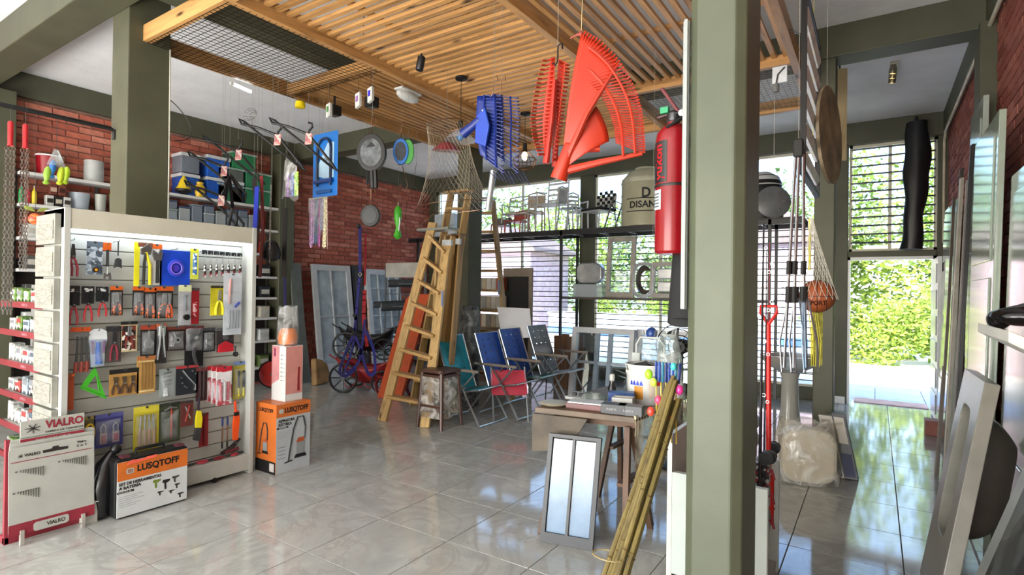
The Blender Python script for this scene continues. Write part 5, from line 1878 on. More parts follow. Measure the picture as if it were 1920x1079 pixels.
webpath(t, [(690, 560, .05), (692, 620, .05), (700, 660, .05)], .02, P_('b8a39a', .5))
M(t).box(at(684, 540, 'y', HY + .04), (.03, .012, .05)).build('steel_clip', STEEL, t, bevel=.003)
# dark strap with studs hanging over the shelving edge
strap_item('long_dark_strap', 'long black strap with blue tail hanging above the pink carton', [(535, 390), (533, 470), (533, 520)], 3.0, P_('16181a', .5), .06, group=BELTG)
strap_item('short_blue_strap', 'dark blue strap tail hanging just above the orange package', [(533, 500), (534, 540), (535, 588)], 3.02, P_('1a2468', .5), .035, group=BELTG)

# ------------------------------------------------------------------ pendant lamps and fish trap
def pendant(px, py, z_ceil, yp, pxb, pyb, label, lit):
    p = at(px, py, 'z', z_ceil)
    b = at(pxb, pyb, 'y', p.y)
    b = V((p.x, p.y, b.z))
    t = thing('pendant_lamp', label, 'lamp', p)
    M().lathe([(.055, 0), (.055, -.02), (.015, -.035)], n=18).build('ceiling_rose', BLACK, t, smooth=True)
    cord(t, p, b + Z * .1, .003, BLACK, 'cable')
    M(t).lathe([(.024, .1), (.024, .03), (.03, .0)], b, n=14).build('socket', BLACK, t, smooth=True)
    if lit:
        M(t).lathe([(.014, .02), (.035, -.04), (.03, -.07), (.008, -.09)], b, n=14).build('bulb', emit('ffd9a0', 6), t, smooth=True)
    else:
        M(t).lathe([(.014, .02), (.032, -.03), (.034, -.05), (.015, -.08)], b, n=14).build('bulb', P_('3a8ad0', .1), t, smooth=True)
    return t, b


t, b = pendant(865, 145, ZB + .07, 3.8, 862, 248, 'black pendant lamp with a blue tinted bulb and a clear shade', False)
M(t).lathe([(.03, .02), (.1, -.03), (.15, -.08)], b, n=24, cap=False).build('clear_shade', film('e4eaf0', .4, .1, False), t, smooth=True)
t, b = pendant(985, 212, ZB + .07, 5.5, 990, 285, 'black pendant lamp with a warm lit bulb inside a wire cage, further back', True)
for k in range(8):
    a = 2 * PI * k / 8
    M(t).tube([b + V((.03 * math.cos(a), .03 * math.sin(a), .02)), b + V((.13 * math.cos(a), .13 * math.sin(a), -.08)), b + V((.1 * math.cos(a), .1 * math.sin(a), -.17))], .004, 5).build('cage_wire', metal('8a5a3a', .4), t, smooth=True)
for r_, zz in ((.13, -.08), (.1, -.17)):
    M(t).tube([b + V((r_ * math.cos(a), r_ * math.sin(a), zz)) for a in [2 * PI * i / 16 for i in range(16)]], .004, 5, closed=True).build('cage_ring', metal('8a5a3a', .4), t, smooth=True)
# crimson bowl shade
p = at(838, 276, 'y', 3.9)
t = thing('crimson_shade', 'shallow crimson dish hanging beside the net trap', 'dish', p)
cord(t, p + Z * .04, (p.x, p.y, ZB))
M().lathe([(.015, .05), (.07, .03), (.135, -.03), (.14, -.035), (.13, -.035), (.0, -.03)], (0, 0, 0), (.1, -.1, 1), 28, cap=False).build('dish_body', P_('8e3240', .35), t, smooth=True)
# net fish trap: two hoops and mesh
NETM = metal('8a8378', .5)
c0 = at(838, 235, 'y', 3.75)
t = thing('net_trap', 'conical wire net trap with two hoops hanging by the ladders', 'net', c0)
cord(t, c0 + V((0, 0, .02)), (c0.x, c0.y, ZB))
hoops = [(c0, .19, .05), (at(800, 350, 'y', 3.75), .24, .05), (at(830, 500, 'y', 3.75), .34, .06)]
for c, r_, f_ in ((c0, .18, .16), (at(855, 388, 'y', 3.75), .33, .3)):
    M(t).tube([c + V((r_ * math.cos(a), r_ * math.sin(a), .03 * math.sin(a + 1))) for a in [2 * PI * i / 28 for i in range(28)]], .0035, 6, closed=True).build('hoop', WIRE, t, smooth=True)
cb = at(855, 388, 'y', 3.75)
m = M(t)
nn = 34
for k in range(nn):
    for s_ in (1, -1):
        pts = []
        for i in range(9):
            f = i / 8
            a = 2 * PI * k / nn + s_ * f * 1.6
            c = c0.lerp(cb, f)
            r_ = .18 + .15 * f - .05 * math.sin(PI * f)
            pts.append(c + V((r_ * math.cos(a), r_ * math.sin(a), 0)))
        m.tube(pts, .0009, 3)
m.build('netting', metal('7d7466', .5), t, kind='stuff')
p = at(780, 400, 'y', 4.0)
t = thing('wire_loop_trap', 'looped wire snare drooping left of the trap', 'wire', p)
M().tube([V((0, 0, .5)), V((-.05, 0, .3)), V((-.12, 0, .1)), V((-.16, 0, -.08)), V((-.1, 0, -.2)), V((.1, 0, -.1)), V((.3, 0, .02)), V((.42, 0, .04))], .0025, 5).build('wire', WIRE, t, smooth=True)
cord(t, p + Z * .5, (p.x, p.y, ZB))

# ------------------------------------------------------------------ plastic leaf rakes
def rake_head(t, stem, fan, width, length, ntines, mat, bars=(.55, .8), curve=.06, n_=None, droop=.04, tl=1.0):
    """fan of flat tines: stem = socket end, fan = unit vector along the head, width across"""
    fan = V(fan).normalized()
    acr = V(n_).cross(fan).normalized()
    nrm = V(n_).normalized()
    o = V(stem)
    M(t).tube([o, o + fan * length * .22], [.022, .028], 10).build('socket', mat, t, smooth=True)
    base = length * .15
    for k in range(ntines):
        u = (k / (ntines - 1) - .5) * 2
        a0 = o + fan * base + acr * u * width * .06
        a1 = o + fan * length * .55 + acr * u * width * .34 + nrm * .004
        a2 = o + fan * length * .92 + acr * u * width * .5 + nrm * .01
        a3 = a2 + nrm * droop + fan * .012
        m = M(t)
        for q0, q1 in ((a0, a1), (a1, a2), (a2, a3)):
            m.beam(q0, q1 + (q1 - q0) * .02, .0075, .004, nrm)
        m.build('tine', mat, t)
    m = M(t)
    for b_ in bars:
        pts = []
        for i in range(13):
            u = (i / 12 - .5) * 2
            f = b_
            w_ = .06 + (.34 - .06) * min(1, (f - .15) / .4) + (.16 * max(0, (f - .55) / .37))
            pts.append(o + fan * (length * f) + acr * (u * width * w_) + nrm * .006)
        for q0, q1 in zip(pts, pts[1:]):
            m.beam(q0, q1 + (q1 - q0) * .05, .006, .01, nrm)
    m.build('cross_bar', mat, t)


RO = P_('b02c14', .38, var=.06)
RB = P_('112a7c', .38, var=.06)


def combed_rake(name, label, corners, mat, nt, depth_n, panel=.35, cordto=None, group=None, rib=True, tine_w=.006):
    """wide plastic leaf rake folded as a plate with a comb edge: corners = top, socket, tip_near, tip_far in 3d"""
    top, sock, tipb, tipt = [V(q) for q in corners]
    t = thing(name, label, 'rake', top, group)
    nrm = (tipt - sock).cross(top - sock).normalized()
    if nrm.dot(V((0, 0, 1.5)) * 0 + (EYE - sock)) < 0:
        nrm = -nrm
    if cordto is not None:
        cord(t, top, cordto, .0015, P_('b5a070', .5))
    # solid plate from socket to inner edge, then tines to the outer edge
    inner_t = top.lerp(tipt, panel)
    inner_b = sock.lerp(tipb, panel)
    M(t).surf(lambda a, b: (sock.lerp(top, a)).lerp(inner_b.lerp(inner_t, a), b) + nrm * (.035 * math.sin(PI * b) + .02 * math.sin(PI * a)), 14, 6).build('web_plate', mat, t, smooth=True, solid=.005)
    M(t).tube([sock - (top - sock).normalized() * .03, sock + (inner_b.lerp(inner_t, .3) - sock) * .5], [.03, .022], 12).build('socket', mat, t, smooth=True)
    if rib:
        M(t).tube([sock, sock.lerp(top, .5) + nrm * .03, top], [.016, .012, .008], 8).build('edge_rib', mat, t, smooth=True)
        M(t).tube([sock, sock.lerp(inner_b.lerp(inner_t, .55), 1.0) + nrm * .04, tipb.lerp(tipt, .62)], [.016, .01, .005], 8).build('centre_rib', mat, t, smooth=True)
        M(t).tube([sock, inner_b + nrm * .01, tipb], [.014, .01, .006], 8).build('lower_rib', mat, t, smooth=True)
    for k in range(nt):
        f = (k + .5) / nt
        a = inner_b.lerp(inner_t, f) + nrm * .02
        b = tipb.lerp(tipt, f)
        b = b + (b - a).normalized() * (.05 * math.sin(PI * f))
        m = M(t)
        m.beam(a, a.lerp(b, .6) + nrm * .01, tine_w, .006, nrm)
        m.beam(a.lerp(b, .6) + nrm * .01, b, tine_w, .006, nrm)
        m.beam(b, b + nrm * .03 - (top - sock).normalized() * .006, tine_w, .006, nrm)
        m.build('tine', mat, t)
    return t, nrm


RG = 'plastic leaf rakes hanging from the ceiling'
# large orange rake: tip (1086,60), socket (1055,330), comb edge curving (1200,200)-(1205,285)
yb = 2.0
T0 = at(1090, 62, 'y', yb)
S0_ = at(1052, 322, 'y', yb - .05)
t = thing('orange_rake', 'largest orange red plastic leaf rake, fanned out next to the extinguisher', 'rake', T0, RG)
cord(t, T0, (T0.x + .02, T0.y, ZB), .0015, P_('b5a070', .5))
edge_px = [(1090, 62), (1120, 78), (1150, 108), (1172, 140), (1188, 175), (1197, 205), (1201, 235), (1203, 262), (1204, 288)]
edge = [at(a, b, 'y', yb + .05 * i / 8) for i, (a, b) in enumerate(edge_px)]
def edge_at(f):
    f = f * (len(edge) - 1)
    i = min(int(f), len(edge) - 2)
    return edge[i].lerp(edge[i + 1], f - i)
nrm = V((.3, -.95, 0)).normalized()
def inner_at(f):
    k = .50 - .10 * f
    return S0_.lerp(edge_at(f), k if f > .0 else .9) if f > .12 else S0_.lerp(edge_at(f), .5 + .45 * (1 - f / .12) + 0)
# plate side (left part)
M(t).surf(lambda a, b: S0_.lerp(edge_at(b * .30), a) + nrm * (.05 * math.sin(PI * a) * (1 - b * .4)), 16, 8).build('web_plate', RO, t, smooth=True, solid=.005)
M(t).surf(lambda a, b: S0_.lerp(edge_at(.30 + b * .42), a * .62) + nrm * (.03 * math.sin(PI * a)), 10, 8).build('web_plate', RO, t, smooth=True, solid=.004)
for k in range(44):
    f = .02 + .97 * k / 43
    e = edge_at(f)
    st = S0_.lerp(e, .50 if f < .8 else .42)
    st = st + nrm * .015
    dirn = (e - st)
    # tines sweep down to the right from the spine
    sp = S0_.lerp(edge_at(max(0, f - .18)), .70)
    m = M(t)
    m.beam(sp + nrm * .03, e, .0045, .007, nrm)
    m.beam(e, e + nrm * .035 + V((.012, 0, -.008)), .0045, .007, nrm)
    m.build('tine', RO, t)
for kk, rr in ((.78, .006), (.92, .005)):
    M(t).tube([S0_.lerp(edge_at(f_ / 12), kk) + nrm * .022 for f_ in range(1, 13)], rr, 6).build('cross_bar', RO, t, smooth=True)
M(t).tube([S0_ - V((.01, 0, .03)), S0_ + V((.035, 0, .09)), S0_.lerp(edge_at(.75), .5)], [.036, .028, .012], 12).build('socket', RO, t, smooth=True)
M(t).tube([S0_, S0_.lerp(edge_at(.3), .5) + nrm * .06, edge_at(.3)], [.018, .012, .005], 8).build('centre_rib', P_('a62f18', .4), t, smooth=True)
M(t).tube([S0_, S0_.lerp(edge_at(1.0), .5) + nrm * .01, edge_at(1.0)], [.018, .013, .008], 8).build('lower_rib', P_('b5321a', .4), t, smooth=True)
for k in range(6):
    e = T0 + V((-.025 + .004 * k, 0, .01 + .0))
    M(t).tube([T0 + V((0, 0, -.004 * k)), T0 + V((-.05 + .01 * k, 0, .004 * k - .01))], .003, 5).build('bent_tip', P_('8a2a20', .4), t)

# narrow orange rakes seen edge on
for j, (cxp_, lean_, lab) in enumerate((((1043, 105, 1008, 235, 1025, 300), 0, 'narrow orange red rake seen nearly edge on, left of the big one'), ((1050, 115, 1040, 260, 1043, 302), 1, 'second orange red rake hooked beside the narrow one'))):
    yy = 2.45 + .05 * j
    T1 = at(1046, 92, 'y', yy)
    t = thing('orange_rake', lab, 'rake', T1, RG)
    s_hook(t, T1 + Z * .02, .1, X, .004, metal('2a2a2c', .4))
    cord(t, T1, (T1.x, T1.y, ZB), .0015)
    if j == 0:
        pts = [(1028, 108), (1016, 150), (1008, 190), (1004, 225), (1008, 260), (1018, 290)]
        inner = [(1040, 108), (1040, 150), (1038, 190), (1034, 225), (1030, 260), (1024, 296)]
    else:
        pts = [(1068, 118), (1066, 150), (1060, 190), (1056, 225), (1050, 260), (1044, 300)]
        inner = [(1048, 112), (1044, 150), (1042, 190), (1042, 225), (1041, 260), (1041, 302)]
    E_ = [at(a, b, 'y', yy) for a, b in pts]
    I_ = [at(a, b, 'y', yy + .02) for a, b in inner]
    def ip(L, f):
        f *= len(L) - 1
        i = min(int(f), len(L) - 2)
        return L[i].lerp(L[i + 1], f - i)
    for k in range(26):
        f = k / 25
        m = M(t)
        m.beam(ip(I_, f), ip(E_, min(1, f + .03)), .006, .007, Y)
        m.beam(ip(E_, min(1, f + .03)), ip(E_, min(1, f + .03)) + V((-.008, -.035, -.008)), .006, .007, Y)
        m.build('tine', RO, t)
    M(t).surf(lambda a, b: ip(I_, a).lerp(ip(E_, a), b * .55) + V((0, .02 * math.sin(PI * b), 0)), 14, 4).build('web_plate', P_('b5301c', .4), t, smooth=True, solid=.005)
    M(t).tube([I_[-1] + V((0, 0, -.03)), I_[3], I_[1]], [.018, .014, .01], 8).build('spine', P_('a82a1c', .4), t, smooth=True)

# blue rakes, two nested
for j in range(2):
    yy = 3.0 + .10 * j
    ox = [0, 30][j]
    T1 = at(925 + ox * .5, 172, 'y', yy)
    t = thing('blue_rake', ['front one of two nested royal blue leaf rakes, socket pointing left', 'rear one of two nested royal blue leaf rakes, showing its long tines'][j], 'rake', T1, RG)
    s_hook(t, T1 + Z * .1, .13, X, .003)
    cord(t, T1 + Z * .1, (T1.x, T1.y, ZB), .0012)
    sock = at(880 + ox, 245, 'y', yy)
    a_ = [at(895 + ox, 180, 'y', yy), at(893 + ox, 215, 'y', yy), at(893 + ox, 250, 'y', yy), at(900 + ox, 290, 'y', yy)]
    e_ = [at(942 + ox, 176 + j * 6, 'y', yy + .05), at(946 + ox, 222, 'y', yy + .05), at(944 + ox, 268, 'y', yy + .05), at(945 + ox * .9, 325, 'y', yy + .05)]
    for k in range(20):
        f = k / 19
        p_, q_ = ip(a_, f), ip(e_, min(1, f + .02))
        m = M(t)
        m.beam(p_.lerp(q_, .25), q_, .006, .006, Y)
        m.beam(q_, q_ + V((.0, -.03, -.01)), .006, .006, Y)
        m.build('tine', RB, t)
    M(t).surf(lambda a, b: ip(a_, a).lerp(ip(e_, a), b * (.75 if j == 0 else .4)) + V((0, .015 * math.sin(PI * b), 0)), 10, 5).build('web_plate', RB, t, smooth=True, solid=.005)
    for f_ in (.3, .7):
        M(t).tube([ip(a_, q / 8).lerp(ip(e_, q / 8), f_) - V((0, .008, 0)) for q in range(9)], .006, 6).build('cross_bar', P_('0f2a80', .4), t, smooth=True)
    if j == 0:
        M(t).tube([at(868, 252, 'y', yy - .02), at(885, 238, 'y', yy - .01), at(900, 225, 'y', yy)], [.036, .03, .03], 12).build('socket', RB, t, smooth=True)
        M(t).prism([(-.06, -.1), (.03, -.14), (.06, .0), (.02, .13), (-.05, .08)], at(905, 238, 'y', yy - .015), X, Z, .02).build('hub_plate', P_('1840a8', .38), t, bevel=.006)
        M(t).ball(at(905, 207, 'y', yy - .03), .006).build('rivet', WHITE, t)
    for k in range(6):
        p_ = ip(e_, 1.0) + V((-.12 + .03 * k, 0, .02))
        M(t).tube([p_, p_ + V((.06, .0, -.05 - .012 * k))], .003, 5).build('bent_tip', P_('2a3358', .4), t)
# long shiny tube hanging under the blue rakes
p0, p1 = at(925, 320, 'y', 3.2), at(915, 395, 'y', 3.2)
t = thing('steel_tube', 'short bright steel tube hanging under the blue rakes', 'tube', p0)
M(t).tube([p0, p1], .022, 12).build('tube_body', P_('b0b4b8', .25, .6), t, smooth=True)
cord(t, p0, (p0.x, p0.y, ZB))
# lamp holder hanging by a cord right of the near column
p = at(1462, 140, 'y', 4.0)
t = thing('switch_box', 'white ceiling switch plate with a hanging grey lamp holder, right of the near column', 'switch', p)
M().box((0, 0, .0), (.09, .01, .11)).build('plate', P_('c9ccd0', .35), t, bevel=.004)
M().tube([(.03, -.01, .04), (-.01, -.01, 0), (-.02, -.01, -.06)], .005, 6).build('cable', DKGREY, t, smooth=True)
M().lathe([(.014, -.06), (.02, -.07), (.02, -.115), (.012, -.12)], (-.02, -.01, 0), n=12).build('holder', P_('6c6e70', .4), t, smooth=True)
cord(t, p + Z * .05, (p.x, p.y, ZB + .07))
cord(t, p + V((-.03, 0, -.12)), p + V((-.03, 0, -.6)), .0012, P_('b0aca0'))
# triple spotlight on the corridor ceiling
p = at(1676, 128, 'z', ZC)
t = thing('corridor_spotlight', 'small spotlight bar with three lit heads on the corridor ceiling', 'lamp', p)
M().box((0, 0, -.012), (.07, .42, .024)).build('bar', P_('b9b2a2', .3, .5), t, bevel=.003)
for k in range(3):
    M().lathe([(.022, -.02), (.036, -.05), (.036, -.1)], (0, -.15 + k * .15, 0), (0.15, -.35, 1), 14).build('spot_head', P_('8d8570', .3, .6), t, smooth=True)
    M().lathe([(.001, -.103), (.03, -.1)], (0, -.15 + k * .15, 0), (0.15, -.35, 1), 14).build('lit_lens', emit('ffd070', 9 if k == 0 else 4), t)
# ------------------------------------------------------------------ long black loft shelf before the windows
LS = thing('loft_shelf', 'long black metal loft shelf in front of the windows', 'shelf', (-4.2, 8.4, 0))
LZ = 2.54
BM = P_('17181a', .45)
for y in (8.12, 8.72):
    M(LS).bb((-7.85, y - .02, LZ - .09), (-.8, y + .02, LZ - .02)).build('rail', BM, LS)
for k in range(15):
    x = -7.7 + k * .49
    M(LS).bb((x - .012, 8.14, LZ - .07), (x + .012, 8.7, LZ - .04)).build('cross_bar', P_('8d8b88', .5), LS)
M(LS).bb((-7.85, 8.1, LZ - .018), (-.8, 8.74, LZ)).build('deck', P_('3a3733', .6), LS)
for x in (-7.6, -4.38, -1.2):
    M(LS).bb((x - .02, 8.1, 0), (x + .02, 8.14, LZ - .02)).build('post', BM, LS)
    M(LS).bb((x - .02, 8.7, 0), (x + .02, 8.74, LZ - .02)).build('post', BM, LS)
LM = 1.42
ms = M(LS).bb((-4.38, 8.12, LM - .03), (-1.2, 8.6, LM)).build('lower_board', P_('4a3f36', .6), LS)


def onl(px, y=8.4):
    return at(px, 430, 'y', y).x


def loft_chair(name, label, px, h, w, col, kind, yaw=0.0, y=8.4, r=.014):
    x = onl(px, y)
    t = thing(name, label, 'chair', (x, y, LZ), 'chairs stored on the loft shelf')
    t.rotation_euler.z = yaw
    mt = P_(col, .4)
    s = h
    hw = w / 2
    for sx in (-1, 1):
        M().tube([(sx * hw, -.2, 0), (sx * hw, -.18, s * .48), (sx * hw, .1, s * .5)], r, 7).build('leg', mt, t, smooth=True)
        M().tube([(sx * hw, .24, 0), (sx * hw, .16, s * .5), (sx * hw, .2, s * .95)], r, 7).build('leg', mt, t, smooth=True)
        if kind != 'plain':
            M().tube([(sx * hw, -.16, s * .5), (sx * (hw + .02), -.14, s * .72), (sx * (hw + .02), .15, s * .74)], r, 7).build('armrest', mt, t, smooth=True)
    M().box((0, -.0, s * .49), (w, .38, .025)).build('seat', mt, t, bevel=.01)
    if kind == 'slat':
        for k in range(4):
            M().box((0, .18 + .008 * k, s * (.6 + .1 * k)), (w, .012, .04)).build('back_slat', mt, t, bevel=.004)
    elif kind == 'curved':
        for k in range(3):
            zz = s * (.62 + .14 * k)
            M().tube([(-hw, .19, zz), (-hw * .4, .2, zz - .03), (hw * .4, .2, zz + .02), (hw, .19, zz)], r * .9, 7).build('back_slat', mt, t, smooth=True)
    else:
        M().box((0, .19, s * .78), (w, .015, s * .3)).build('back_panel', mt, t, bevel=.01)
    M().tube([(-hw, .2, s * .95), (0, .2, s * 1.0), (hw, .2, s * .95)], r, 7).build('top_rail', mt, t, smooth=True)
    return t


loft_chair('garden_chair', 'white metal armchair with a wavy back rail on the loft shelf', 972, .72, .5, 'c9c5bc', 'curved', .2)
loft_chair('garden_chair', 'tall white slatted folding chair, highest on the loft shelf', 1035, .98, .42, 'd6d2ca', 'slat', -.1)
loft_chair('garden_chair', 'beige plastic garden chair between the white chairs on the loft shelf', 1003, .78, .3, 'b9a58c', 'plain', .4, 8.5)
loft_chair('garden_chair', 'pale grey folding chair seen edge on, right of the tall slatted one', 1068, .8, .2, 'bfc2c4', 'plain', 1.2)
loft_chair('small_chair', 'small red child chair on the loft shelf', 970, .42, .3, 'b5443a', 'plain', .1, 8.25, .012)
loft_chair('small_chair', 'small dark folding stool at the left end of the chair row', 940, .32, .26, '4a4540', 'plain', .3, 8.25, .01)
loft_chair('garden_chair', 'white folding chair leaning next to the loft shelf post', 1083, .7, .2, 'd0d2d2', 'slat', .9, 8.5)
# chair with black and white woven seat
t = loft_chair('garden_chair', 'chair with a black and white chequered back and dark woven seat', 1122, .62, .4, 'c9cac6', 'plain', -.35)
m = M()
for i in range(7):
    for j in range(6):
        if (i + j) % 2 == 0:
            m.box((-.18 + .06 * i, .175, .36 + .055 * j), (.052, .02, .048))
m.build('black_check', BLACK, t, kind='stuff')
M().box((0, 0, .325), (.44, .4, .05)).build('woven_seat', spots(['17171a', '2b2b2e', '1c1c1f'], 30), t, bevel=.015)
p = at(1150, 430, 'y', 8.4)
t = thing('folded_chair', 'folded dark webbed chair leaning against the water tank', 'chair', (p.x, 8.4, LZ), 'chairs stored on the loft shelf')
for s_ in (-1, 1):
    M().tube([(-.07, s_ * .2, 0), (.09, s_ * .2, .5)], .013, 7).build('frame', P_('4a4a4c', .4), t, smooth=True)
for k in range(5):
    M().beam((-.05 + .03 * k, -.2, .07 + .09 * k), (-.05 + .03 * k, .2, .07 + .09 * k), .06, .01, V((.3, 0, 1))).build('web_strap', P_('2a2a2c', .5), t)


def tank(name, label, px0, px1, pxz, y, col, col2, lettering=True):
    x0, x1 = onl(px0, y), onl(px1, y)
    r = (x1 - x0) / 2 * .88
    x = (x0 + x1) / 2
    h = at(px0, pxz, 'y', y).z - LZ
    t = thing(name, label, 'water tank', (x, y, LZ))
    M().lathe([(r, 0), (r * 1.01, .03), (r, .06), (r, h * .72), (r * .97, h * .8), (r * .7, h * .93), (r * .45, h * .97), (r * .45, h), (.0, h)], n=36).build('tank_body', P_(col, .4, var=.03), t, smooth=True)
    M().lathe([(r * 1.008, h * .72), (r * 1.02, h * .74), (r * .98, h * .8)], n=36, cap=False).build('shoulder_band', P_(col2, .4), t, smooth=True)
    return t, r, h


ty = 8.42
tk, tr, th_ = tank('water_tank', 'large cream water tank with black lettering on the loft shelf', 1162, 1262, 322, ty, 'b5b195', 'c4c1a8')
d_ = (V((0, 0, 0)) - V((tk.location.x, ty, 0))).normalized()
ang = math.atan2(d_.y, d_.x)


def curved_text(s, z, size, width, name='lettering'):
    o = text(s, (0, 0, 0), X, Z, size, INK, None, width, .04, name)
    for v in o.data.vertices:
        a = ang + v.co.x / (tr + .003)
        rr = tr + .002 - v.co.y
        v.co = V((rr * math.cos(a), rr * math.sin(a), v.co.z + z))
    o.parent = tk
    return o


curved_text('DISANO', .30 * th_ + .03, .10, .52)
curved_text('D', .52 * th_, .15, .13, 'emblem')
for z in (.44 * th_ - .0, .23 * th_):
    m = M()
    m.tube([((tr + .002) * math.cos(ang + a), (tr + .002) * math.sin(ang + a), z) for a in [-.85 + .085 * i for i in range(21)]], .006, 5)
    m.build('printed_line', INK, tk)
# dark tank and disc lid right of the near column
x = onl(1445, 8.35)
t = thing('dark_tank', 'white and black water tank on the loft shelf right of the near column', 'water tank', (x - .12, 8.42, LZ))
M().lathe([(.27, 0), (.27, .2), (.25, .22), (.25, .52), (.2, .62), (.02, .66)], n=28).build('tank_body', BLACK, t, smooth=True)
M().lathe([(.255, .48), (.22, .6), (.1, .68), (.0, .7)], n=28).build('white_top', P_('cfd0ce', .4), t, smooth=True)
t = thing('disc_lid', 'round grey ribbed disc leaning before the dark tank', 'lid', (x + .06, 8.12, LZ + .21))
M().lathe([(.21, 0), (.22, .02), (.2, .035), (.0, .04)], (0, 0, 0), (.35, -.9, .1), 28).build('disc_body', P_('6d6f70', .35, var=.1), t, smooth=True)
for k in range(6):
    a = PI * k / 3
    M().box((.02 + .13 * math.cos(a) * .93, -.045 - .0, .13 * math.sin(a)), (.05, .008, .012), Matrix.Rotation(-a, 3, 'Y')).build('rib', P_('3d3f40', .4), t)
# goods on the lower board
def lowx(px):
    return at(px, 550, 'y', 8.35).x


SH = P_('9da1a4', .25, .5, var=.15)
x = lowx(1107)
t = thing('sink_bowl', 'stainless sink bowl standing upside on a clear box, left on the lower board', 'sink', (x, 8.35, LM))
M().bb((-.26, -.12, 0), (.26, .12, .22)).build('clear_box', film('cfd8dc', .5, .2, False), t, bevel=.01)
M().prism(rrect(.46, .34, .12, 5), (0, 0, .40), X, Z, .16).build('bowl_body', SH, t, smooth=False, bevel=.02)
x0 = lowx(1160)
t = thing('white_window_frame', 'tall weathered white window frame with glass standing on the lower board', 'window frame', (x0, 8.38, LM))
W_, H_ = .48, 1.0
outr = [(-W_ / 2, 0), (W_ / 2, 0), (W_ / 2, H_), (-W_ / 2, H_)]
inr = [(-W_ / 2 + .07, .09), (W_ / 2 - .07, .09), (W_ / 2 - .07, H_ - .08), (-W_ / 2 + .07, H_ - .08)]
M().ring(outr, inr, (0, 0, 0), X, V((0, .1, 1)).normalized(), .05).build('frame', P_('a9a397', .6, var=.15), t)
M().prism(inr, (0, 0, 0), X, V((0, .1, 1)).normalized(), .006).build('glass_pane', glass(), t)
x0 = lowx(1207)
for k, (px, lab) in enumerate(((1207, 'stainless kitchen sink standing on end beside the white frame'), (1240, 'square stainless double sink standing at the right end of the lower board'))):
    t = thing('steel_sink', lab, 'sink', (lowx(px), 8.33 + .02 * k, LM), 'stainless sinks on the lower board')
    if k == 0:
        M().ring(rrect(.36, .56, .14, 5), rrect(.28, .46, .11, 5), (0, 0, .29), X, V((0, .12, 1)).normalized(), .02).build('sink_rim', SH, t)
        M().surf(lambda a, b: V((.14 * (1 - .3 * b * b) * math.cos(2 * PI * a), .02 + .13 * b, .29 + .23 * (1 - .3 * b * b) * math.sin(2 * PI * a))), 24, 6).build('basin', P_('7d7266', .25, .5, var=.3), t, smooth=True)
        M().lathe([(.0, 0), (.03, .004)], (0, .1, .3), (0, -1, 0), 16).build('drain', STEEL, t)
    else:
        M().ring(rrect(.56, .56, .05, 3), rrect(.40, .42, .05, 3), (.1, 0, .29), X, V((0, .12, 1)).normalized(), .03).build('sink_rim', P_('a7a19a', .4, var=.1), t)
        for q in range(2):
            M().bb((-.08, .02, .1 + .2 * q), (.28, .1, .27 + .2 * q)).build('basin', P_('c4c6c6', .3, .3), t, bevel=.02)
# white box on the shelf behind the ladders
t = thing('pale_box', 'pale blue white carton on the loft shelf left of the ladders', 'box', (-7.0, 8.35, LZ))
M().bb((-.25, -.15, 0), (.25, .15, .45)).build('carton', P_('b9c6cc', .4), t, bevel=.004)
M().bb((-.25, -.152, .2), (.25, -.15, .23)).build('carton_seam', P_('9aa5aa', .4), t)

# ------------------------------------------------------------------ doors leaning on the left wall
for k, (y0, y1, x_, h, lab, frame, dark) in enumerate(((5.85, 6.65, -7.62, 1.93, 'white glazed door with one tall pane leaning on the left wall, front one', 'bdbfc0', False),
                                                       (6.75, 7.0, -7.7, 1.95, 'narrow dark brown door edge between the white doors', '2e2622', True),
                                                       (7.05, 7.9, -7.66, 1.9, 'white glazed door with small panes further back on the left wall', 'c4c8ca', False))):
    t = thing('leaning_door', lab, 'door', (x_, (y0 + y1) / 2, 0), 'doors leaning on the left wall')
    up = V((-.14, 0, 1)).normalized()
    w = y1 - y0
    fo = [(-w / 2, 0), (w / 2, 0), (w / 2, h), (-w / 2, h)]
    if dark:
        M().prism(fo, (0, 0, 0), Y, up, .05).build('slab', P_(frame, .5), t, bevel=.004)
        M().prism([(-w / 2 + .04, .1), (w / 2 - .04, .1), (w / 2 - .04, h - .1), (-w / 2 + .04, h - .1)], (.026, 0, 0), Y, up, .008).build('panel', P_('3a302a', .5), t)
    else:
        fi = [(-w / 2 + .09, .25), (w / 2 - .09, .25), (w / 2 - .09, h - .1), (-w / 2 + .09, h - .1)]
        M().ring(fo, fi, (0, 0, 0), Y, up, .045).build('door_frame', P_(frame, .35, var=.05), t)
        M().prism(fi, (-.01, 0, 0), Y, up, .01).build('glass_pane', P_('a9b6c0', .06, var=.12), t)
        n = 1 if k == 0 else 2
        for q in range(n):
            yy = (-.02 if n == 1 else -w / 6 + q * w / 3)
            M().prism([(yy - .012, .25), (yy + .012, .25), (yy + .012, h - .1), (yy - .012, h - .1)], (.01, 0, 0), Y, up, .02).build('glazing_bar', P_(frame, .35), t)
        for q in range(1, 2 if k == 0 else 6):
            zz = .25 + (h - .35) * q / (2 if k == 0 else 6)
            M().prism([(-w / 2 + .09, zz - .01), (w / 2 - .09, zz - .01), (w / 2 - .09, zz + .01), (-w / 2 + .09, zz + .01)], (.01, 0, 0), Y, up, .02).build('glazing_bar', P_(frame, .35), t)
t = thing('grey_curtain_roll', 'tall grey green sheet leaning at the pilaster beside the white door', 'sheet', (-7.6, 5.55, 0))
M().prism([(-.13, 0), (.12, 0), (.06, 1.0), (.05, 1.92), (-.14, 1.92)], (0, 0, 0), Y, V((-.12, 0, 1)).normalized(), .03).build('sheet_body', P_('5d625c', .6, var=.1), t)
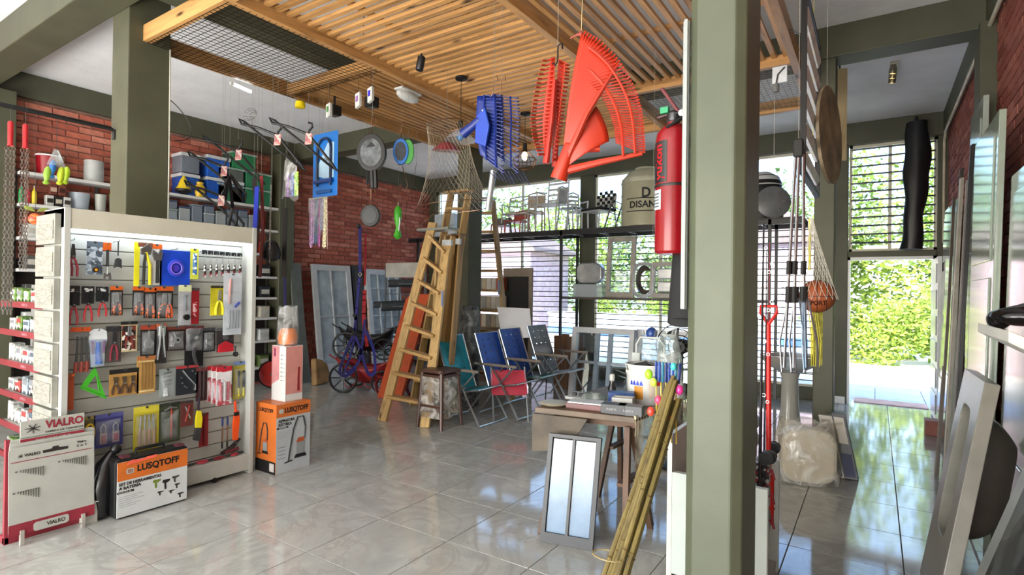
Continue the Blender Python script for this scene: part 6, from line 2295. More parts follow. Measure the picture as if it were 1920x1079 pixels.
t = thing('brown_sack', 'brown paper sack standing on the floor under the white door', 'sack', (-7.25, 5.6, 0))
M().prism([(-.14, 0), (.17, .02), (.12, .3), (.03, .38), (-.1, .42)], (0, 0, 0), Y, V((-.2, 0, 1)).normalized(), .12).build('sack_body', P_('8a6a42', .8, var=.2), t, bevel=.02)

# ------------------------------------------------------------------ wire rack with rolls
t = thing('roll_rack', 'grey metal rack with a white header and rolls, behind the leaning ladder', 'rack', (-6.6, 7.2, 0))
x0, x1 = at(726, 600, 'y', 7.1).x, at(800, 600, 'y', 7.1).x
GM = P_('6f7274', .4, .4)
for x in (x0, x1):
    for y in (7.05, 7.4):
        M(t).bb((x - .012, y - .012, 0), (x + .012, y + .012, 1.95)).build('post', GM, t)
M(t).bb((x0, 7.04, 1.72), (x1, 7.06, 1.98)).build('header_panel', P_('b5b2a8', .5), t, bevel=.003)
for z in (.3, .8, 1.2, 1.42, 1.6):
    M(t).bb((x0, 7.05, z), (x1, 7.4, z + .015)).build('shelf', GM, t)
for k, (px, py, r_) in enumerate(((728, 532, .07), (715, 575, .09), (700, 572, .06))):
    p = at(px, py, 'y', 6.95)
    q = thing('fabric_roll', ['small dark fabric roll sticking out of the grey rack', 'larger dark grey roll with pale end, lower on the grey rack', 'thin grey roll beside the larger one'][k], 'roll', p, 'rolls on the grey rack')
    M().tube([(0, 0, 0), (.35, .5, .03)], r_, 16).build('roll_body', P_('3d4144', .6), q)
    M().tube([(-.004, -.006, 0), (0, 0, 0)], r_ * .6, 16).build('roll_core', P_('8a8f92', .5), q)

# ------------------------------------------------------------------ wheeled planters
def wheel(m_t, c, r, mat, nsp=8, axis=Y):
    c = V(c)
    ax = V(axis).normalized()
    a_ = ax.orthogonal().normalized()
    b_ = ax.cross(a_)
    w = M()
    w.tube([c + a_ * r * math.cos(q) + b_ * r * math.sin(q) for q in [2 * PI * i / 22 for i in range(22)]], r * .09, 7, closed=True)
    for i in range(nsp):
        q = 2 * PI * i / nsp
        w.tube([c, c + (a_ * math.cos(q) + b_ * math.sin(q)) * r], r * .05, 5)
    w.tube([c - ax * .03, c + ax * .03], r * .16, 9)
    return w.build('wheel', mat, m_t)


def wagon(name, label, loc, sc, bodycol, wheelcol, yaw):
    t = thing(name, label, 'planter', loc, 'wheeled iron planters')
    t.rotation_euler.z = yaw
    bm_ = P_(bodycol, .35, var=.15)
    wm = P_(wheelcol, .4)
    L, Wd, H = .62 * sc, .34 * sc, .26 * sc
    M().surf(lambda a, b: V(((a - .5) * L * (1 - .25 * abs(b - .5) * 0), (Wd / 2) * math.cos(PI * (1 - b)), .26 * sc - H * .75 * math.sin(PI * b) * (1 - .5 * (2 * a - 1) ** 2) + .12 * sc * (2 * a - 1) ** 2)), 14, 12).build('tub', bm_, t, smooth=True, solid=.006)
    for s_ in (-1, 1):
        M().tube([(-L * .62, s_ * Wd * .5, .40 * sc), (-L * .3, s_ * Wd * .5, .28 * sc), (0, s_ * Wd * .5, .25 * sc), (L * .3, s_ * Wd * .5, .28 * sc), (L * .62, s_ * Wd * .5, .40 * sc)], .008 * sc, 6).build('rim_rail', bm_, t, smooth=True)
        wheel(t, (-L * .34, s_ * Wd * .62, .155 * sc), .15 * sc, wm)
        wheel(t, (L * .34, s_ * Wd * .62, .12 * sc), .115 * sc, wm)
        m = M()
        for k in range(4):
            cc = V((-.16 * sc + k * .11 * sc, s_ * Wd * .5, .1 * sc))
            m.tube([cc + V((.05 * sc * math.cos(q), 0, .05 * sc * math.sin(q))) for q in [PI + PI * i / 8 for i in range(9)]], .006 * sc, 5)
        m.build('scroll_work', bm_, t)
    M().tube([(-L * .34, -Wd * .62, .155 * sc), (-L * .34, Wd * .62, .155 * sc)], .01 * sc, 6).build('axle', wm, t)
    M().tube([(L * .34, -Wd * .62, .12 * sc), (L * .34, Wd * .62, .12 * sc)], .01 * sc, 6).build('axle', wm, t)
    M().tube([(L * .5, 0, .2 * sc), (L * .9, 0, .12 * sc), (L * 1.1, 0, .3 * sc)], .009 * sc, 6).build('pull_handle', bm_, t, smooth=True)
    return t


wagon('wagon_planter', 'dark red iron wagon planter with black spoked wheels on the floor', (-6.35, 5.75, 0), 1.35, '8c1f22', '141414', .55)
wagon('wagon_planter', 'black iron wagon planter stacked on the dark red one', (-6.45, 5.85, .46), 1.3, '18181a', '141414', .6)
for k in range(2):
    t = thing('hoop_stand', ['dark red iron hoop plant stand left on the floor', 'dark red iron hoop plant stand right on the floor'][k], 'plant stand', (-5.75 + .38 * k, 5.45 + .22 * k, 0), 'hoop plant stands')
    for q in range(3):
        M().tube([(.13 * math.cos(a), .02 * q, .14 + .13 * math.sin(a)) for a in [2 * PI * i / 18 for i in range(18)]], .007, 6, closed=True).build('hoop', P_('8c1f22', .35), t, smooth=True)
    M().tube([(-.14, .02, .28), (.14, .02, .28)], .006, 6).build('top_bar', P_('8c1f22', .35), t)

# ------------------------------------------------------------------ ladders
LW = wood('b3935f', 'z', '86653a', .5, True)
LWD = wood('957548', 'z', '6a4a2c', .5, True)
TR = wood('b8935c', 'x', '8a6236', .55, False)


def ladder(name, label, bl, br, tl, tr, n, mat=LW, w=.085, th=.028, back=None, treads=True, group='wooden step ladders', first=.12, last=.93, loc=None):
    """bottom left/right and top left/right of the two stiles"""
    bl, br, tl, tr = V(bl), V(br), V(tl), V(tr)
    mid = (bl + br) / 2
    t = thing(name, label, 'ladder', (mid.x, mid.y, min(bl.z, br.z)), group)
    side = (br - bl).normalized()
    up = (tl - bl).normalized()
    fw = side.cross(up)
    for a, b in ((bl, tl), (br, tr)):
        M(t).beam(a, b, w, th, side).build('stile', mat, t, bevel=.003)
    if treads:
        for k in range(n):
            f = first + (last - first) * k / (n - 1)
            a, b = bl.lerp(tl, f), br.lerp(tr, f)
            M(t).beam(a, b, .12, .034, Z).build('tread', TR, t, bevel=.002)
    if back:
        (b0, t0), (b1, t1) = back
        for a, b in ((b0, t0), (b1, t1)):
            M(t).beam(a, b, .04, .03, side).build('rear_leg', mat, t, bevel=.002)
        for f in (.25, .6):
            M(t).beam(V(b0).lerp(V(t0), f), V(b1).lerp(V(t1), f), .04, .015, Z).build('rear_brace', TR, t)
    return t


# ladder A: big leaning step ladder at the front left
bl, br = at(717, 790, 'z', .0), at(797, 802, 'z', .0)
tl = at(812, 418, 'y', bl.y + .55)
tr = at(838, 452, 'y', br.y + .55)
tA = ladder('step_ladder', 'large wooden step ladder, front left, its broad left stile leaning right', bl, br, tl, tr, 8, w=.035, th=.115,
            back=None)
# top platform with hinge
p = (tl + tr) / 2
M(tA).box(p + V((-.06, .02, .03)), (.5, .2, .03)).build('top_platform', P_('8d9088', .4, .3), tA, bevel=.004)
# rear frame of ladder A: narrow rail bundle standing behind
rb0, rt0 = at(806, 760, 'y', bl.y + .35), at(822, 465, 'y', bl.y + .62)
M(tA).beam((rb0.x, rb0.y, 0), rt0, .07, .03, X).build('rear_leg', LW, tA, bevel=.003)
# folded ladders standing between
for k, (pxb, pxt, pyt, lab) in enumerate(((820, 832, 442, 'folded narrow wooden ladder with taped top, left of the two upright ones'), (846, 848, 440, 'folded narrow wooden ladder with taped top, right of the two upright ones'))):
    y = 5.0 + .1 * k
    tp = at(pxt, pyt, 'y', y)
    bt = at(pxb, 700, 'y', y)
    L0, L1 = V((bt.x, y - .12, 0)), V((tp.x, y + .12, tp.z))
    tt = ladder('folded_ladder', lab, L0 + V((-.045, 0, 0)), L0 + V((.045, .0, 0)), L1 + V((-.045, 0, 0)), L1 + V((.045, 0, 0)), 2, LWD if k else LW, .09, .026, treads=False)
    M(tt).box(L1 + V((0, -.05, -.08)), (.14, .04, .07)).build('white_tape', P_('b9bdc0', .3), tt, bevel=.004)
    M(tt).box(L1 + V((0, -.0, .01)), (.13, .12, .02)).build('end_cap', P_('7a5a3c', .5), tt)
    M(tt).beam(L0 + V((0, .06, 0)), L1 + V((0, .06, 0)), .05, .05, X).build('rear_leg', LWD, tt)
# ladder B: tall step ladder straddling the centre column
yB = 5.5
blB = at(800, 700, 'y', yB)
b0 = V((at(838, 440, 'y', yB).x - .35, yB - .1, 0))
t0 = at(862, 360, 'y', yB + .35)
t1 = at(880, 362, 'y', yB + .4)
b1 = at(849, 690, 'y', yB)
tB = ladder('step_ladder', 'tall wooden step ladder directly before the centre column, reaching highest', V((b1.x - .5, yB - .2, 0)), V((b1.x - .02, yB - .3, 0)), at(846, 364, 'y', yB + .18), at(878, 366, 'y', yB + .18), 9, w=.1, th=.03)
M(tB).box((at(860, 360, 'y', yB + .2)), (.4, .14, .03)).build('top_platform', LWD, tB, bevel=.003)
# ladder C: behind, right of the column
yC = 6.75
tC = ladder('step_ladder', 'wooden step ladder right of the centre column, treads seen against the light', (at(885, 700, 'y', yC).x - .1, yC - .42, 0), (at(962, 690, 'y', yC - .5).x + .0, yC - .5, 0), at(893, 376, 'y', yC), at(924, 376, 'y', yC), 9, w=.1, th=.03)
M(tC).box(at(908, 374, 'y', yC), (.3, .2, .03)).build('top_platform', P_('b0b4b8', .3, .4), tC, bevel=.004)
M(tC).box(at(935, 540, 'y', yC - .38), (.02, .01, .2)).build('blue_sticker', P_('6a86b8', .4), tC)
M(tA).box(at(829, 560, 'y', bl.y + .40), (.02, .01, .18)).build('blue_sticker', P_('7a8ec0', .4), tA)
# orange board leaning behind ladder A
a0, a1 = at(732, 560, 'y', 5.6), at(715, 720, 'y', 5.4)
t = thing('orange_board', 'burnt orange padded board leaning behind the large ladder', 'board', (a1.x + .1, 5.45, 0))
M(t).prism([(-.22, 0), (.22, 0), (.22, 1.5), (-.1, 1.5), (-.2, 1.42)], (a1.x + .16, 5.4, 0), X, V((.12, .25, 1)).normalized(), .05).build('board_body', P_('b84a1c', .45), t, bevel=.01)
# roll of wire netting beside the column
p = at(897, 610, 'y', 5.75)
t = thing('netting_roll', 'roll of dark grey wire netting wrapped in film at the column foot', 'roll', (-4.42, 5.72, 0))
M().lathe([(.13, 0), (.135, .6), (.12, 1.2), (.1, 1.3)], n=22).build('roll_body', spots(['55595c', '3d4042', '6a6e70', '2c2e30'], 45, rough=.4), t, smooth=True)
M().lathe([(.136, .62), (.142, .9), (.135, 1.25)], n=22, cap=False).build('film_wrap', film('d8dcde', .3, .1), t, smooth=True)
# pile of picture frames behind right of ladder C
t = thing('chalkboard', 'black chalk panel with a beige frame standing behind the chairs', 'panel', (-5.1, 7.6, 0))
x0, x1 = at(943, 540, 'y', 7.6).x, at(998, 540, 'y', 7.6).x
zt = at(970, 503, 'y', 7.6).z
M(t).bb((x0, 7.6, .2), (x1, 7.63, zt)).build('beige_frame', P_('8d8070', .6), t, bevel=.004)
M(t).bb((x0 + .04, 7.585, .5), (x1 - .07, 7.6, zt - .14)).build('black_surface', P_('0c0c0d', .5), t)
for x in (x0 + .03, x1 - .03):
    M(t).bb((x - .02, 7.6, 0), (x + .02, 7.63, .2)).build('foot', P_('6a5a4a', .6), t)
t = thing('box_cabinet', 'row of small boxed paint tins seen between the treads of the rear ladder', 'boxes', (at(918, 600, 'y', 7.5).x, 7.5, 0))
M().bb((-.3, -.1, 0), (.3, .1, .9)).build('cabinet_body', P_('6a5746', .6), t, bevel=.004)
for j, zz in enumerate((.9, 1.2, 1.5)):
    for q in range(6):
        M().bb((-.29 + q * .097, -.1, zz + .015), (-.20 + q * .097, .08, zz + .22)).build('small_box', P_(['c9c2b8', 'a9533a', 'c4b9a5', '8d8a84', 'b7a890', 'd0cac0'][(q + j) % 6], .5), t)
    M().bb((-.3, -.1, zz), (.3, .1, zz + .015)).build('shelf', P_('8a7350', .6), t)

# ------------------------------------------------------------------ folding beach chairs
def beach_chair(label, loc, yaw, webcol, frame='a9adb0', arm='6d6258', seatcol=None, tilt=0.0):
    t = thing('beach_chair', label, 'chair', loc, 'folding beach chairs stacked by the column')
    fm = metal(frame, .3)
    wb = P_(webcol, .45, var=.12)
    sw = P_(seatcol or webcol, .45, var=.12)
    W = .27
    for s_ in (-1, 1):
        M().tube([(.30, s_ * W, .0), (.08, s_ * W, .36), (-.08, s_ * W, .58), (-.12, s_ * W, .62)], .011, 7).build('side_tube', fm, t, smooth=True)
        M().tube([(-.28, s_ * W, .0), (-.05, s_ * W, .3), (.24, s_ * W, .60)], .011, 7).build('side_tube', fm, t, smooth=True)
        M().prism([(-.22, -.012), (.26, -.012), (.27, .0), (.26, .012), (-.22, .012)], (.02, s_ * (W + .02), .61), X, Y * s_, .03).build('armrest', P_(arm, .5), t, bevel=.004)
    M().tube([(.30, -W, .012), (.31, 0, .012), (.30, W, .012)], .011, 7).build('foot_bar', fm, t, smooth=True)
    M().tube([(-.28, -W, .012), (-.30, 0, .012), (-.28, W, .012)], .011, 7).build('foot_bar', fm, t, smooth=True)
    # seat and back frames
    seat = [V((.26, -.24, .40)), V((.26, .24, .40)), V((-.16, .24, .32)), V((-.16, -.24, .32))]
    back = [V((-.14, -.24, .34)), V((-.14, .24, .34)), V((-.36, .24, .96)), V((-.36, -.24, .96))]
    M().tube(seat, .011, 7, closed=True).build('seat_frame', fm, t, smooth=True)
    M().tube(back, .011, 7, closed=True).build('back_frame', fm, t, smooth=True)
    for fr_, mt, nm, n in ((seat, sw, 'seat_strap', 6), (back, wb, 'back_strap', 8)):
        for k in range(n):
            f = (k + .5) / n
            a, b = fr_[1].lerp(fr_[2], f), fr_[0].lerp(fr_[3], f)
            M().beam(a, b, (fr_[2] - fr_[1]).length / n * .86, .004, (fr_[2] - fr_[1]).cross(fr_[0] - fr_[1]).normalized()).build(nm, mt, t)
        for k in range(4):
            g = (k + .5) / 4
            a, b = fr_[0].lerp(fr_[1], g), fr_[3].lerp(fr_[2], g)
            M().beam(a, b, .085, .007, (fr_[2] - fr_[1]).cross(fr_[0] - fr_[1]).normalized()).build('cross_strap', mt, t)
    return t


yaw = -.62
beach_chair('turquoise webbed beach chair, front left of the stack', (-3.92, 5.15, .0), yaw, '2f9fb8')
beach_chair('royal blue webbed beach chair with dark red seat, second of the stack', (-3.72, 5.62, .02), yaw + .02, '2450b0', seatcol='a01f30')
beach_chair('blue and green webbed beach chair, third of the stack', (-3.66, 6.05, .05), yaw + .05, '1c4aa8', seatcol='1f8a55')
beach_chair('grey webbed beach chair at the back with a white board on it', (-3.52, 6.5, .08), yaw + .05, '6d7276', seatcol='8a9094')
t = thing('red_folded_seat', 'folded dark red beach chair tucked low under the blue ones', 'chair', (-3.62, 5.45, 0), 'folding beach chairs stacked by the column')
M().prism(rrect(.42, .3, .03, 3), (0, 0, .42), V((.8, .55, 0)).normalized(), V((-.3, .3, 1)).normalized(), .02).build('folded_web', P_('a8243a', .45, var=.15), t)
for s_ in (-.2, .2):
    M().tube([V((.8, .55, 0)).normalized() * s_ + V((.12, -.12, 0)), V((.8, .55, 0)).normalized() * s_ + V((-.05, .05, .6))], .01, 7).build('leg', STEEL, t)
p = at(968, 612, 'y', 6.3)
t = thing('white_board', 'blank white board resting on the rearmost beach chair', 'board', (p.x, 6.3, p.z - .22))
M().prism([(-.21, -.2), (.21, -.14), (.2, .26), (-.25, .25)], (0, 0, .22), V((.9, .45, -.05)).normalized(), V((-.22, .2, 1)).normalized(), .012).build('board_body', P_('c9c9cc', .4, var=.03), t)
p = at(1012, 660, 'y', 6.3)
t = thing('grey_cushion', 'grey bundled cushion hanging beside the white board', 'cushion', (p.x, 6.35, p.z - .1))
M().ball((0, 0, .1), (.16, .1, .11), 18, 12).build('cushion_body', P_('5d6268', .7, var=.15), t, smooth=True)
M().tube([(.05, 0, .0), (.08, 0, -.3), (.05, .02, -.62)], .008, 6).build('hanging_cord', DKGREY, t, smooth=True)
# stool wrapped in film
t = thing('wrapped_stool', 'dark brown plastic stool stack wrapped in clear film before the turquoise chair', 'stool', (-4.02, 4.68, 0))
SB = P_('4a2f24', .4)
M().prism(rrect(.33, .33, .05, 3), (0, 0, .62), X, Y, .04).build('seat', SB, t, bevel=.008)
M().prism(rrect(.32, .32, .05, 3), (0, 0, .57), X, Y, .03).build('lower_seat', SB, t, bevel=.008)
for sx in (-1, 1):
    for s_ in (-1, 1):
        M().tube([(sx * .17, s_ * .17, 0), (sx * .135, s_ * .135, .6)], [.02, .024], 8).build('leg', SB, t)
M().surf(lambda a, b: V(((.155 + .02 * (1 - b)) * (1 if True else 0) * max(-1, min(1, 1.35 * math.cos(2 * PI * a))), (.155 + .02 * (1 - b)) * max(-1, min(1, 1.35 * math.sin(2 * PI * a))), .12 + .44 * b)), 32, 8).build('clear_wrap', film('d9d2c8', .45, .12), t, smooth=True)
M().prism([(-.15, -.02), (.15, -.02), (.15, .06), (-.15, .06)], (0, -.165, .2), X, Z, .01).build('apron', SB, t)
# ------------------------------------------------------------------ goods right of the chairs, under the loft shelf
t = thing('timber_pack', 'dark brown upright timber panels standing by the window', 'timber', (-3.95, 7.6, 0))
for q in range(4):
    M().bb((-.26 + q * .13, 0, 0), (-.145 + q * .13, .06, .82 + .03 * (q % 2))).build('plank', wood('6a4a30', 'z', '45301f', .6), t, bevel=.003)
for k, (x_, w_, lab) in enumerate(((-3.25, .95, 'large white aluminium window frame leaning behind the worktable'), (-2.35, .9, 'second white aluminium window frame partly behind the clear bags'))):
    t = thing('aluminium_window', lab, 'window frame', (x_, 7.2 + .15 * k, 0), 'aluminium window frames for sale')
    up = V((0, .13, 1)).normalized()
    H_ = 1.0
    M().ring([(-w_ / 2, 0), (w_ / 2, 0), (w_ / 2, H_), (-w_ / 2, H_)], [(-w_ / 2 + .07, .07), (w_ / 2 - .07, .07), (w_ / 2 - .07, H_ - .08), (-w_ / 2 + .07, H_ - .08)], (0, 0, 0), X, up, .08).build('outer_frame', P_('b9bbbd', .35, var=.05), t)
    for q in (-.08, .12):
        M().prism([(q - .03, .07), (q + .03, .07), (q + .03, H_ - .08), (q - .03, H_ - .08)], (0, .0, 0), X, up, .05).build('sash_bar', P_('7d8a96', .4), t)
    M().prism([(-w_ / 2 + .07, .48), (w_ / 2 - .07, .48), (w_ / 2 - .07, .52), (-w_ / 2 + .07, .52)], (0, 0, 0), X, up, .04).build('sash_bar', P_('9aa4ac', .4), t)
    M().prism([(-w_ / 2 + .07, .07), (w_ / 2 - .07, .07), (w_ / 2 - .07, H_ - .08), (-w_ / 2 + .07, H_ - .08)], (0, .02, 0), X, up, .006).build('glass_pane', glass(), t)
t = thing('brown_carton', 'tall brown carton standing behind the black fan by the near column', 'box', (-1.05, 5.3, 0))
M().bb((-.16, -.1, 0), (.16, .12, 1.3)).build('carton', P_('6b4a36', .7, var=.1), t, bevel=.004)
M().bb((-.02, -.101, 0), (.02, -.1, 1.3)).build('tape', P_('8a6a50', .3), t)
p = at(1270, 665, 'y', 4.7)
t = thing('black_fan', 'black pedestal fan partly hidden by the near column', 'fan', (p.x, 4.8, 0))
zc = at(1270, 650, 'y', 4.8).z
for s_ in (1, .75, .5, .25):
    M().tube([(.2 * s_ * math.cos(a), -.05 + .04 * (1 - s_), zc + .2 * s_ * math.sin(a)) for a in [2 * PI * i / 24 for i in range(24)]], .005, 5, closed=True).build('guard_ring', BLACK, t, smooth=True)
for k in range(12):
    a = 2 * PI * k / 12
    M().tube([(0, -.09, zc), (.2 * math.cos(a), -.05, zc + .2 * math.sin(a))], .003, 4).build('guard_wire', BLACK, t)
for k in range(3):
    a = 2 * PI * k / 3
    M().surf(lambda u, v: V(((.03 + .13 * u) * math.cos(a + .5 * (v - .5) * (1 + u)), -.03 + .03 * (v - .5), zc + (.03 + .13 * u) * math.sin(a + .5 * (v - .5) * (1 + u)))), 5, 5).build('blade', P_('26262a', .4), t, smooth=True, solid=.003)
M().lathe([(.05, -.04), (.07, 0), (.06, .12), (.02, .14)], (0, -.02, zc), (0, 1, 0), 16).build('motor', BLACK, t, smooth=True)
M().tube([(0, .03, 0), (0, .03, zc)], .015, 8).build('stem', DKGREY, t)
M().lathe([(.2, 0), (.2, .02), (.03, .05)], (0, .03, 0), n=22).build('base', BLACK, t, smooth=True)
# ------------------------------------------------------------------ work table with goods
TZ = .76
A_, B_, C_ = at(1003, 764, 'z', TZ), at(1190, 784, 'z', TZ), at(1292, 738, 'z', TZ)
D_ = A_ + (C_ - B_)
tb = thing('work_table', 'rough wooden trestle table with a stone coloured top', 'table', ((A_.x + C_.x) / 2, (A_.y + C_.y) / 2, 0))
TOPM = P_('665443', .5, var=.2)
m = M(tb)
q4 = [A_, B_, C_, D_]
for dz in (0, -.035):
    for p in q4:
        m.vert((p.x, p.y, TZ + dz))
m.f += [[0, 1, 2, 3], [7, 6, 5, 4], [0, 4, 5, 1], [1, 5, 6, 2], [2, 6, 7, 3], [3, 7, 4, 0]]
m.build('table_top', TOPM, tb, bevel=.003)
DW = wood('5d4433', 'z', '3a2a20', .6)
DWX = wood('5d4433', 'x', '3a2a20', .6)
cx_, cy_ = tb.location.x, tb.location.y
ux = (B_ - A_).normalized()
uy = (C_ - B_).normalized()
ux.z = uy.z = 0
def tp(a, b, z=TZ):
    """place on the table top; a along the near edge, b away from the camera"""
    p = A_ + (B_ - A_) * a + (C_ - B_) * b
    return V((p.x, p.y, z))
for b in (.12, .88):
    c = tp(.62, b, TZ - .06)
    M(tb).beam(tp(.12, b, TZ - .06), tp(.98, b, TZ - .06), .06, .05, Z).build('trestle_rail', DWX, tb)
    for a in (.25, .88):
        for s_ in (-1, 1):
            top = tp(a, b, TZ - .08)
            M(tb).beam(top + uy * s_ * .03, V((top.x, top.y, 0)) + uy * s_ * .2 + ux * (.06 if a > .5 else -.06), .06, .035, ux).build('leg', DW, tb, bevel=.003)
        M(tb).beam(V((tp(a, b).x, tp(a, b).y, .35)) - uy * .13, V((tp(a, b).x, tp(a, b).y, .35)) + uy * .13, .05, .02, Z).build('cross_brace', DWX, tb)
# stone coloured drop panel at the left end
M(tb).prism([(0, 0), (.36, .0), (.24, -.2), (.0, -.24)], tp(0.0, -.02, TZ - .035), ux, Z, .02).build('drop_panel', P_('544b40', .7, var=.2), tb)
# crochet edge hanging on the right side
m = M(tb)
for k in range(24):
    p = tp(1.005, .0 + .98 * k / 23, TZ - .01)
    m.tube([p, p + uy * .01 - Z * .05, p - Z * .1], .002, 4)
m.build('fringe', P_('c9bda0', .7), tb, kind='stuff')
M(tb).beam(tp(1.003, 0), tp(1.003, 1), .012, .02, Z).build('cord_edge', P_('bdb094', .7), tb)
LACE = film('cfc6b2', .5, .6)
M(tb).surf(lambda a, b: tp(1.008, a, TZ - .02) - Z * (.45 * b * (1 - .3 * a)) + ux * (.012 * math.sin(20 * a)), 24, 12).build('lace_curtain', LACE, tb, smooth=True)

# white bucket
bp = tp(.80, .50)
bk = thing('paint_bucket', 'white paint bucket with a blue and orange label, full of small boxes', 'bucket', bp)
BR_ = .135
M().lathe([(BR_ * .86, 0), (BR_ * .95, .19), (BR_, .2), (BR_, .215), (BR_ * .96, .22), (BR_, .235), (BR_ * 1.03, .25), (BR_ * 1.03, .265), (BR_ * .95, .262), (BR_ * .9, .2)], n=32).build('bucket_body', P_('cfd0cc', .35, var=.03), bk, smooth=True)
vdir = math.atan2(-bp.y, -bp.x)


def label_patch(o, a0, a1, z0, z1, mat, name='label_patch', r=BR_ * .93, loc_r=.0):
    return M().surf(lambda a, b: V(((r * (.93 + .35 * (z0 + (z1 - z0) * b)) + .002) * math.cos(vdir + a0 + (a1 - a0) * a), (r * (.93 + .35 * (z0 + (z1 - z0) * b)) + .002) * math.sin(vdir + a0 + (a1 - a0) * a), z0 + (z1 - z0) * b)), 10, 2).build(name, mat, o)


label_patch(bk, -.95, -.15, .13, .175, P_('1c3ab0', .4), 'blue_label')
label_patch(bk, -.65, -.15, .04, .125, P_('c9862a', .4), 'orange_label')
label_patch(bk, .15, .9, .05, .175, P_('cdbfae', .4), 'beige_label')
label_patch(bk, .3, .8, .13, .16, P_('b02a30', .4), 'red_logo', BR_ * .94)
M().tube([(BR_ * 1.04 * math.cos(vdir + PI / 2), BR_ * 1.04 * math.sin(vdir + PI / 2), .22), (0, 0, .2) + V((0, 0, 0)) if False else (BR_ * 1.1 * math.cos(vdir + .3), BR_ * 1.1 * math.sin(vdir + .3), .19), (BR_ * 1.04 * math.cos(vdir - PI / 2), BR_ * 1.04 * math.sin(vdir - PI / 2), .22)], .003, 5).build('wire_handle', STEEL, bk, smooth=True)
for k, (a, b, z, s, col, lab) in enumerate(((.73, .46, .235, (.14, .07, .035), '17181b', 'black boxed remote on the left rim of the bucket'), (.80, .52, .24, (.09, .05, .03), '6d7174', 'grey gadget lying in the middle of the bucket'),
                                            (.87, .50, .235, (.12, .05, .025), '1c1d20', 'black rectangular gadget on the right rim of the bucket'))):
    t = thing('boxed_gadget', lab, 'gadget', tp(a, b, TZ + z))
    M().box((0, 0, s[2] / 2), s, Matrix.Rotation(.25 * (k - 1), 3, 'Y') @ Matrix.Rotation(.4, 3, 'Z')).build('casing', P_(col, .35), t, bevel=.004)
    M().box((0, -.002, s[2] + .002), (s[0] * .6, s[1] * .5, .003), Matrix.Rotation(.25 * (k - 1), 3, 'Y') @ Matrix.Rotation(.4, 3, 'Z')).build('face_label', P_('9a9c9c', .3), t)
t = thing('handle_loop', 'white bent tube with a small tag rising behind the bucket', 'tube', tp(.77, .62))
M().tube([(-.1, 0, .3), (-.1, 0, .38), (-.07, 0, .43), (.06, 0, .43), (.1, 0, .38), (.1, 0, .0)], .008, 8).build('tube_body', P_('b9bbb8', .4), t, smooth=True)
M().bb((-.13, -.01, .24), (-.07, .005, .32)).build('tag', P_('9aa09c', .5), t, bevel=.003)


def clear_bag(name, label, loc, w, h, col, lean, seed, a=.32):
    t = thing(name, label, 'bag', loc, 'clear plastic bags on the work table')
    rn = random.Random(seed)
    ph = [rn.uniform(0, 6) for _ in range(4)]
    def f(a_, b):
        r_ = w * (.5 - .28 * b ** 2) * (1 + .10 * math.sin(3 * 2 * PI * a_ + ph[0]) + .07 * math.sin(5 * 2 * PI * a_ + ph[1] + 4 * b))
        return V((r_ * math.cos(2 * PI * a_) + lean * b, r_ * .7 * math.sin(2 * PI * a_), h * b))
    M().surf(f, 40, 16).build('bag_film', film(col, a, .1), t, smooth=True)
    for s_ in (-1, 1):
        M().surf(lambda u, v: V((lean + s_ * (w * .12 + .02 * u) + .03 * (v - .5), .01 * math.sin(9 * v), h * .97 + .1 * u)), 6, 4).build('bag_handle', film(col, a, .1), t, smooth=True)
    return t


clear_bag('clear_bag', 'large clear plastic bag standing left behind the bucket', tp(.62, .74), .3, .42, 'e2e8ea', .05, 3)
cb_ = clear_bag('clear_bag', 'clear bag with pink lettered content right of the bucket', tp(1.0, .62), .22, .46, 'e0e6e2', -.02, 5)
M().prism([(-.06, 0), (.06, .01), (.05, .07), (-.05, .06)], (0, -.04, .02), X, Z, .05).build('pink_content', spots(['c98a8a', 'e0c4c0', 'b85a60'], 40), cb_)
p = at(1222, 626, 'y', 4.2)
t = thing('blue_balloon_cap', 'round dark blue cap hanging just above the clear bags', 'cap', p)
M().ball((0, 0, -.0), (.045, .045, .05), 16, 10).build('cap_body', P_('1f3f80', .35), t, smooth=True)
M().tube([(0, 0, .05), (0, 0, ZB + .1 - p.z)], .0008, 4).build('string', P_('b0aca0'), t)
# bottle, boxes, papers
t = thing('dark_bottle', 'dark spray bottle with a pale cap at the left of the table', 'bottle', tp(.45, .48))
M().lathe([(.026, 0), (.028, .005), (.028, .09), (.018, .11), (.018, .13)], n=18).build('body', P_('111214', .3), t, smooth=True)
M().lathe([(.014, .13), (.018, .14), (.018, .17), (.012, .178)], n=14).build('cap', P_('b0b0aa', .35), t, smooth=True)
t = thing('blue_box', 'dark blue carton with yellow marks in front of the bucket', 'box', tp(.66, .32))
M().box((0, 0, .045), (.17, .09, .09), Matrix.Rotation(.35, 3, 'Z')).build('carton', P_('20407a', .4), t, bevel=.003)
for k in range(4):
    M().ball((-.07 + .045 * k, -.05 + .02 * k, .014), .014, 10, 6).build('yellow_knob', P_('c9a22a', .4), t, smooth=True)
t = thing('green_cup', 'small green and clear cup beside the bucket', 'cup', tp(.73, .36))
M().lathe([(.03, 0), (.035, .07), (.033, .07), (.028, .004)], n=16).build('cup_body', P_('7a8a5a', .4), t, smooth=True)
t = thing('white_tray', 'white shallow tray with black clips at the left corner of the table', 'tray', tp(.18, .38))
M().prism(rrect(.2, .12, .02, 3), (0, 0, .012), X, Y, .02).build('tray_body', P_('b5b6b2', .4), t, bevel=.004)
for k in range(3):
    M().box((-.05 + .05 * k, .0, .035), (.03, .02, .02)).build('clip', BLACK, t, bevel=.003)
t = thing('glass_bowl_pack', 'crumpled clear pack lying between the tray and the bottle', 'packet', tp(.38, .30))
